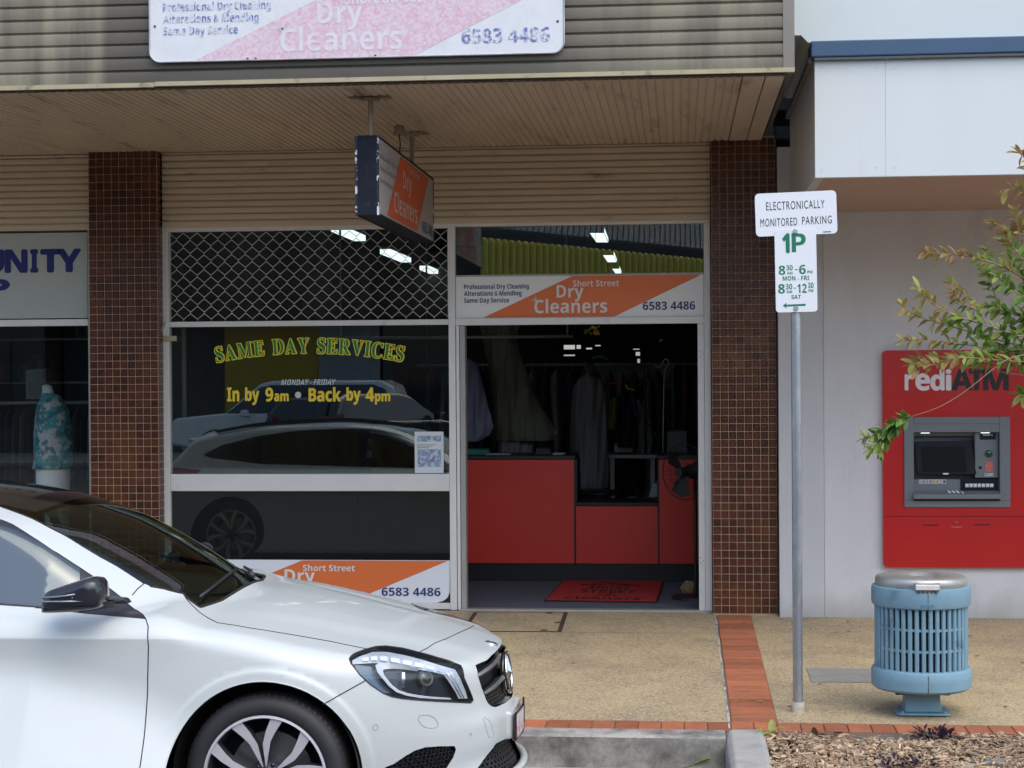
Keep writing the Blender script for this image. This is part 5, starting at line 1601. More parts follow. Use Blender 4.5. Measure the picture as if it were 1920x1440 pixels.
for yy, pyy in ((hy0 + .13, 190), (hy1 - .55, 246)):
    MB().cyl((hx, yy, hz1 - .004), (hx, yy, 3.250), .015, 10).build('hanger_rod', M_rod, hs, smooth=True, autosm=40)
    MB().hexa([(hx - .12, yy - .03, 3.238), (hx + .12, yy - .03, 3.238), (hx + .12, yy + .03, 3.238), (hx - .12, yy + .03, 3.238), (hx - .12, yy - .03, 3.2445), (hx + .12, yy - .03, 3.2445), (hx + .12, yy + .03, 3.2445), (hx - .12, yy + .03, 3.2445)]).build('ceiling_plate', M_rod, hs)
    MB().hexa([(hx - .045, yy - .012, 3.225), (hx + .045, yy - .012, 3.225), (hx + .045, yy + .012, 3.225), (hx - .045, yy + .012, 3.225), (hx - .06, yy - .02, 3.2375), (hx + .06, yy - .02, 3.2375), (hx + .06, yy + .02, 3.2375), (hx - .06, yy + .02, 3.2375)]).build('rod_bracket', M_rod, hs)
jb = P(748, 230, hy1 - .85)
MB().lathe([(0, 0), (.032, 0), (.036, .01), (.036, .045)], (jb.x, hy1 - .85, 3.204), 18, 'z').build('junction_box', M_rod, hs, smooth=True, autosm=40)
MB().tube([(jb.x, hy1 - .85, 3.21), (jb.x + .008, hy1 - .85, 3.14), (jb.x + .0, hy1 - .85, 3.06), (jb.x - .012, hy1 - .85, hz1 - .005)], .0045, 6).build('cable', M_joint, hs, smooth=True)

# ------------------------------------------------------------------ lettering on the window
G_yel = mat('window_yellow', (.78, .58, .03), .5)
G_yel2 = mat('window_outline', (.85, .74, .03), .5)
G_grn = mat('window_green', (.008, .19, .04), .5)
G_wh = mat('window_white', (.55, .56, .56), .5)
wy = .0325
gl = thing('window_lettering', 'green and yellow same day services lettering on the large shop window', 'lettering', (P(580, 700, wy).x, wy, 1.2))
def letter_at(ch, cx, cz, h, ang, wx, m, off, lift, name='letter', serif_=True):
    V, F_ = glyph_mesh(serif(ch) if serif_ else ch, off)
    V0, _ = glyph_mesh(serif(ch) if serif_ else ch, 0)
    xs = [v.x for v in V0]; xc = (min(xs) + max(xs)) / 2
    cap = .69
    k = h / cap
    ca, sa = math.cos(ang), math.sin(ang)
    pts_ = []
    for v in V:
        a_, b_ = (v.x - xc) * k * wx, (v.y - cap / 2) * k
        pts_.append((cx + a_ * ca - b_ * sa, wy - lift, cz + a_ * sa + b_ * ca))
    MB().add(pts_, F_).build(name, m, gl, fixn=False)
def letter_outline(ch, cx, cz, h, ang, wx):
    V, F_ = glyph_mesh(serif(ch), 0)
    cnt = {}
    key = {}
    rv = []
    for v in V:
        k = (round(v.x, 4), round(v.y, 4))
        if k not in key: key[k] = len(key)
        rv.append(key[k])
    co = [None] * len(key)
    for v, i in zip(V, rv): co[i] = v
    for f in F_:
        for i in range(len(f)):
            a, b = rv[f[i]], rv[f[(i + 1) % len(f)]]
            if a != b: cnt.setdefault((min(a, b), max(a, b)), []).append((a, b))
    nxt = {e[0][0]: e[0][1] for e in cnt.values() if len(e) == 1}
    xs = [v.x for v in V]; xc = (min(xs) + max(xs)) / 2
    k_ = h / .69; ca, sa = math.cos(ang), math.sin(ang)
    def pos(i):
        v = co[i]; a_, b_ = (v.x - xc) * k_ * wx, (v.y - .345) * k_
        return (cx + a_ * ca - b_ * sa, wy - .0035, cz + a_ * sa + b_ * ca)
    mb = MB()
    while nxt:
        s0 = next(iter(nxt)); loop = [s0]; c = nxt.pop(s0)
        while c != s0 and c in nxt: loop.append(c); c = nxt.pop(c)
        if len(loop) > 2: mb.tube([pos(i) for i in loop], .0068, 6, closed=True)
    mb.build('letter_outline', G_yel2, gl, fixn=False)
def glyph_w(ch):
    V0, _ = glyph_mesh(serif(ch), 0); xs = [v.x for v in V0]; return max(xs) - min(xs)
txt = 'SAME DAY SERVICES'
pA, pB, pC = P(403, 668, wy), P(585, 645, wy), P(759, 664, wy)
ws = [(.42 if c == ' ' else glyph_w(c) + .085) for c in txt]
tot = sum(ws) - .085
x0_, x1_ = pA.x + .005, pC.x - .005
k_ = (x1_ - x0_) / tot
acc = 0
hcap = .108
for c, w_ in zip(txt, ws):
    if c != ' ':
        xc = x0_ + (acc + (w_ - .085) / 2) * k_
        t_ = (xc - pB.x) / (pC.x - pB.x)
        zc = P(585, 648, wy).z - .062 * t_ * t_ - .006 * t_
        an = -.124 * t_ / (pC.x - pB.x)
        wx_ = k_ * .69 / hcap
        letter_at(c, xc, zc, hcap, an, wx_, G_grn, 0, .0105)
        letter_outline(c, xc, zc, hcap, an, wx_)
    acc += w_
def wtext(s_, a_, b_, c_, d_, m, **k):
    x0, x1, z0, z1 = rect(a_, b_, c_, d_, wy)
    lettering(s_, (x0, wy, z0), X_, Z_, (0, x1 - x0, 0, z1 - z0), m, gl, name='lettering', lift=.0012, fat=(.0022 if m is G_yel else 0), **k)
wtext('MONDAY - FRIDAY', 527, 711.5, 630, 721.5, G_wh, offset=.014, shear=.28)
wtext('In', 426, 727, 448.5, 752, G_yel, offset=.036)
wtext('by', 460, 726.5, 486, 759, G_yel, offset=.036)
wtext('9', 498, 727, 512, 752.5, G_yel, offset=.036)
wtext('am', 514.5, 738, 541, 752, G_yel, offset=.034)
wtext('Back', 579, 726.5, 639, 752.5, G_yel, offset=.036)
wtext('by', 650, 726.5, 676, 758.5, G_yel, offset=.036)
wtext('4', 686, 727, 701.5, 752, G_yel, offset=.036)
wtext('pm', 703.5, 738, 731.5, 758, G_yel, offset=.034)
q = P(559, 740.5, wy)
MB().lathe([(0, -.0012), (.023, -.0012)], tuple(q), 20, 'y').build('dot', G_wh, gl)

# notice taped inside the window
x0, x1, z0, z1 = rect(777.5, 809.5, 832, 887, .030)
no = thing('window_notice', 'white printed notice with two blue photographs taped in the window corner', 'notice', (x0, .03, z0))
rbox(x0, x1, .028, .031, z0, z1).build('paper', mat('paper', (.62, .66, .68), .6), no)
M_ph = mat('printed_photo', (.20, .27, .42), .5, var=.5, vscale=30, dirt=(.55, .60, .68), dscale=34, damt=(.48, .58))
W3, H3 = x1 - x0, z1 - z0
for (a_, b_, c_, d_) in ((.10, .92, .76, .90), (.10, .92, .15, .58)):
    rbox(x0 + a_ * W3, x0 + b_ * W3, .0268, .0275, z0 + c_ * H3, z0 + d_ * H3).build('photo', M_ph, no)
for k in range(3):
    rbox(x0 + .08 * W3, x0 + (.5 + .12 * k) * W3, .0270, .0275, z0 + (.61 + .035 * k) * H3, z0 + (.62 + .035 * k) * H3).build('text_line', M_joint, no)

# ------------------------------------------------------------------ community shop front
cs = thing('shop_sign', 'pale sign panel with navy community shop letters left of the tiled pillar', 'sign', (-5, 0, 2.3))
sx1 = P(163, 500, 0).x
z0, z1 = P(60, 597, 0).z, P(60, 437, 0).z
rbox(-6.5, sx1, .004, .03, z0, z1).build('sign_panel', mat('pale_sign', (.40, .435, .41), .35), cs)
S_navy = mat('navy_letter', (.006, .010, .14), .5)
lz0, lz1 = P(60, 509.5, 0).z, P(60, 469, 0).z
def block(s_, a_, c_, zz0, zz1, off=.06):
    lettering(s_, (P(a_, 500, 0).x, .0035, zz0), X_, Z_, (0, P(c_, 500, 0).x - P(a_, 500, 0).x, 0, zz1 - zz0), S_navy, cs, offset=off, lift=.0012, fat=.007)
block('COMM', -205, -36, lz0, lz1); block('U', -30, 6, lz0, lz1); block('N', 10, 50, lz0, lz1); block('I', 58, 70, lz0, lz1); block('T', 77, 112, lz0, lz1); block('Y', 108, 151, lz0, lz1)
lz2, lz3 = P(10, 553, 0).z, P(10, 525, 0).z
block('SHO', -110, -28, lz2, lz3); block('P', -20, 16.5, lz2, lz3)
cw2 = thing('shop_window', 'dark community shop window with a dressed mannequin, left of the tiled pillar', 'window', (-5, 0, 0))
rbox(-6.5, sx1 + .004, .0, .05, P(60, 611.5, 0).z, z0 - .008).build('transom_rail', M_alu, cw2, bevel=.003)
rbox(-6.5, sx1 + .004, .006, .05, z1 + .006, P(60, 431, 0).z).build('head_rail', M_joint, cw2)
rbox(-6.5, sx1, .034, .040, .1, P(60, 612, 0).z).build('pane', G_win, cw2)
rbox(-6.5, sx1 + .004, .0, .06, -.03, .0995).build('bottom_rail', M_alu, cw2, bevel=.003)
rbox(sx1 + .0045, PLx0 - .001, .0, .06, -.03, P(60, 431, 0).z).build('jamb', M_alud, cw2)

# mannequin
mY = .55
def mp_(a_, b_): return P(a_, b_, mY)
mn = thing('mannequin', 'headless white mannequin in teal floral blouse and white trousers in the shop window', 'mannequin', (mp_(100, 930).x, mY, 0))
M_man = mat('mannequin_white', (.60, .58, .56), .4)
M_flor = mat('floral_cloth', (.05, .27, .30), .8, var=.3, vscale=10, dirt=(.50, .47, .50), dscale=11, damt=(.49, .54), bump=.4, bscale=12, bdist=.01)
add_speckle(M_flor, 26, (.02, .12, .18), .8, (.66, .72))
M_trou = mat('white_cloth', (.80, .77, .80), .8, var=.06, vscale=8, bump=.3, bscale=9, bdist=.01)
def ring_(a0, a1, y_, ry, **k):
    l, r_ = mp_(a0, y_), mp_(a1, y_)
    return ((l.x + r_.x) / 2, mY, (l.z + r_.z) / 2, (r_.x - l.x) / 2, ry)
MB().loft([ring_(76, 102, 752, .05), ring_(78, 101, 742, .045), ring_(80, 100, 732, .045), ring_(79, 97, 724, .04), ring_(84, 92, 721, .02)], 20).build('neck', M_man, mn, smooth=True)
MB().loft([ring_(62, 134, 878, .16), ring_(64, 134, 872, .165), ring_(66, 136, 858, .165), ring_(66, 137, 838, .16), ring_(67, 134, 815, .15), ring_(68, 131, 790, .145), ring_(69, 127, 770, .13), ring_(73, 121, 755, .11), ring_(78, 112, 743, .085), ring_(82, 101, 737, .055)], 40).build('blouse', M_flor, mn, smooth=True)
MB().loft([(ring_(66, 80, 868, .05)), ring_(64, 76, 845, .05), ring_(64, 77, 815, .05), ring_(66, 79, 785, .05), ring_(70, 84, 762, .05)], 16).build('sleeve', M_flor, mn, smooth=True)
MB().loft([(ring_(123, 137, 868, .05)), ring_(124, 137, 845, .05), ring_(121, 135, 815, .05), ring_(116, 130, 785, .05), ring_(110, 124, 762, .05)], 16).build('sleeve', M_flor, mn, smooth=True)
MB().loft([ring_(78, 124, 1140, .10), ring_(75, 126, 1000, .12), ring_(71, 130, 925, .14), ring_(69, 131, 880, .14), ring_(70, 131, 865, .13)], 30).build('trousers', M_trou, mn, smooth=True)
MB().cyl((mn.location.x, mY, .0), (mn.location.x, mY, .35), .02, 10).lathe([(0, .012), (.16, .010), (.17, 0)], (mn.location.x, mY, 0), 24, 'z').build('stand', M_alud, mn)
# clothes racks and shelves behind the mannequin
rs = random.Random(5)
rk = thing('clothes_rack', 'dark rail of hanging clothes behind the mannequin', 'clothes rack', (-5.3, 1.9, 0))
MB().tube([(-6.6, 1.9, 1.45), (-4.3, 1.9, 1.45)], .015, 8).tube([(-6.6, 1.9, 0), (-6.6, 1.9, 1.45)], .015, 8).tube([(-4.3, 1.9, 0), (-4.3, 1.9, 1.45)], .015, 8).build('rail', M_alud, rk, smooth=True)
cols = [(.02, .02, .03), (.05, .02, .02), (.03, .04, .06), (.09, .06, .03), (.015, .015, .015), (.10, .09, .09), (.20, .02, .05)]
for k in range(34):
    xx = -6.5 + k * .064
    m_ = mat('garment_%d' % (k % 7), cols[k % 7], .85, var=.2, vscale=5)
    h_ = rs.uniform(.6, .85)
    MB().loft([(xx, 1.9, 1.42 - h_, .020, .22), (xx, 1.9, 1.1, .022, .20), (xx, 1.9, 1.34, .020, .19), (xx, 1.9, 1.41, .008, .06)], 10).build('hanging_garment', m_, rk, smooth=True)
sh = thing('display_shelf', 'wall shelf crowded with folded goods in the dim community shop', 'shelf', (-5.4, 3.6, 0))
for zz in (1.2, 1.6, 2.0):
    rbox(-6.8, -4.2, 3.4, 3.8, zz, zz + .02).build('shelf_board', M_alud, sh)
for k in range(34):
    xx = rs.uniform(-6.7, -4.3); zz = rs.choice((1.22, 1.62, 2.02)); w_ = rs.uniform(.05, .14)
    rbox(xx, xx + w_, 3.45, 3.7, zz, zz + rs.uniform(.06, .26)).build('folded_goods', mat('goods_%d' % (k % 5), [(.25, .04, .03), (.28, .28, .27), (.04, .05, .12), (.20, .14, .06), (.03, .03, .03)][k % 5], .7), sh, bevel=.01)
pcx = mp_(64, 710)
fr = thing('framed_picture', 'clear framed picture standing behind the mannequin shoulder', 'picture', (pcx.x, .9, 1.2))
x0, x1, z0, z1 = rect(48, 692, 86, 748, .9)
rbox(x0, x1, .9, .915, z0, z1).build('frame', mat('frame_grey', (.10, .10, .11), .4), fr, bevel=.003)
rbox(x0 + .015, x1 - .015, .893, .8985, z0 + .015, z1 - .015).build('picture_sheet', mat('picture_sheet', (.07, .08, .085), .3, var=.4, vscale=12), fr)
tb = tag(rbox(-6.4, -4.35, 2.5, 3.1, 0, .95).build('display_table', mat('table_dark', (.05, .04, .035), .6), None, bevel=.01), 'low dark display table at the back of the community shop', 'table')

# ------------------------------------------------------------------ inside the dry cleaners
cY = 1.72
M_red = mat('red_laminate', (.68, .040, .022), .42, var=.05, vscale=3)
M_redd = M_red
M_blk = mat('black_laminate', (.010, .010, .012), .45)
ctr = thing('shop_counter', 'red laminate counter with black tops and a low middle section inside the doorway', 'counter', (-.8, cY, 0))
def cz(a_, b_): return P(a_, b_, cY).z
def cx(a_, b_=950): return P(a_, b_, cY).x
zk, zt, zl = cz(1000, 1056), cz(1000, 862), cz(1150, 949)
xa, xb1, xc1, xd = cx(866), cx(1079), cx(1234), cx(1420)
rbox(xa, xb1 - .012, cY, cY + .5, zk, zt).build('counter_panel', M_red, ctr)
rbox(xb1 + .004, xc1 - .004, cY, cY + .5, zk, zl).build('counter_panel', M_red, ctr)
rbox(xc1 + .010, xd, cY, cY + .5, zk, zt).build('counter_panel', M_red, ctr)
rbox(xa, xb1 + .003, cY - .012, cY + .52, zt + .001, zt + .034).build('counter_top', M_blk, ctr, bevel=.006)
rbox(xb1 + .004, xc1 - .004, cY - .012, cY + .52, zl + .001, zl + .030).build('counter_top', M_blk, ctr, bevel=.006)
rbox(xc1 - .003, xd, cY - .012, cY + .52, zt + .001, zt + .034).build('counter_top', M_blk, ctr, bevel=.006)
rbox(xb1 - .011, xb1 + .003, cY - .004, cY + .5, zk, zt).build('divider', M_blk, ctr)
rbox(xc1 - .003, xc1 + .009, cY - .004, cY + .5, zk, zt).build('divider', M_blk, ctr)
rbox(xb1 + .0035, xb1 + .014, cY - .002, cY + .5, zl + .032, zt).build('divider', M_blk, ctr)
rbox(xa, xd, cY + .03, cY + .48, .0, zk - .001).build('kickboard', M_blk, ctr)
# door mat
def fl(a_, b_): return PZ(a_, b_, .004)
m0, m1, m2, m3 = fl(1020, 1127), fl(1233, 1130), fl(1246, 1088), fl(1057, 1087)
dm = thing('door_mat', 'red door mat printed with the shop name inside the threshold', 'mat', tuple((m0 + m2) / 2))
MB().prism([(p.x, p.y, .001) for p in (m0, m1, m2, m3)], (0, 0, .006)).build('mat_edge', M_blk, dm)
ins_ = lambda p, c, k: c + (p - c) * k
cc = (m0 + m1 + m2 + m3) / 4
MB().prism([(ins_(p, cc, .965).x, ins_(p, cc, .93).y, .0075) for p in (m0, m1, m2, m3)], (0, 0, .003)).build('mat_pile', mat('mat_red', (.50, .028, .025), .95, bump=.4, bscale=200), dm)
ux = (m1 - m0) / 1.0; uy = (m3 - m0); uy = Vector((uy.x * .8, uy.y, 0)); ux = Vector((ux.x, ux.y, 0))
Om = Vector((m0.x, m0.y, .011))
for t_, rr_ in (('SHORT', (.32, .70, .52, .68)), ('STREET', (.27, .76, .35, .50)), ('DRY', (.45, .62, .20, .32)), ('Cleaners', (.16, .84, .06, .18)), ('~', (.40, .56, .80, .90))):
    lettering(t_, Om, ux, uy, rr_, M_blk, dm, offset=.02, lift=.0005)
arc = [Om + ux * (.22 + .56 * t) + uy * (.70 + .06 * math.sin(math.pi * t)) + Vector((0, 0, .001)) for t in np.linspace(0, 1, 14)]
MB().tube(arc, .004, 4).build('mat_arc', M_blk, dm)
# stone door stop
q = PZ(1293, 1113, 0)
bm_ = bmesh.new(); bmesh.ops.create_icosphere(bm_, subdivisions=3, radius=1)
for v in bm_.verts:
    n_ = 1 + .18 * math.sin(v.co.x * 5 + v.co.z * 4) * math.cos(v.co.y * 6)
    v.co = Vector((v.co.x * .062 * n_, v.co.y * .05 * n_, max(v.co.z, -.75) * .055 * n_ + .042)) + Vector((q.x, q.y, 0))
me = bpy.data.meshes.new('door_stop'); bm_.to_mesh(me); bm_.free(); me.materials.append(mat('sandstone', (.30, .19, .095), .9, var=.3, vscale=30, bump=.6, bscale=40, bdist=.01))
tag(link(bpy.data.objects.new('door_stop', me)), 'rough tan stone used as a stop at the right side of the doorway', 'door stop')
# pedestal fan
fY = .62
fc = P(1283, 885, fY)
fan = thing('pedestal_fan', 'black pedestal fan turned sideways against the right door jamb', 'fan', (fc.x, fY, 0))
az = R(-38)
def fr_(r_, a_, d_):
    lx, lz = r_ * math.cos(a_), r_ * math.sin(a_)
    return (fc.x + lx * math.cos(az) + d_ * math.sin(az), fY + lx * math.sin(az) * -1 * -1 - d_ * math.cos(az), fc.z + lz)
for r_, d_ in ((.205, .0), (.16, .045), (.16, -.045), (.10, .062), (.10, -.062)):
    MB().tube([fr_(r_, 2 * math.pi * k / 36, d_) for k in range(36)], .004 if r_ > .2 else .0018, 6, closed=True).build('guard_ring', M_blk, fan, smooth=True)
for s_ in (1, -1):
    for k in range(36):
        a = 2 * math.pi * k / 36
        MB().tube([fr_(.205, a, 0), fr_(.16, a, .045 * s_), fr_(.10, a, .062 * s_), fr_(.04, a, .068 * s_)], .0012, 4).build('guard_wire', M_blk, fan)
for k in range(3):
    a = R(20 + 120 * k)
    pr_ = [(.03, -.25, .02), (.10, -.55, .025), (.175, -.42, .02), (.19, 0, 0), (.175, .35, -.02), (.10, .45, -.02), (.03, .25, -.01)]
    MB().add([fr_(r_, a + t_, d_) for r_, t_, d_ in pr_], [tuple(range(7))]).build('fan_blade', M_blk, fan)
MB().tube([fr_(0, 0, .07), fr_(0, 0, -.03)], .035, 16).tube([fr_(0, 0, -.07), fr_(0, 0, -.17)], .055, 16).build('motor', M_blk, fan, smooth=True, autosm=40)
pb = fr_(0, 0, -.13)
MB().tube([(pb[0], pb[1], pb[2] - .05), (pb[0], pb[1], .02)], .014, 10).lathe([(0, .03), (.17, .02), (.18, 0)], (pb[0], pb[1], 0), 28, 'z').build('fan_stand', M_blk, fan, smooth=True, autosm=40)
MB().tube([fr_(0, 0, .0), (fc.x + .12, fY + .05, fc.z + .02)], .012, 8).build('fan_knob', M_chrome, fan)
# hook pole
hY = 2.4
pts_ = [P(a_, b_, hY) for a_, b_ in ((1243, 862), (1243.5, 800), (1245, 720), (1246, 695), (1252, 686), (1255, 680), (1252, 674), (1247, 673), (1243, 677), (1242, 684), (1237, 689), (1231, 688), (1229, 684))]
tag(MB().tube(pts_, .0065, 8).build('hook_pole', mat('pale_metal', (.36, .35, .33), .4, metal=.4), None, smooth=True), 'thin pale rod with curled hook top standing behind the counter', 'hook pole')
# stool
sY = 2.55
q = P(1125, 924, sY)
stl = thing('stool', 'low round black stool seat behind the low counter section', 'stool', (q.x, sY, 0))
MB().lathe([(0, .02), (.15, .02), (.16, .01), (.16, -.01), (.14, -.02), (0, -.02)], tuple(q), 28, 'z').build('seat', M_blk, stl, smooth=True, autosm=40)
MB().cyl((q.x, sY, 0), (q.x, sY, q.z), .02, 10).build('leg', M_alud, stl, smooth=True)

def garment(name, rows, Y, m, label, cat, ry=.10, root=None, n=72):
    """rows: (left px, right px, y px) from hem to shoulder"""
    rg = []
    for (l, r_, y_) in rows:
        a_, b_ = P(l, y_, Y), P(r_, y_, Y)
        rg.append(((a_.x + b_.x) / 2, Y, (a_.z + b_.z) / 2, (b_.x - a_.x) / 2, ry))
    rg.sort(key=lambda t: t[2])
    rg = [tuple(np.array(rg[i]) * (1 - t) + np.array(rg[i + 1]) * t) for i in range(len(rg) - 1) for t in (0, .25, .5, .75)] + [rg[-1]]
    mb = MB().loft(rg, n)
    # folds
    v2 = []
    for (x, y, z) in mb.v:
        y2 = y + (.022 * math.sin(x * 48 + z * 3.1) + .014 * math.sin(x * 95 - z * 7) + .008 * math.sin(z * 31 + x * 9)) * (1 if y < Y else 0)
        v2.append((x, y2, z))
    mb.v = v2
    o = mb.build(name, m, root, smooth=True)
    if root is None: tag(o, label, cat)
    return o
M_lil = mat('lilac_cloth', (.22, .23, .33), .8, var=.1, vscale=6)
M_crm = mat('cream_gown', (.17, .17, .12), .8, var=.12, vscale=5)
M_gry = mat('press_cover', (.22, .22, .225), .8, var=.1, vscale=6, bump=.3, bscale=8, bdist=.01)
rail = thing('garment_rail', 'chrome garment rail along the left of the counter with finished clothes', 'clothes rail', (-1.5, 2.6, 0))
MB().tube([(-3.0, 2.6, 1.98), (-.9, 2.6, 1.98)], .014, 8).tube([(-.95, 2.6, 1.98), (-.95, 2.6, 3.3)], .01, 6).tube([(-2.9, 2.6, 1.98), (-2.9, 2.6, 3.3)], .01, 6).build('rail', M_alud, rail, smooth=True)
garment('hanging_shirt', [(845, 898, 828), (846, 920, 815), (848, 926, 800), (848, 918, 770), (848, 908, 730), (850, 900, 700), (852, 893, 680), (858, 880, 672)], 2.45, M_lil, 'pale lilac shirt hanging at the left of the doorway', 'shirt', .07)
garment('bridal_gown', [(930, 1040, 826), (928, 1048, 812), (926, 1030, 785), (924, 1010, 755), (922, 998, 730), (918, 990, 700), (912, 978, 670), (906, 968, 640), (900, 975, 606)], 2.9, M_crm, 'cream bridal gown in a cover hanging above the left counter', 'gown', .16)
garment('gown_hem', [(932, 1000, 858), (934, 1000, 838), (935, 998, 826)], 2.95, M_gry, 'pale petticoat hem showing beneath the cream gown', 'gown', .14)
garment('garment_steamer_form', [(1070, 1140, 915), (1070, 1142, 880), (1069, 1141, 840), (1070, 1139, 790), (1072, 1137, 750), (1075, 1135, 725), (1085, 1128, 710), (1097, 1113, 703), (1099, 1112, 698)], 3.4, M_gry, 'grey padded garment pressing form standing behind the low counter', 'pressing form', .16)
tag(MB().lathe([(.02, 0), (.05, .0), (.055, .03), (.04, .07), (0, .08)], tuple(P(1105, 698, 3.4)), 18, 'z').build('form_neck', mat('form_top', (.12, .08, .07), .7), None, smooth=True), 'small brown neck block on top of the pressing form', 'neck block')
# machine with red label
mY2 = 5.2
mc = thing('cleaning_machine', 'large pale dry cleaning machine with a small red label at the back', 'machine', (P(1190, 800, mY2).x, mY2, 0))
x0, x1, z0, z1 = rect(1117, 683, 1266, 731, mY2)
M_mach = mat('machine_grey', (.22, .235, .21), .5, var=.06, vscale=3)
rbox(x0, x1, mY2, mY2 + .8, z0, z1).build('cabinet', M_mach, mc, bevel=.02)
x0b, x1b, z0b, _ = rect(1190, 731, 1258, 860, mY2)
rbox(x0b, x1b, mY2 + .1, mY2 + .8, .0, z0 - .002).build('lower_cabinet', M_mach, mc, bevel=.02)
x0c, x1c, z0c, z1c = rect(1160, 700, 1195, 715, mY2 - .006)
rbox(x0c, x1c, mY2 - .006, mY2 - .001, z0c, z1c).build('label_plate', mat('label_red', (.35, .01, .01), .5), mc)
lettering('UNISEC', (x0c, mY2 - .0065, z0c), X_, Z_, (.1 * (x1c - x0c), .9 * (x1c - x0c), .3 * (z1c - z0c), .7 * (z1c - z0c)), mat('label_text', (.16, .02, .02), .5), mc, offset=.01, lift=.001) if False else None
tag(rbox(*[v for v in (lambda r_: (r_[0], r_[1], 3.6, 4.1, 0, r_[3]))(rect(1250, 808, 1289, 862, 3.6))]).build('white_cabinet', M_mach, None, bevel=.01), 'small pale metal cabinet behind the right counter', 'cabinet')
tag(rbox(*[v for v in (lambda r_: (r_[0], r_[1], 3.8, 4.2, r_[2], r_[3]))(rect(1152, 833, 1186, 848, 3.8))]).build('white_box', mat('box_white', (.5, .52, .52), .6), None, bevel=.005), 'small white box on the bench behind the stool', 'box')
bx = rect(1216, 906, 1233, 932, 2.6)
tag(MB().hexa([(bx[0], 2.6, bx[2]), (bx[1], 2.6, bx[2]), (bx[1], 2.9, bx[2]), (bx[0], 2.9, bx[2]), (bx[0] + .04, 2.6, bx[3]), (bx[1], 2.6, bx[3]), (bx[1], 2.9, bx[3]), (bx[0] + .04, 2.9, bx[3])]).build('cash_register', mat('register_white', (.5, .52, .53), .5), None, bevel=.006), 'small white device at the right end of the low counter', 'card terminal')
bn = thing('work_bench', 'cluttered work bench between the pressing form and the machine', 'bench', (P(1170, 900, 3.9).x, 4.0, 0))
x0, x1, z0, z1 = rect(1140, 852, 1232, 858, 3.8)
rbox(x0, x1, 3.7, 4.4, z0, z1).build('bench_top', M_alud, bn)
for xx in (x0 + .02, x1 - .06): rbox(xx, xx + .04, 3.75, 3.79, 0, z0 - .001).build('leg', M_alud, bn)
# hoses, hangers and cloths around the press
cl_ = [(.30, .02, .02), (.03, .06, .25), (.50, .40, .05), (.02, .02, .02), (.05, .22, .16)]
for k, pp in enumerate([[(1138, 728), (1146, 718), (1156, 718), (1164, 726)], [(1172, 722), (1178, 729), (1190, 731)], [(1186, 740), (1190, 770), (1200, 790)], [(1208, 790), (1222, 800), (1236, 830), (1238, 862)], [(1209, 700), (1210, 760), (1212, 850)], [(1110, 672), (1126, 668), (1140, 674)]]):
    c_ = cl_[(0, 2, 1, 3, 3, 4)[k]]
    tag(MB().tube([P(a_, b_, 3.5) for a_, b_ in pp], .011, 7).build('hose', mat('hose_%d' % k, c_, .5), None, smooth=True), ['red curved hanger by the pressing form', 'yellow bent hanger near the machine label', 'blue hose hanging in front of the machine', 'black sagging hose beside the hook pole', 'black upright pipe in front of the machine', 'green curved hose high behind the pressing form'][k], ['hanger', 'hanger', 'hose', 'hose', 'pipe', 'hose'][k])
garment('dark_coat', [(1158, 1196, 838), (1157, 1194, 800), (1156, 1192, 770), (1158, 1188, 742), (1166, 1180, 735)], 3.7, mat('coat_dark', (.012, .013, .018), .8), 'black coat hanging between pressing form and machine', 'coat', .08)
garment('yellow_cloth', [(1140, 1157, 806), (1141, 1156, 780), (1144, 1156, 750), (1148, 1154, 745)], 3.65, mat('cloth_yellow', (.20, .16, .03), .8), 'dull yellow cloth hanging beside the pressing form', 'cloth', .05)
garment('long_dress', [(1192, 1222, 860), (1196, 1226, 820), (1196, 1218, 780), (1194, 1208, 750)], 3.9, mat('plastic_wrap', (.22, .23, .24), .3), 'clear wrapped dress leaning beside the machine', 'dress', .08)
# more clothes on rails, bags and papers
rl2 = thing('garment_rail', 'long rail of dim bagged clothes deep behind the pressing form', 'clothes rail', (-.9, 5.0, 0))
MB().tube([(-2.6, 5.0, 1.75), (1.1, 5.0, 1.75)], .014, 8).tube([(-2.5, 5.0, 1.75), (-2.5, 5.0, 3.3)], .01, 6).tube([(1.0, 5.0, 1.75), (1.0, 5.0, 3.3)], .01, 6).build('rail', M_alud, rl2, smooth=True)
rq = random.Random(31)
pal2 = [(.10, .11, .15), (.26, .26, .27), (.07, .05, .05), (.30, .28, .22), (.05, .07, .12), (.16, .15, .16), (.22, .06, .05)]
for k in range(26):
    xx = -2.45 + k * .125 + rq.uniform(-.02, .02); h_ = rq.uniform(.75, 1.25); w_ = rq.uniform(.035, .055)
    m_ = mat('bagged_%d' % (k % 7), pal2[k % 7], .45 if k % 2 else .8, var=.25, vscale=7)
    mbg = MB().loft([(xx + w_ * .3 * math.sin(t_ * 5 + k), 5.0, 1.70 - h_ * t_, w_ * (1 - .75 * (t_ < .04) + .25 * t_), .24 * (.35 + .65 * min(1, t_ * 6))) for t_ in (1, .8, .6, .4, .2, .08, .02, 0)], 20)
    mbg.build('hanging_garment', m_, rl2, smooth=True)
    MB().tube([(xx, 5.0, 1.69), (xx + .01, 5.0, 1.74), (xx, 5.0, 1.775), (xx - .012, 5.0, 1.76)], .003, 5).build('hanger_hook', M_alud, rl2)
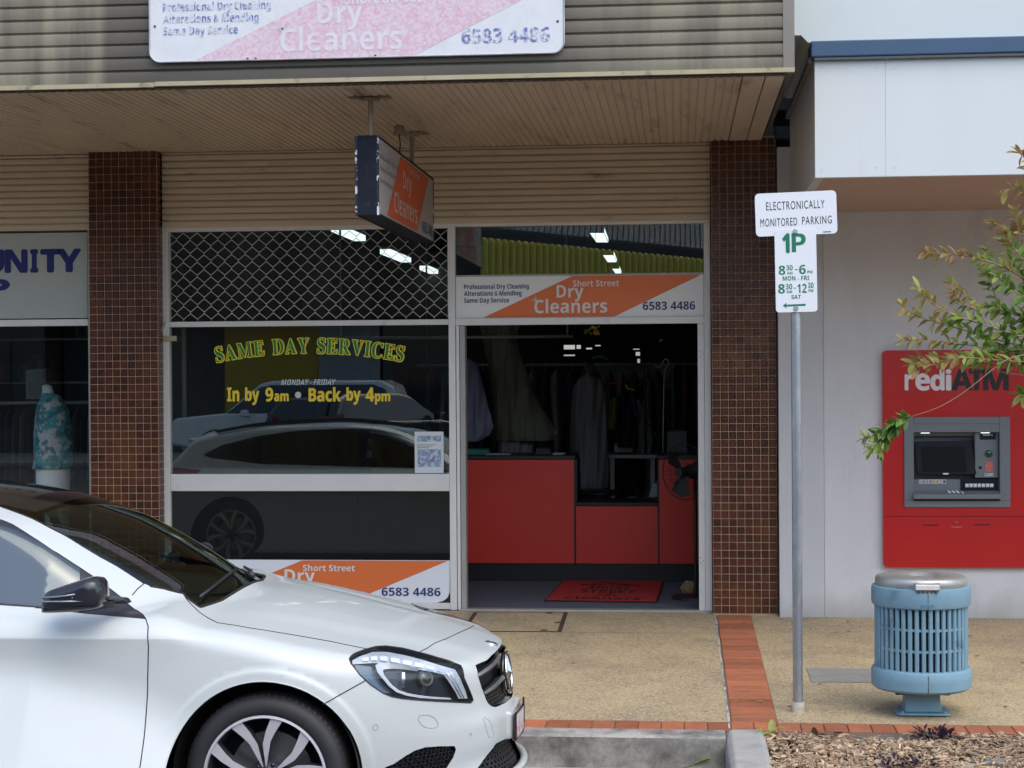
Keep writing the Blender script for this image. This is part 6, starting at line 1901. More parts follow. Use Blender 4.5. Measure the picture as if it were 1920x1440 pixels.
for k, (a_, y_, w_, h_, c_, lab_, cat_, nm_) in enumerate(((890, 1.95, .26, .045, (.02, .16, .12), 'teal folded cloth at the left end of the counter top', 'cloth', 'folded_cloth'), (935, 1.9, .20, .006, (.62, .62, .60), 'sheet of white paper lying on the left counter top', 'paper', 'paper_sheet'), (1020, 2.0, .13, .05, (.03, .03, .035), 'small black box near the middle of the left counter top', 'box', 'small_box'), (1048, 1.92, .10, .012, (.55, .53, .45), 'pad of cream dockets at the right end of the left counter', 'docket pad', 'docket_pad'))):
    q = P(a_, 850, y_)
    tag(MB().hexa([(q.x - w_ / 2, y_ - .08, zt + .0345), (q.x + w_ / 2, y_ - .06, zt + .0345), (q.x + w_ / 2, y_ + .08, zt + .0345), (q.x - w_ / 2, y_ + .06, zt + .0345), (q.x - w_ * .46, y_ - .07, zt + .035 + h_), (q.x + w_ * .42, y_ - .05, zt + .035 + h_ * .8), (q.x + w_ * .44, y_ + .07, zt + .035 + h_), (q.x - w_ * .45, y_ + .05, zt + .035 + h_)]).build(nm_, mat('desk_item_%d' % k, c_, .7), None, bevel=.004), lab_, cat_)
for k, (a_, b_) in enumerate(((1150, 905), (1165, 910), (1180, 903))):
    q = P(a_, b_, 3.2)
    tag(MB().loft([(q.x, 3.2, .0, .13, .16), (q.x, 3.2, .25 + .06 * k, .15, .17), (q.x + .02, 3.2, .42 + .05 * k, .09, .10), (q.x + .02, 3.2, .48 + .05 * k, .03, .04)], 18).build('laundry_bag', mat('bag_%d' % k, ((.16, .15, .13), (.09, .09, .10), (.20, .18, .14))[k], .8, var=.2, vscale=12), None, smooth=True), ('grey-brown laundry bag slumped behind the low counter, left one', 'dark laundry bag behind the low counter, middle one', 'pale brown laundry bag behind the low counter, right one')[k], 'laundry bag')
# yellow ornaments at the top of the doorway
def ornament(a_, b_, Y, s_, m_, label, seed):
    r_ = random.Random(seed); c = P(a_, b_, Y)
    rt = thing('paper_flower', label, 'paper flower', tuple(c), 'yellow paper flowers hanging in the doorway')
    for k in range(7):
        a1, a2 = r_.uniform(0, 6.28), r_.uniform(-1, 1)
        d = Vector((math.cos(a1) * math.cos(a2), math.sin(a1) * math.cos(a2), math.sin(a2))) * s_
        t = d.cross(Vector((0, 0, 1))).normalized() * s_ * .45
        MB().add([c, c + d * .6 + t, c + d * 1.1, c + d * .6 - t + Vector((0, s_ * .2, 0))], [(0, 1, 2), (0, 2, 3)]).build('petal', m_, rt)
    MB().tube([c, (c.x, c.y, 3.3)], .0015, 4).build('thread', M_joint, rt)
M_pf = mat('petal_yellow', (.62, .55, .10), .6)
ornament(1117, 618, .9, .05, M_pf, 'bright yellow paper flower, fullest of those at the door head', 1)
ornament(1103, 620, .95, .045, mat('petal_olive', (.35, .30, .05), .6), 'olive yellow paper flower drooping at the left at the door head', 2)
ornament(1240, 635, 1.6, .035, mat('petal_tan', (.55, .40, .18), .6), 'small tan paper flower hanging at the right at the door head', 3)
# fluorescent battens in the ceiling
M_flu = mat('tube_light', (.9, .93, .95), .4, emit=(.86, .95, 1.0), estr=.75)
for i, (pa, pb_, lab_) in enumerate((((632, 434), (675, 452), 'lit fluorescent batten nearest the upper left of the grille'), ((722, 476), (762, 492), 'lit fluorescent batten in the middle behind the grille'), ((795, 506), (828, 519), 'lit fluorescent batten furthest right behind the grille'))):
    for zc in (2.95,):
        a_, b_ = PZ(pa[0], pa[1], zc), PZ(pb_[0], pb_[1], zc)
        d = (b_ - a_); L_ = d.length; d.normalize()
        if L_ > 2.5: b_ = a_ + d * 2.5
        nrm = Vector((-d.y, d.x, 0)) * .055
        fx_ = thing('ceiling_light', lab_, 'ceiling light', tuple(a_), 'fluorescent battens on the shop ceiling')
        MB().prism([a_ - nrm, b_ - nrm, b_ + nrm, a_ + nrm], (0, 0, .05)).build('diffuser', M_flu, fx_)
        MB().prism([a_ - nrm * 1.2 + Z_ * .051, b_ - nrm * 1.2 + Z_ * .051, b_ + nrm * 1.2 + Z_ * .051, a_ + nrm * 1.2 + Z_ * .051], (0, 0, .03)).build('batten', M_alud, fx_)
        MB().tube([(a_ + b_) / 2 + Z_ * .08, (((a_ + b_) / 2).x, ((a_ + b_) / 2).y, 3.3)], .006, 5).build('suspension', M_alud, fx_)
for i, (a_, b_, s_, lab_) in enumerate(((1124, 443, 1, 'angled white reflector panel, highest behind the transom glass'), (1144, 483, .75, 'angled white reflector panel, middle one behind the transom glass'), (1157, 507, .5, 'angled white reflector panel, lowest and smallest behind the transom glass'))):
    Y = (1.5, 3.2, 5.0)[i]
    c = lambda u_, v_: P(a_ + u_ * s_, b_ + v_ * s_, Y)
    ob = thing('light_reflector', lab_, 'ceiling light', tuple(c(0, 0)), 'reflector lights behind the transom glass')
    MB().prism([c(-18, -6), c(8, -6), c(16, 11), c(-6, 11)], (0, .02, 0)).build('reflector_tray', M_flu, ob)
    MB().prism([c(9, -16), c(16, 2), c(17, 10), c(9, -6)], (0, .02, 0)).build('reflector_end', M_flu, ob)

# ------------------------------------------------------------------ parking sign
oY = CAM.y + 9.12
gz = slope_z(oY)
ps = thing('parking_sign', 'grey post with electronically monitored parking plate above a one hour parking plate', 'sign post', (P(1496, 1337, oY).x, oY, gz))
M_galv = mat('galvanised_steel', (.36, .39, .41), .42, metal=.75, var=.12, vscale=14, dirt=(.46, .49, .50), dscale=22, damt=(.5, .68), stretch=(1, 1, .5))
pa, pb_ = P(1496.5, 1335, oY), P(1491.5, 440, oY)
rpost = (P(1505.5, 900, oY).x - P(1486.5, 900, oY).x) / 2
MB().cyl((pa.x, oY, gz - .02), (pb_.x, oY, pb_.z), rpost, 24).build('post', M_galv, ps, smooth=True, autosm=40)
sl1 = P(1496, 1316, oY).z
MB().cyl((pa.x, oY, gz - .01), (pa.x, oY, sl1), rpost * 1.28, 24).build('base_sleeve', mat('cream_sleeve', (.56, .53, .46), .7, dirt=(.34, .30, .22), dscale=14, damt=(.5, .7)), ps, smooth=True, autosm=40)
S_refl = mat('sign_plate_white', (.74, .77, .81), .35)
S_blk = mat('sign_black', (.02, .022, .03), .5)
S_pg = mat('sign_green', (.004, .165, .085), .5)
def plate(pxs, name, yoff, rad, label):
    """corners tl, tr, br, bl in the picture"""
    Y = oY - yoff
    c = [P(a_, b_, Y) for a_, b_ in pxs]
    ux = ((c[1] - c[0]) + (c[2] - c[3])) / 2; uz = ((c[0] - c[3]) + (c[1] - c[2])) / 2
    Wd, Hd = ux.length, uz.length
    ux.normalize(); uz = (uz - ux * uz.dot(ux)).normalized()
    O = (c[0] + c[1] + c[2] + c[3]) / 4 - ux * Wd / 2 - uz * Hd / 2
    pl_ = flat_poly(O, ux, uz, round_rect(0, Wd, 0, Hd, rad, 6), 0, .0022).build(name, S_refl, ps, label=label)
    return pl_, O, ux, uz, Wd, Hd
pl1, O, ux, uz, Wd, Hd = plate(((1415.5, 364), (1568, 356), (1570, 438), (1417, 443.5)), 'sign_plate', rpost + .004, .022, 'wide white plate reading electronically monitored parking')
lettering('ELECTRONICALLY', O, ux, uz, (.137 * Wd, .855 * Wd, .60 * Hd, .795 * Hd), S_blk, pl1, offset=.004, lift=.001, spacing=1.15)
lettering('MONITORED', O, ux, uz, (.060 * Wd, .512 * Wd, .225 * Hd, .41 * Hd), S_blk, pl1, offset=.004, lift=.001, spacing=1.15)
lettering('PARKING', O, ux, uz, (.572 * Wd, .935 * Wd, .235 * Hd, .42 * Hd), S_blk, pl1, offset=.004, lift=.001, spacing=1.15)
rb_ = flat_poly(O, ux, uz, [(.82 * Wd, .035 * Hd), (.92 * Wd, .035 * Hd), (.92 * Wd, .055 * Hd), (.82 * Wd, .055 * Hd)], .001).build('maker_mark', S_blk, pl1, fixn=False)
pl2, O, ux, uz, Wd, Hd = plate(((1452.5, 431), (1530.5, 429), (1532.5, 584), (1454.5, 586)), 'sign_plate', rpost + .007, .016, 'tall white plate with green one hour parking times and arrow')
def st(s_, a_, b_, c_, d_, m=S_pg, **k):
    x_ = lambda v: (v - 1453.5) / 78.2 * Wd
    z_ = lambda v: (585 - v) / 154.6 * Hd
    k.setdefault('offset', .008)
    lettering(s_, O, ux, uz, (x_(a_), x_(c_), z_(d_), z_(b_)), m, pl2, lift=.0008, **k)
st('1', 1469, 438.5, 1480.5, 473, offset=.05, fat=.0035); st('P', 1485.5, 438, 1512, 473, offset=.035)
st('8', 1460, 497.5, 1472.5, 515, offset=.03); st('30', 1474.5, 497, 1486.5, 507); st('AM', 1475.5, 509.5, 1486, 514.5); st('-', 1490.5, 505, 1496, 506.5); st('6', 1498.5, 497, 1511, 514.5, offset=.02); st('PM', 1514, 508, 1523.5, 513.5)
st('MON - FRI', 1467.5, 517.5, 1517, 526)
st('8', 1458.5, 532, 1471, 550, offset=.03); st('30', 1472.5, 532, 1485, 542.5); st('AM', 1474, 544.5, 1484.5, 549.5); st('-', 1487.5, 539.5, 1492, 541); st('12', 1494.5, 532.5, 1512, 549.5, offset=.016); st('30', 1514.5, 530.5, 1525, 541); st('PM', 1515.5, 543, 1524.5, 548.5)
st('SAT', 1483, 553, 1501, 560.5)
ax_ = lambda a_, b_: ((a_ - 1453.5) / 78.2 * Wd, (585 - b_) / 154.6 * Hd)
flat_poly(O, ux, uz, [ax_(1466.5, 572.6), ax_(1474, 567), ax_(1473, 570.8), ax_(1509.5, 570), ax_(1509.5, 573.8), ax_(1473, 574.4), ax_(1474, 578)], .0008).build('arrow', S_pg, pl2, fixn=False)
for a_, b_ in ((1491, 434), (1492.5, 578)):
    q = P(a_, b_, oY - rpost - .012)
    MB().lathe([(0, -.004), (.009, -.004), (.011, -.001), (.013, .004)], tuple(q), 12, 'y').build('bolt', M_galv, pl2, smooth=True, autosm=40)

# ------------------------------------------------------------------ cash machine
M_ared = mat('atm_red', (.50, .012, .012), .28, var=.05, vscale=2, coat=.2, dirt=(.42, .02, .02), dscale=3, damt=(.5, .8))
M_agry = mat('atm_grey', (.16, .18, .20), .45, var=.04, vscale=5)
M_adk = mat('atm_dark', (.008, .010, .015), .6, spec=.25)
aY = RY - .045
am = thing('cash_machine', 'grey cash machine set in a tall red panel on the rendered wall', 'cash machine', (P(1795, 1064, aY).x, RY, P(1795, 1064, aY).z))
def ar(a_, b_, c_, d_, Y=None): return rect(a_, b_, c_, d_, aY if Y is None else Y)
x0, x1, z0, z1 = ar(1654.5, 657, 1936, 1065)
zj = ar(1655, 968, 1700, 970)[3]
ox0, ox1, oz0, oz1 = ar(1694.5, 782, 1894, 951)          # grey surround
# red panel in four pieces round the opening, rounded outer corners
rr = .03
mb = MB()
o_, i_ = round_rect(x0, x1, zj + .001, z1, rr, 5), None
hx0_, hx1_, hz0_, hz1_ = ox0 + .02, ox1 - .02, oz0 + .02, oz1 - .02
rbox(x0, hx0_, aY, RY, zj + .0015, z1 - rr).build('red_panel', M_ared, am)
rbox(hx1_, x1, aY, RY, zj + .0015, z1 - rr).build('red_panel', M_ared, am)
rbox(hx0_ + .0002, hx1_ - .0002, aY, RY, hz1_, z1 - rr).build('red_panel', M_ared, am)
rbox(hx0_ + .0002, hx1_ - .0002, aY, RY, zj + .0015, hz0_).build('red_panel', M_ared, am)
top = [(x0, aY, z1 - rr)] + [(x0 + rr - rr * math.cos(R(a)), aY, z1 - rr + rr * math.sin(R(a))) for a in range(15, 91, 15)] + [(x1 - rr + rr * math.sin(R(a)), aY, z1 - rr + rr * math.cos(R(a))) for a in range(0, 91, 15)]
MB().prism(top, (0, RY - aY, 0)).build('red_panel', M_ared, am)
bot = [(x0, aY, zj - .0015)] + [(x0 + rr - rr * math.cos(R(a)), aY, z0 + rr - rr * math.sin(R(a))) for a in range(0, 91, 15)] + [(x1 - rr + rr * math.sin(R(a)), aY, z0 + rr - rr * math.cos(R(a))) for a in range(0, 91, 15)] + [(x1, aY, zj - .0015)]
MB().prism(bot, (0, RY - aY, 0)).build('lower_red_panel', M_ared, am)
for a_, b_, c_, d_ in ((1730, 983.5, 1760, 985.5), (1827, 983, 1857, 985)):
    q = ar(a_, b_, c_, d_, aY - .001); rbox(q[0], q[1], aY - .0012, aY - .0004, q[2], q[3]).build('slot', M_adk, am)
MB().lathe([(0, -.002), (.006, -.002), (.007, 0)], tuple(P(1793.5, 979, aY)), 10, 'y').build('lock', M_agry, am)
q = ar(1784, 986.5, 1803, 990, aY)
lettering('receipts', (q[0], aY, q[2]), X_, Z_, (0, q[1] - q[0], 0, q[3] - q[2]), mat('faint_white', (.6, .3, .3), .5), am, lift=.0012)
# surround ring with inner recess
fY0 = aY - .014
ix0, ix1, iz0, iz1 = ar(1713, 795, 1875, 935, fY0)
rbox(ox0, ix0, fY0, RY + .1, oz0 + .045, oz1).build('surround', M_agry, am, bevel=.003)
rbox(ix1, ox1, fY0, RY + .1, oz0 + .045, oz1).build('surround', M_agry, am, bevel=.003)
rbox(ix0 + .0004, ix1 - .0004, fY0, RY + .1, iz1, oz1 - .0005).build('surround', M_agry, am, bevel=.003)
rbox(ox0, ox1, fY0 + .0005, RY + .1, oz0, oz0 + .0445).build('surround', M_agry, am, bevel=.003)
bkY = RY + .09
rbox(ix0, ix1, bkY, bkY + .01, oz0 + .045, iz1).build('recess_back', M_agry, am)
# hood underside with two lit strips
hd = MB().hexa([(ix0, fY0 + .004, iz1 - .055), (ix1, fY0 + .004, iz1 - .055), (ix1, bkY, iz1 - .085), (ix0, bkY, iz1 - .085), (ix0, fY0 + .004, iz1 - .0005), (ix1, fY0 + .004, iz1 - .0005), (ix1, bkY, iz1 - .0005), (ix0, bkY, iz1 - .0005)])
hd.build('hood', M_agry, am)
M_strip = mat('atm_light', (.9, 1, .97), .4, emit=(.80, 1.0, .93), estr=1.0)
for a_, c_ in ((1726.5, 1743), (1839, 1855.5)):
    q = ar(a_, 799.5, c_, 803, aY + .02)
    rbox(q[0], q[1], aY + .018, aY + .026, iz1 - .064, iz1 - .054).build('light_strip', M_strip, am)
# screen
sY_ = aY + .055
def scr(a_, b_, Y): 
    p = P(a_, b_, Y); return (p.x, p.y, p.z)
MB().hexa([scr(1721, 889, sY_ - .03), scr(1831, 889, sY_ - .03), scr(1831, 889, sY_ + .05), scr(1721, 889, sY_ + .05), scr(1713.5, 828, sY_ + .012), scr(1823, 826, sY_ + .012), scr(1823, 826, sY_ + .05), scr(1713.5, 828, sY_ + .05)]).build('screen_bezel', M_adk, am, bevel=.003)
n1 = lambda p, d: (p[0], p[1] - d, p[2])
MB().add([n1(scr(1731, 884, sY_ - .030), .003), n1(scr(1813, 884, sY_ - .030), .003), n1(scr(1808, 837, sY_ + .006), .003), n1(scr(1727, 838, sY_ + .006), .003)], [(0, 1, 2, 3)]).build('screen', mat('screen_glass', (.0018, .002, .0018), .3, spec=.08), am, fixn=False)
MB().add([n1(scr(1758, 863, sY_ - .012), .006), n1(scr(1786, 863, sY_ - .012), .006), n1(scr(1785, 853, sY_ - .006), .006), n1(scr(1757, 853, sY_ - .006), .006)], [(0, 1, 2, 3)]).build('screen_logo', mat('screen_logo', (.006, .006, .003), .4, spec=.1), am, fixn=False)
rbox(ix0 + .002, P(1828, 815, sY_).x, sY_ + .012, bkY, P(1720, 817, sY_).z, P(1720, 812, sY_).z).build('brow_ledge', M_agry, am)
q = ar(1768, 887, 1779, 889.5, sY_ - .036); rbox(q[0], q[1], sY_ - .036, sY_ - .034, q[2], q[3]).build('screen_mark', S_refl, am)
# right hand column
cY_ = aY + .03
q = ar(1828, 801, 1872, 896, cY_)
rbox(q[0], q[1], cY_, bkY, q[2], iz1 - .057).build('reader_column', M_agry, am, bevel=.004)
q = ar(1837, 812.5, 1867, 824, cY_); rbox(q[0], q[1], cY_ - .006, cY_ - .0003, q[2], q[3]).build('receipt_slot', M_adk, am, bevel=.004)
lettering('RECEIPTS', (q[0], cY_ - .0062, q[2]), X_, Z_, (.2 * (q[1] - q[0]), .8 * (q[1] - q[0]), .62 * (q[3] - q[2]), .85 * (q[3] - q[2])), S_refl, am, lift=.001)
cc_ = P(1853.5, 850.5, cY_)
MB().lathe([(.0, -.004), (.029, -.004), (.034, -.001), (.036, 0)], (cc_.x, cY_, cc_.z), 30, 'y').build('reader_ring', M_agry, am, smooth=True, autosm=40)
MB().lathe([(0, -.013), (.020, -.012), (.026, -.0045)], (cc_.x, cY_, cc_.z), 30, 'y').build('card_reader', mat('reader_green', (.006, .07, .035), .25, coat=.5), am, smooth=True)
rbox(cc_.x - .022, cc_.x + .022, cY_ - .0150, cY_ - .0135, cc_.z - .0025, cc_.z + .0025).build('card_slot', M_adk, am)
rbox(cc_.x - .0025, cc_.x + .0025, cY_ - .0150, cY_ - .0135, cc_.z - .018, cc_.z - .003).build('card_slot', M_adk, am)
q = ar(1848, 866, 1861.5, 884, cY_); rbox(q[0], q[1], cY_ - .0015, cY_ - .0003, q[2], q[3]).build('sticker', mat('sticker_red', (.60, .14, .12), .4, var=.2, vscale=60), am)
MB().lathe([(0, -.003), (.009, -.003), (.011, 0)], tuple(P(1838, 877, cY_)), 14, 'y').build('camera_eye', M_adk, am)
q = ar(1846, 887, 1862.5, 893, cY_)
lettering('CARD', (q[0], cY_, q[2]), X_, Z_, (0, q[1] - q[0], 0, q[3] - q[2]), S_refl, am, offset=.03, lift=.0012)
# label strip, keys and shelf
kY = aY + .02
q = ar(1722.5, 899, 1774, 907, kY); rbox(q[0], q[1], kY, kY + .004, q[2], q[3]).build('card_logos', mat('logo_strip', (.50, .50, .50), .5), am)
for k, c_ in enumerate([(.4, .4, .42), (.15, .2, .45), (.55, .25, .05), (.1, .25, .45), (.45, .3, .15), (.5, .3, .05), (.4, .42, .45), (.05, .05, .05)]):
    w_ = (q[1] - q[0]) / 8
    rbox(q[0] + w_ * (k + .15), q[0] + w_ * (k + .8), kY - .0012, kY - .0003, q[2] + .006, q[3] - .006).build('card_logo', mat('logo_%d' % k, c_, .5), am)
q = ar(1714, 899, 1872, 935, kY + .006); rbox(ix0, ix1, kY + .006, bkY, oz0 + .05, q[3]).build('lower_fascia', M_agry, am, bevel=.003)
q = ar(1801, 898, 1872, 920, kY); rbox(q[0], q[1] - .003, kY - .004, kY + .005, q[2], q[3]).build('keypad_hood', M_adk, am, bevel=.006)
for k in range(7):
    q = ar(1809 + 7.7 * k, 906.5, 1816 + 7.7 * k, 914, kY - .006)
    MB().cyl((q[0] + .002, kY - .010, (q[2] + q[3]) / 2), (q[1] - .001, kY - .010, (q[2] + q[3]) / 2), (q[3] - q[2]) / 2, 12).build('roller', S_refl, am, smooth=True, autosm=40)
sf0, sf1, sfz0, sfz1 = ar(1713, 927, 1877, 936, aY - .055)
MB().hexa([(sf0, aY - .058, sfz0), (sf1, aY - .058, sfz0), (sf1, fY0 - .0005, sfz0 + .0), (sf0, fY0 - .0005, sfz0), (sf0, aY - .058, sfz1), (sf1, aY - .058, sfz1), (sf1, kY + .004, sfz1 + .022), (sf0, kY + .004, sfz1 + .022)]).build('shelf', M_agry, am, bevel=.005)
for k in range(4):
    for j in range(3):
        a_ = 1778 + 8 * k + 1.6 * j; b_ = 918.5 + 3.0 * j
        y_ = kY - .012 - .016 * j
        p = P(a_, b_, y_)
        zz = sfz1 + .022 * ((y_ - (aY - .058)) / (kY + .004 - (aY - .058)))
        rbox(p.x - .0065, p.x + .0065, y_ - .005, y_ + .005, zz - .002, zz + .0035).build('key', mat('key_gold', (.40, .25, .05), .5) if (k == 3 and j < 2) else S_refl, am)
# logo lettering
q = ar(1697, 700, 1784, 733)
A_wh, A_bk = mat('atm_letter_white', (.74, .70, .70), .4), mat('atm_letter_black', (.012, .01, .01), .4)
def al(s_, a_, b_, c_, d_, m, off):
    q = ar(a_, b_, c_, d_); lettering(s_, (q[0], aY, q[2]), X_, Z_, (0, q[1] - q[0], 0, q[3] - q[2]), m, am, offset=off, lift=.0015, fat=.0035)
al('r', 1697, 702, 1709, 731, A_wh, .045); al('e', 1717, 701, 1743, 731.5, A_wh, .05); al('d', 1745, 693, 1770, 731.5, A_wh, .05); al('i', 1774, 693, 1783, 731, A_wh, .045)
al('A', 1784, 693, 1823, 731, A_bk, .05); al('T', 1817, 693, 1845, 731, A_bk, .05); al('M', 1844, 692, 1890.5, 731, A_bk, .05)

# ------------------------------------------------------------------ litter bin
bY = CAM.y + 9.13
bc = P(1727, 1200, bY)
bX = bc.x
bg_ = slope_z(bY)
lb_ = thing('litter_bin', 'pale blue slatted round litter bin with steel lid on a pedestal', 'litter bin', (bX, bY, bg_))
M_bb = mat('bin_blue', (.195, .345, .43), .6, var=.08, vscale=6, dirt=(.11, .20, .26), dscale=9, damt=(.56, .74), bump=.1, bscale=120)
M_lid = mat('bin_steel', (.52, .51, .49), .48, metal=.8, var=.1, vscale=8, dirt=(.25, .22, .19), dscale=9, damt=(.58, .72))
def bz(y_): return P(1727, y_, bY).z
Rb = (P(1820, 1110, bY).x - P(1634, 1110, bY).x) / 2
Rs_ = Rb * .925
zt_, zt2 = bz(1097), bz(1132)
zb_, zb2 = bz(1250), bz(1286)
# radii corrected for the ring's own depth: front edge hangs lower in the picture
MB().lathe([(Rb * .90, zt_ + .004), (Rb * .985, zt_ - .0), (Rb, zt_ - .018), (Rb, zt2 + .014), (Rb * .985, zt2 + .002), (Rs_ * .985, zt2 - .006), (Rs_ * .96, zt2 + .02)], (bX, bY, 0), 64, 'z').build('top_band', M_bb, lb_, smooth=True, autosm=35)
MB().lathe([(Rs_ * .96, zb_ + .008), (Rb * .97, zb_ + .004), (Rb * 1.005, zb_ - .008), (Rb * 1.01, zb_ - .05), (Rb * 1.0, zb2 + .008), (Rb * .93, zb2 - .006), (Rb * .6, zb2 - .012), (0, zb2 - .012)], (bX, bY, 0), 64, 'z').build('bottom_band', M_bb, lb_, smooth=True, autosm=35)
nsl = 42
for k in range(nsl):
    a = 2 * math.pi * (k + .5) / nsl - math.pi / 2
    c_, s_ = math.cos(a), math.sin(a)
    w_ = math.pi * Rs_ / nsl * .60
    t_ = Vector((-s_, c_, 0)); n_ = Vector((c_, s_, 0))
    c0_ = Vector((bX, bY, 0)) + n_ * Rs_
    prof_ = [(-w_, -.012), (-w_, -.002), (-w_ * .6, .003), (w_ * .6, .003), (w_, -.002), (w_, -.012)]
    lo, hi = zb_ + .004, zt2 + .006
    V_ = []
    for z_, sc in ((lo - .004, .4), (lo + .004, .9), (lo + .012, 1), (hi, 1)):
        for a_, b_ in prof_:
            p = c0_ + t_ * a_ * sc + n_ * b_; V_.append((p.x, p.y, z_))
    MB().add(V_, [(i * 6 + j, i * 6 + (j + 1) % 6, (i + 1) * 6 + (j + 1) % 6, (i + 1) * 6 + j) for i in range(3) for j in range(6)] + [(0, 1, 2, 3, 4, 5)]).build('slat', M_bb, lb_, smooth=False)
for fz in (.335, .665):
    zz = zb_ + (zt2 - zb_) * fz
    MB().lathe([(Rs_ - .014, zz - .007), (Rs_ - .003, zz - .006), (Rs_ - .003, zz + .006), (Rs_ - .014, zz + .007)], (bX, bY, 0), 64, 'z').build('hoop', M_bb, lb_, smooth=False)
MB().lathe([(Rs_ * .90, zb2), (Rs_ * .90, zt_ - .02)], (bX, bY, 0), 48, 'z').build('liner', mat('bin_liner', (.008, .010, .014), .6), lb_, smooth=True)
Rl = Rb * .925
zl0, zl1 = zt_ + .006, zt_ + .050
MB().lathe([(Rl * .96, zl0 - .01), (Rl, zl0), (Rl * .995, zl1 - .014), (Rl * .97, zl1 - .003), (Rl * .90, zl1 + .003), (Rl * .60, zl1 + .009), (Rl * .46, zl1 + .010), (Rl * .41, zl1 + .005), (Rl * .33, zl1 - .006), (Rl * .31, zl1 - .035)], (bX, bY, 0), 64, 'z').build('lid', M_lid, lb_, smooth=True, autosm=50)
MB().lathe([(0, zl1 - .034), (Rl * .31, zl1 - .034)], (bX, bY, 0), 32, 'z').build('lid_opening', M_blk, lb_)
fyy = bY - Rl
MB().hexa([(bX - .060, fyy - .022, zl0 - .004), (bX + .060, fyy - .022, zl0 - .004), (bX + .066, fyy + .03, zl0 - .004), (bX - .066, fyy + .03, zl0 - .004), (bX - .060, fyy - .016, zl0 + .024), (bX + .060, fyy - .016, zl0 + .024), (bX + .066, fyy + .03, zl1 - .004), (bX - .066, fyy + .03, zl1 - .004)]).build('lid_latch', M_lid, lb_, bevel=.004)
for k in range(5): rbox(bX - .05 + .021 * k, bX - .036 + .021 * k, fyy - .020, fyy + .0, zl0 - .016, zl0 - .005).build('latch_tooth', M_joint, lb_)
for zz0, zz1, rr_ in ((zt2 + .004, zt_ - .002, Rb), (zb2 + .004, zb_ - .006, Rb * 1.01)):
    rbox(bX + .001, bX + .0035, bY - rr_ - .0012, bY - rr_ + .004, zz0, zz1).build('split_line', M_joint, lb_)
rbox(bX - .030, bX + .032, bY - Rb - .002, bY - Rb + .004, zt2 + .018, zt2 + .029).build('faded_label', mat('label_blue', (.10, .27, .38), .6), lb_)
zp0 = bg_ + .012
MB().hexa([(bX - .092, bY - .07, zp0), (bX + .092, bY - .07, zp0), (bX + .092, bY + .07, zp0), (bX - .092, bY + .07, zp0), (bX - .082, bY - .065, zb2 - .030), (bX + .086, bY - .065, zb2 - .030), (bX + .086, bY + .065, zb2 - .030), (bX - .082, bY + .065, zb2 - .030)]).build('pedestal', M_bb, lb_, bevel=.006)
rbox(bX - .14, bX + .13, bY - .10, bY + .10, zb2 - .0295, zb2 - .0125).build('mounting_plate', M_blk, lb_)
flat_poly((bX, bY, bg_ + .011), Vector((1, 0, 0)), Vector((0, 1, 0)), round_rect(-.135, .135, -.105, .105, .03), 0, .010).build('base_plate', M_bb, lb_, bevel=.003)
for a_, b_ in ((-.105, -.08), (.105, -.08), (-.105, .08), (.105, .08)):
    MB().lathe([(0, .02), (.008, .02), (.009, .011)], (bX + a_, bY + b_, bg_), 8, 'z').build('base_bolt', M_bb, lb_)

# ------------------------------------------------------------------ plants, leaves and litter on the ground
def leaf_mesh(name, L_, W_, m, curl=.25):
    V_, F_ = [], []
    n = 6
    for i in range(n + 1):
        t = i / n
        w_ = W_ * math.sin(math.pi * min(t * .92 + .06, 1)) ** .8
        z = -curl * L_ * t * t
        V_ += [(t * L_, -w_, z + w_ * .35), (t * L_, 0, z), (t * L_, w_, z + w_ * .35)]
    for i in range(n):
        b = i * 3
        F_ += [(b, b + 1, b + 4, b + 3), (b + 1, b + 2, b + 5, b + 4)]
    return MB().add(V_, F_).mesh(name, m, True)
def leaf_mat(name, c, **k):
    m = mat(name, c, .45, var=.25, vscale=25, objrand=.30, spec=.4, **k)
    N, L = m.node_tree.nodes, m.node_tree.links
    b = N['Principled BSDF']; out = N['Material Output']
    t = N.new('ShaderNodeBsdfTranslucent'); mx = N.new('ShaderNodeMixShader'); mx.inputs[0].default_value = .5
    L.new(b.inputs['Base Color'].links[0].from_socket, t.inputs['Color'])
    L.new(b.outputs[0], mx.inputs[1]); L.new(t.outputs[0], mx.inputs[2]); L.new(mx.outputs[0], out.inputs[0])
    return m
L_g = leaf_mat('leaf_green', (.24, .37, .07)); L_dg = leaf_mat('leaf_deep', (.13, .27, .045)); L_o = leaf_mat('leaf_bronze', (.46, .37, .11)); L_p = leaf_mat('leaf_pink', (.46, .27, .13)); L_y = leaf_mat('leaf_lime', (.45, .49, .15))
LM = [[leaf_mesh('leaf', .054 * s_, .0112 * s_, m, c_) for s_, c_ in ((1, .2), (.8, .35), (1.15, .1))] for m in (L_dg, L_g, L_y, L_o, L_p)]
M_bark = mat('smooth_bark', (.26, .17, .10), .7, var=.2, vscale=14)
M_twig = mat('pink_twig', (.30, .19, .13), .6)
TY = -5.0
tree = thing('crepe_myrtle', 'young crepe myrtle with bronze-tipped green leaves reaching in from the right over the mulch', 'tree', (1.95, TY, kz - .05), None)
tx = 1.98
MB().tube([(tx, TY, kz - .08), (tx + .02, TY, .4), (tx - .02, TY + .02, .9), (tx + .01, TY, 1.3)], [.035, .030, .026, .02], 10).build('trunk', M_bark, tree, smooth=True)
rl = random.Random(21)
def tp(a_, b_, dy=0.0): return P(a_, b_, TY + dy)
leaves = []
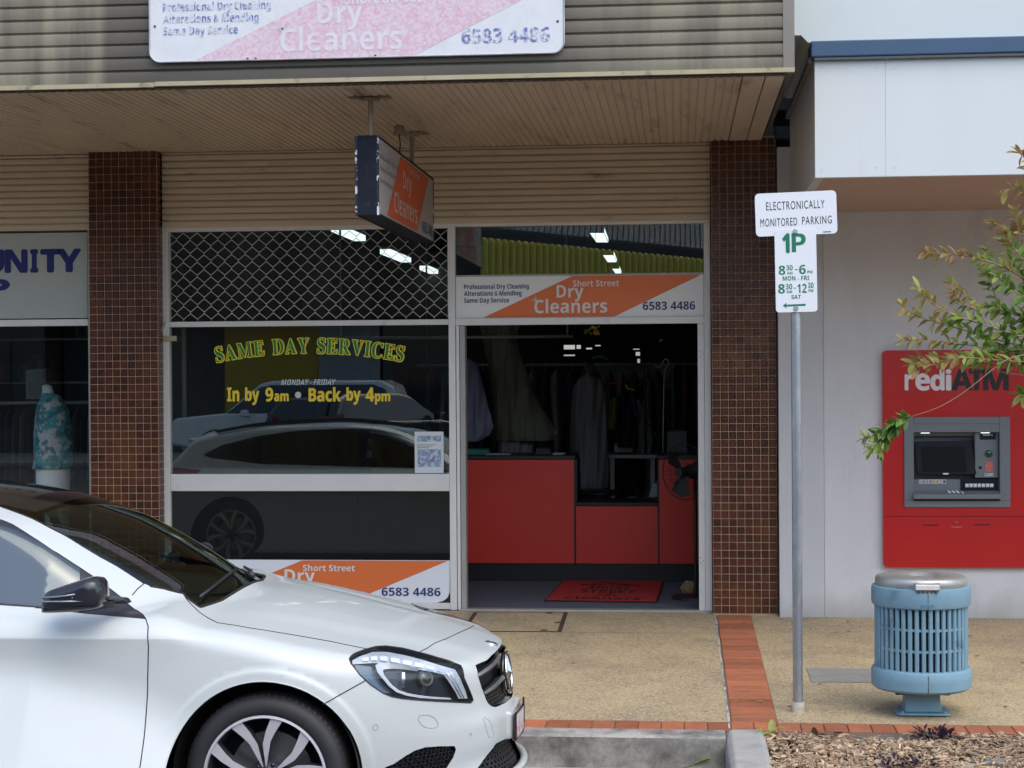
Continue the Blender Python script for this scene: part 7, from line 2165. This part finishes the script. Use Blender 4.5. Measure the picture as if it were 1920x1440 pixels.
def spray(path, r0, dy, dens, palette, size=1.0, r1=.0012, tip=1):
    """path in picture points; palette(t) picks the leaf colour along it"""
    pts_ = [tp(a_, b_, dy) for a_, b_ in path]
    q = [np.array(p) for p in pts_]
    q = smooth(q, 2, closed=False)
    n = len(q)
    MB().tube(q.tolist(), [r0 + (r1 - r0) * i / (n - 1) for i in range(n)], 6).build('branch', M_twig, tree, smooth=True)
    seg = np.linalg.norm(np.diff(q, axis=0), axis=1); cum = np.concatenate([[0], np.cumsum(seg)])
    s_ = cum[-1]
    side = 1
    while s_ > dens[1]:
        i = min(int(np.searchsorted(cum, s_)), n - 1)
        p = q[i]; t = Vector(q[i] - q[max(i - 1, 0)]).normalized()
        fr_ = s_ / cum[-1]
        for sd in (side, -side):
            up = Vector((rl.gauss(0, .35), rl.gauss(0, .6), 1)).normalized()
            sidev = t.cross(up).normalized()
            base = (sidev * sd if abs(sidev.y) < .7 or rl.random() < .5 else Vector((0, 0, sd)))
            d = (t * rl.uniform(.35, .9) + base * rl.uniform(.6, 1.0) + Vector((0, rl.gauss(0, .3), rl.gauss(-.05, .2)))).normalized()
            leaves.append((p, d, up, palette(fr_), size * rl.uniform(.65, 1.15)))
        side = -side
        s_ -= dens[0] * .62 * rl.uniform(.7, 1.3)
    leaves.append((q[-1], Vector(q[-1] - q[-3]).normalized(), Vector((0, 0, 1)), palette(1), size * .8))
def pal(a, b):
    def f(t):
        w_ = rl.random()
        if t > .72: return b[int(w_ * len(b))]
        return a[int(w_ * len(a))]
    return f
G1 = pal([1, 1, 2, 0], [3, 2, 3, 4]); G2 = pal([1, 2, 3], [4, 3, 4, 3]); G3 = pal([0, 1, 1], [1, 2, 2, 3]); G4 = pal([0, 1, 0], [1, 0, 2])
H = (2060, 620)
spray([H, (1980, 560), (1920, 520), (1860, 490), (1800, 478), (1738, 474)], .006, -.02, (.026, .14), G2)
spray([H, (1990, 500), (1940, 450), (1900, 432), (1862, 420)], .005, .05, (.026, .12), G2)
spray([(1990, 560), (1960, 430), (1935, 370), (1905, 350), (1882, 358)], .005, -.06, (.026, .12), G2)
spray([(1960, 430), (1945, 340), (1925, 300), (1912, 288)], .003, -.08, (.030, .08), G2)
spray([H, (1950, 620), (1880, 590), (1820, 560), (1780, 532)], .005, .0, (.026, .12), G1)
spray([H, (1940, 640), (1850, 610), (1780, 590), (1735, 560), (1722, 542)], .005, -.08, (.025, .13), G1)
spray([H, (1930, 655), (1830, 625), (1760, 606), (1710, 590), (1690, 572)], .005, .04, (.025, .16), G1)
spray([H, (1920, 670), (1840, 650), (1770, 640), (1720, 635), (1694, 640)], .005, -.05, (.025, .18), G1)
spray([H, (1930, 690), (1850, 680), (1790, 672), (1740, 676), (1712, 682)], .005, .02, (.024, .18), G1)
spray([H, (1940, 680), (1870, 676), (1800, 668), (1756, 684), (1722, 690)], .004, -.10, (.028, .24), G1)
spray([(1850, 610), (1835, 580), (1800, 570), (1786, 545)], .003, -.03, (.026, .03), G1, .8)
spray([(1880, 590), (1860, 540), (1848, 500), (1850, 470)], .003, .05, (.024, .03), G3)
spray([(1940, 560), (1915, 520), (1895, 490), (1888, 455)], .003, .03, (.022, .02), G3)
spray([(1960, 600), (1925, 560), (1900, 545), (1870, 520)], .004, -.06, (.022, .02), G4)
spray([(1980, 620), (1935, 600), (1900, 590), (1862, 575)], .004, -.02, (.022, .02), G4)
spray([(1980, 640), (1930, 630), (1890, 620), (1850, 630)], .004, .03, (.022, .02), G4)
spray([(1990, 650), (1940, 660), (1890, 652), (1850, 660), (1825, 672)], .004, -.05, (.022, .02), G3)
spray([(2000, 655), (1950, 668), (1915, 672)], .004, .04, (.024, .02), G3)
spray([(1990, 600), (1950, 480), (1920, 440), (1900, 400)], .004, .08, (.024, .05), G2)
spray([(1960, 540), (1930, 500), (1905, 470), (1885, 440)], .003, -.04, (.022, .0), G1)
spray([H, (2010, 720), (1920, 704), (1830, 690)], .004, -.03, (.5, .9), G1)
spray([H, (1960, 660), (1900, 668), (1870, 685), (1810, 735), (1760, 765), (1712, 780)], .0035, -.12, (.6, 9), G4)
for pth in ([(1712, 780), (1690, 792), (1668, 812), (1650, 830), (1630, 842)], [(1700, 786), (1680, 800), (1662, 822), (1650, 846)], [(1706, 783), (1688, 786), (1670, 796), (1645, 815), (1622, 822)]):
    spray(pth, .002, -.12, (.014, .0), G4, .85)
spray([H, (1990, 740), (1940, 745), (1915, 740)], .003, .0, (.022, .08), G4)
spray([(2000, 700), (1960, 720), (1930, 740), (1912, 752)], .003, .02, (.022, .0), G4)
# the rest of the crown, out of the frame on the right
for k in range(26):
    a, e = rl.uniform(-1.7, 1.7), rl.uniform(-.35, 1.2)
    c0 = np.array([tx + .05, TY, 1.25 + rl.uniform(-.2, .5)])
    L_ = rl.uniform(.5, .95)
    d = np.array([math.cos(a) * math.cos(e), math.sin(a) * math.cos(e), math.sin(e)])
    q = [c0 + d * L_ * t + np.array([0, 0, -.10 * t * t]) for t in np.linspace(0, 1, 8)]
    MB().tube([tuple(p) for p in q], [.009 - .001 * i for i in range(8)], 6).build('branch', M_twig, tree, smooth=True)
    for i in range(2, 8):
        for s_ in range(6):
            dd = Vector((rl.gauss(d[0], .8), rl.gauss(d[1], .8), rl.gauss(0, .5))).normalized()
            leaves.append((q[i] + np.array([rl.gauss(0, .05) for _ in range(3)]), dd, Vector((0, 0, 1)), rl.choice([0, 1, 1, 2, 3]), rl.uniform(.8, 1.2)))
for c_ in ((tx + .01, TY, 1.3),):
    MB().tube([c_, tuple(tp(*H))], [.016, .008], 8).build('branch', M_bark, tree, smooth=True)
def leaf_matrix(p, d, up, s_):
    x = d.normalized(); y = up.cross(x)
    y = y.normalized() if y.length > 1e-3 else Vector((0, 1, 0))
    z = x.cross(y)
    return Matrix(((x.x * s_, y.x * s_, z.x * s_, p[0]), (x.y * s_, y.y * s_, z.y * s_, p[1]), (x.z * s_, y.z * s_, z.z * s_, p[2]), (0, 0, 0, 1)))
def in_view(p):
    v = Vector(p) - CAM; zc = v.dot(_fw)
    px = 960 + FPX * v.dot(CR) / zc; return px < 1935
vis = [l for l in leaves if in_view(l[0])]; rest = [l for l in leaves if not in_view(l[0])]
rl.shuffle(vis)
rest += vis[300:]
tinv = Matrix.Translation(Vector(tree['_loc'])).inverted()
for (p, d, up, ci, s_) in vis[:300]:
    o = bpy.data.objects.new('leaf', LM[ci][rl.randrange(3)])
    link(o, tree)
    o.matrix_basis = leaf_matrix(p, d, up, s_)
for ci in range(5):
    mb = MB()
    for (p, d, up, c_, s_) in rest:
        if c_ != ci: continue
        me = LM[ci][0]
        M4 = leaf_matrix(p, d, up, s_)
        mb.add([tuple(M4 @ v.co) for v in me.vertices], [tuple(f.vertices) for f in me.polygons])
    if mb.v: mb.build('foliage', (L_dg, L_g, L_y, L_o, L_p)[ci], tree, smooth=True, kind='stuff', fixn=False)
# small purple ground plants
M_pur = leaf_mat('leaf_purple', (.055, .030, .065))
LP = [leaf_mesh('leaf', .030, .0065, M_pur, .2)]
def low_plant(a_, b_, n, spread, label, seed, green=False):
    r_ = random.Random(seed); c = PZ(a_, b_, kz - .02)
    rt = thing('ground_plant', label, 'plant', tuple(c), 'small purple ground plants in the mulch')
    for k in range(n):
        a = r_.uniform(0, 6.28); d_ = r_.random() ** .6 * spread
        p = np.array([c.x + math.cos(a) * d_ * 1.5, c.y + math.sin(a) * d_, c.z + r_.uniform(.0, .05)])
        dd = Vector((math.cos(a) + r_.gauss(0, .5), math.sin(a) + r_.gauss(0, .5), r_.uniform(.1, 1.3))).normalized()
        o = bpy.data.objects.new('leaf', LP[0] if not (green and k % 30 == 0) else LM[1][1]); link(o, rt)
        o.matrix_basis = leaf_matrix(p, dd, Vector((0, 0, 1)), r_.uniform(.7, 1.3))
    MB().tube([tuple(c + Vector((0, 0, -.03))), tuple(c + Vector((0, 0, .03)))], .003, 5).build('stem', M_twig, rt)
low_plant(1750, 1388, 150, .060, 'small purple-leaved plant in the mulch in front of the blue bin', 1, True)
low_plant(1672, 1444, 40, .05, 'small purple-leaved plant at the bottom edge of the mulch, left one', 2)
low_plant(1722, 1442, 45, .05, 'small purple-leaved plant at the bottom edge of the mulch, right one', 3)
gm = MB(); rg_ = random.Random(17)
for k in range(70):
    gx, gy = rg_.uniform(-1.2, 3.0), rg_.uniform(KY + .3, -.2); rr_ = rg_.uniform(.005, .013)
    if STX0 - .03 < gx < STX1 + .03: continue
    gm.add([(gx + rr_ * rg_.uniform(.8, 1.2) * math.cos(a), gy + rr_ * math.sin(a), slope_z(gy) + .0012) for a in np.linspace(0, 6.283, 9)[:-1]], [tuple(range(8))])
gm.build('footpath_spots', mat('gum_spot', (.12, .105, .085), .8), None, kind='stuff', fixn=False)
# dead leaves in the gutter and by the nib
def litter(a_, b_, z_, n, sp, cols_, label, seed, sc=1.2, up=.3):
    r_ = random.Random(seed); c = PZ(a_, b_, z_)
    rt = thing('fallen_leaves', label, 'fallen leaves', tuple(c), 'fallen leaves at the kerb')
    for k in range(n):
        p = np.array([c.x + r_.gauss(0, sp), c.y + r_.gauss(0, sp * .5), c.z + abs(r_.gauss(.005, .012))])
        dd = Vector((r_.gauss(0, 1), r_.gauss(0, 1), r_.gauss(0, up))).normalized()
        o = bpy.data.objects.new('leaf', cols_[k % len(cols_)]); link(o, rt)
        o.matrix_basis = leaf_matrix(p, dd, Vector((r_.gauss(0, .5), r_.gauss(0, .5), 1)).normalized(), sc * r_.uniform(.7, 1.2))
M_dead = mat('dead_leaf', (.22, .12, .065), .8, var=.3, vscale=30, objrand=.3)
LD = [leaf_mesh('leaf', .05, .018, M_dead, .4), leaf_mesh('leaf', .04, .015, M_dead, -.5)]
litter(1335, 1432, kz - .142, 26, .028, LD, 'curled brown dead leaves heaped in the gutter corner', 4)
litter(1313, 1437, kz - .142, 4, .02, [LM[2][2], LM[1][2]], 'fresh green leaves lying in the gutter', 5, 1.6)
litter(1450, 1376, kz - .0, 7, .035, [LM[2][2], LM[1][0], LM[3][1]], 'green leaves on the brick edging beside the kerb nib', 6, 1.2)
litter(1560, 1384, kz - .02, 9, .05, LD, 'brown dead leaves on the mulch below the brick edging', 8)
litter(1425, 1318, slope_z(-3.2), 4, .05, [LM[3][1], LM[2][1]], 'few small leaves on the terracotta strip', 9, .7, .1)
stn = thing('mulch_stones', 'pale stones lying in the mulch at the lower right', 'stones', tuple(PZ(1850, 1430, kz - .02)))
for k, (a_, b_, s_, c_) in enumerate(((1668, 1420, .035, (.42, .34, .24)), (1810, 1438, .05, (.44, .40, .32)), (1862, 1432, .055, (.16, .20, .21)), (1795, 1402, .02, (.45, .36, .27)), (1530, 1378, .022, (.34, .25, .17)), (1900, 1398, .035, (.40, .26, .17)))):
    bm_ = bmesh.new(); bmesh.ops.create_icosphere(bm_, subdivisions=2, radius=1)
    c = PZ(a_, b_, kz - .025)
    for v in bm_.verts:
        n_ = 1 + .25 * math.sin(v.co.x * 3 + k) * math.cos(v.co.y * 4 + k)
        v.co = Vector((v.co.x * s_ * n_, v.co.y * s_ * .7 * n_, v.co.z * s_ * .35 * n_)) + c
    me = bpy.data.meshes.new('stone'); bm_.to_mesh(me); bm_.free(); me.materials.append(mat('stone_%d' % k, c_, .85, var=.2, vscale=20))
    link(bpy.data.objects.new('stone', me), stn)
# ------------------------------------------------------------------ across the street (seen mirrored in the glass)
M_yel = mat('yellow_wall', (.50, .34, .03), .7, var=.08, vscale=.6)
M_yelf = mat('yellow_fascia', (.60, .49, .07), .6, var=.05)
M_roof = mat('grey_roof_tiles', (.11, .12, .13), .7, var=.2, vscale=2)
def mirr(px, py, Y):                       # a picture point seen in the glass -> place on the far side of the street
    p = P(px, py, -Y); return Vector((p.x, -p.y, p.z))
yb = thing('yellow_building', 'yellow single-storey building with scalloped fascia and grey tiled roof across the street', 'building', (-6, -30, -.1))
ywa, ywb = mirr(418, 700, -27.9).x, mirr(748, 700, -27.9).x
M_dkw = mat('dark_shop_wall', (.045, .045, .05), .7, var=.3, vscale=1)
rbox(ywa, ywb, -34, -28, -.17, 2.94).build('wall', M_yel, yb)
rbox(-14.5, ywa - .01, -34, -28, -.17, 3.6).build('wall', M_dkw, yb)
rbox(ywb + .01, 6.0, -34, -28.0, -.17, 3.6).build('wall', M_dkw, yb)
# angled scalloped valance: runs from left-high to right-low in the reflection
A0, A1 = mirr(900, 452, -26.0), mirr(1325, 492, -31.0)
nsc = 36
for i in range(nsc):
    t0, t1 = i / nsc, (i + .995) / nsc
    a, b = A0.lerp(A1, t0), A0.lerp(A1, t1)
    w_ = b - a; hw = w_.length / 2; c_ = (a + b) / 2
    d_ = w_.normalized(); nn = Vector((-d_.y, d_.x, 0)).normalized()
    if nn.y < 0: nn = -nn
    rings = []
    for zz, k_ in ((-2.3, 1), (.0, 1), (hw * .5, .86), (hw * .85, .5), (hw, .08)):
        rings.append([c_ + d_ * hw * k_ * math.cos(th) + nn * hw * .9 * k_ * math.sin(th) + Z_ * zz for th in np.linspace(0, math.pi, 7)])
    V_ = [p for r_ in rings for p in r_]
    MB().add(V_, [(i_ * 7 + k_, i_ * 7 + k_ + 1, (i_ + 1) * 7 + k_ + 1, (i_ + 1) * 7 + k_) for i_ in range(4) for k_ in range(6)]).build('valance_board', M_yelf, yb, smooth=True)
r0, r1 = A0 + Vector((.0, -.9, .30)), A1 + (A1 - A0) * .5 + Vector((0, -.9, .30))
for k in range(1):
    MB().prism([A0 + Vector((0, -.2, -2.3)), A1 + Vector((0, -.2, -2.3)), A1 + Vector((0, -.2, .3)), A0 + Vector((0, -.2, .3))], (0, -.5, 0)).build('valance_backing', M_dkw, yb)
nrt = 60
for i in range(nrt):
    a, b = r0.lerp(r1, i / nrt), r0.lerp(r1, (i + .80) / nrt)
    MB().hexa([a, b, b + Vector((0, -6, 3.0)), a + Vector((0, -6, 3.0)), a + Z_ * .10, b + Z_ * .10, b + Vector((0, -6, 3.10)), a + Vector((0, -6, 3.10))]).build('roof_tile_row', M_roof, yb)
MB().hexa([r0 - Z_ * .1, r1 - Z_ * .1, r1 + Vector((0, -6.3, 2.9)), r0 + Vector((0, -6.3, 2.9)), r0, r1, r1 + Vector((0, -6.3, 3.0)), r0 + Vector((0, -6.3, 3.0))]).build('roof', M_roof, yb)
rbox(-14.5, mirr(904, 500, -26.5).x, -34, -26.5, 2.95, 8.5).build('dark_backdrop_block', mat('dark_backdrop', (.035, .03, .028), .8, var=.2, vscale=1), yb)  # added dark block, keeps pale sky out of the upper glass reflections
c = mirr(657, 685, -27.9)
rbox(c.x - .75, c.x + .75, -27.99, -27.9, c.z - 1.0, c.z + 1.0).build('wall_poster', mat('poster_grey', (.30, .33, .38), .6), yb)
c = mirr(520, 640, -27.9)
rbox(c.x - 2.3, c.x - 2.2, -27.99, -27.9, -.1, 3.2).build('downpipe', M_alud, yb)
c = mirr(800, 680, -27.9)
rbox(c.x - 1.1, c.x + 1.2, -27.98, -27.9, -.1, 3.4).build('shopfront_glass', mat('far_glass', (.03, .035, .04), .15), yb)
Vs = mirr(772, 700, -27.88)
lettering('SALE', (Vs.x + .55, -27.88, Vs.z - .25), Vector((-1, 0, 0)), Z_, (0, 1.1, 0, .38), mat('sale_red', (.14, .03, .03), .5), yb, offset=.03)
b2 = thing('brick_building', 'dark two-storey building across the street at the left of the yellow one', 'building', (-22, -30, -.1))
rbox(-38, -14.6, -36, -27, -.17, 6.2).build('wall', mat('dark_brick_wall', (.09, .075, .07), .8, var=.15, vscale=1), b2)
for i in range(6):
    x0 = -37 + i * 3.8
    rbox(x0, x0 + 2.6, -27.0, -26.95, .5, 2.5).build('window', mat('far_glass', (.03, .035, .04), .15), b2)
    rbox(x0, x0 + 2.6, -27.0, -26.95, 3.8, 5.2).build('window', mat('far_glass', (.03, .035, .04), .15), b2)
b3 = thing('grey_building', 'pale grey two-storey building across the street at the right end', 'building', (22, -32, -.1))
rbox(8.5, 40, -40, -29, -.17, 6.5).build('wall', mat('pale_far_wall', (.36, .35, .33), .8, var=.1, vscale=1), b3)
for i in range(7):
    x0 = 9.5 + i * 4.2
    rbox(x0, x0 + 2.8, -28.99, -28.93, .4, 2.6).build('window', mat('far_glass', (.03, .035, .04), .15), b3)
    rbox(x0, x0 + 2.8, -28.99, -28.93, 4.0, 5.4).build('window', mat('far_glass', (.03, .035, .04), .15), b3)
rbox(-60, 60, -27, -22.5, -.4, -.10).build('far_footpath', mat('far_path', (.30, .28, .25), .85, var=.1), kind='structure')
def simple_car(cx, cy, yaw, prof, ghouse, Wd, paint, label, name, wr=.35, wx=(1.35, -1.35), back_lights=False):
    """side profile (x, z) body and greenhouse, origin on the road under the middle"""
    root = thing(name, label, 'car', (cx, cy, -.17))
    Rz = Matrix.Rotation(yaw, 3, 'Z')
    T = lambda x, y, z: tuple(Rz @ Vector((x, y, z)) + Vector((cx, cy, -.17)))
    def shell(pr, half_w, inset_top, nm, m, z_lo, z_hi, bev=.05):
        V_, n = [], len(pr)
        for s_ in (-1, 1):
            for (x, z) in pr:
                k = (z - z_lo) / (z_hi - z_lo)
                V_.append(T(x, s_ * (half_w - inset_top * max(0, min(1, k))), z))
        return MB().add(V_, [tuple(range(n)), tuple(range(n, 2 * n))[::-1]] + [(i, (i + 1) % n, (i + 1) % n + n, i + n) for i in range(n)]).build(nm, m, root, bevel=bev, segs=3)
    zb_ = min(z for x, z in prof); zt_ = max(z for x, z in prof)
    shell(prof, Wd / 2, .06, 'body', paint, zb_, zt_, .06)
    gl_, gh_ = min(z for x, z in ghouse), max(z for x, z in ghouse)
    shell(ghouse, Wd / 2 - .08, .16, 'roof', paint, gl_, gh_, .05)
    inn = [(x * .94 + .02, gl_ + (z - gl_) * .84 + .02) for x, z in ghouse]
    dk = mat('car_window_dark', (.02, .025, .03), .08, spec=.8)
    for s_ in (-1, 1):
        cx_ = sum(x for x, z in ghouse) / len(ghouse)
        pts_ = []
        for (x, z) in inn:
            k = (z - gl_) / (gh_ - gl_)
            pts_.append(T(x, s_ * (Wd / 2 - .075 - .16 * k + .004), z))
        MB().add(pts_, [tuple(range(len(pts_)))]).build('side_glass', dk, root)
    for s_ in (-1, 1):
        for x in wx:
            c = Vector(T(x, s_ * (Wd / 2 - .10), wr)); ax_v = Rz @ Vector((0, s_, 0))
            MB().tube([c - ax_v * .12, c + ax_v * .10], wr, 28).build('tyre', M_rubber, root, smooth=True, autosm=40)
            rimo = MB().tube([c + ax_v * .101, c + ax_v * .112], wr * .66, 24).build('rim', M_alloy, root, smooth=True, autosm=40)
        x_r = min(x for x, z in prof)
        if back_lights:
            MB().hexa([T(x_r - .01, s_ * (Wd / 2 - .42), .95), T(x_r + .25, s_ * (Wd / 2 - .02), .95), T(x_r + .3, s_ * (Wd / 2 - .05), .95), T(x_r + .06, s_ * (Wd / 2 - .42), .95), T(x_r + .02, s_ * (Wd / 2 - .42), 1.12), T(x_r + .28, s_ * (Wd / 2 - .03), 1.16), T(x_r + .32, s_ * (Wd / 2 - .05), 1.16), T(x_r + .08, s_ * (Wd / 2 - .42), 1.12)]).build('tail_light', mat('tail_red', (.25, .01, .01), .15, coat=.5), root)
        MB().hexa([T(.72, s_ * (Wd / 2 - .02), 1.0), T(.88, s_ * (Wd / 2 - .02), 1.0), T(.88, s_ * (Wd / 2 + .16), 1.02), T(.72, s_ * (Wd / 2 + .16), 1.02), T(.74, s_ * (Wd / 2 - .02), 1.15), T(.86, s_ * (Wd / 2 - .02), 1.15), T(.86, s_ * (Wd / 2 + .15), 1.14), T(.74, s_ * (Wd / 2 + .15), 1.14)]).build('door_mirror', paint, root, bevel=.02)
    if back_lights:
        x_r = min(x for x, z in ghouse)
        gl2 = mat('car_window_dark', (.02, .025, .03), .08)
        MB().add([T(x_r - .004 - .02, -.60, gl_ + .06), T(x_r - .024, .60, gl_ + .06), T(x_r + .24, .50, gh_ - .1), T(x_r + .24, -.50, gh_ - .1)], [(0, 1, 2, 3)]).build('rear_glass', gl2, root)
        c = Vector(T(min(x for x, z in prof) - .012, 0, .98))
        ring = [c + Rz @ Vector((0, .07 * math.cos(a), .055 * math.sin(a))) for a in np.linspace(0, 6.283, 24)[:-1]]
        MB().tube(ring, .008, 6, closed=True).tube([c + Rz @ Vector((0, -.055, .035)), c + Rz @ Vector((0, 0, -.01)), c + Rz @ Vector((0, .055, .035))], .008, 6).build('tailgate_badge', M_chrome, root, smooth=True)
    return root
W_sil = mat('white_car_paint', (.72, .74, .75), .25, coat=.8)
D_gry = mat('dark_car_paint', (.015, .016, .018), .2, coat=.8)
c = mirr(470, 760, -22.3)
suvp = [(2.35, .45), (2.40, .80), (2.25, .98), (1.2, 1.08), (-2.2, 1.08), (-2.35, .9), (-2.35, .45), (-1.8, .35), (1.8, .35)]
suvg = [(1.25, 1.06), (.55, 1.66), (.3, 1.72), (-1.9, 1.72), (-2.15, 1.60), (-2.3, 1.06)]
# nose points left in the mirrored view
simple_car(c.x + .75, -22.9, math.pi, suvp, suvg, 1.85, W_sil, 'white four-wheel drive wagon parked across the street, seen in the window reflection', 'parked_car', .38, (1.4, -1.4))
c = mirr(525, 760, -17.8)
hp = [(2.0, .42), (2.08, .72), (1.9, .90), (1.0, 1.0), (-1.95, 1.05), (-2.12, .9), (-2.14, .45), (-1.6, .3), (1.6, .3)]
hg = [(1.1, .98), (.3, 1.44), (0, 1.50), (-1.5, 1.50), (-1.75, 1.42), (-2.05, 1.02)]
simple_car(c.x + 1.35, -19.2, R(-62), hp, hg, 1.78, D_gry, 'dark hatchback seen from behind in the window reflection', 'parked_car', .33, (1.3, -1.3), back_lights=True)
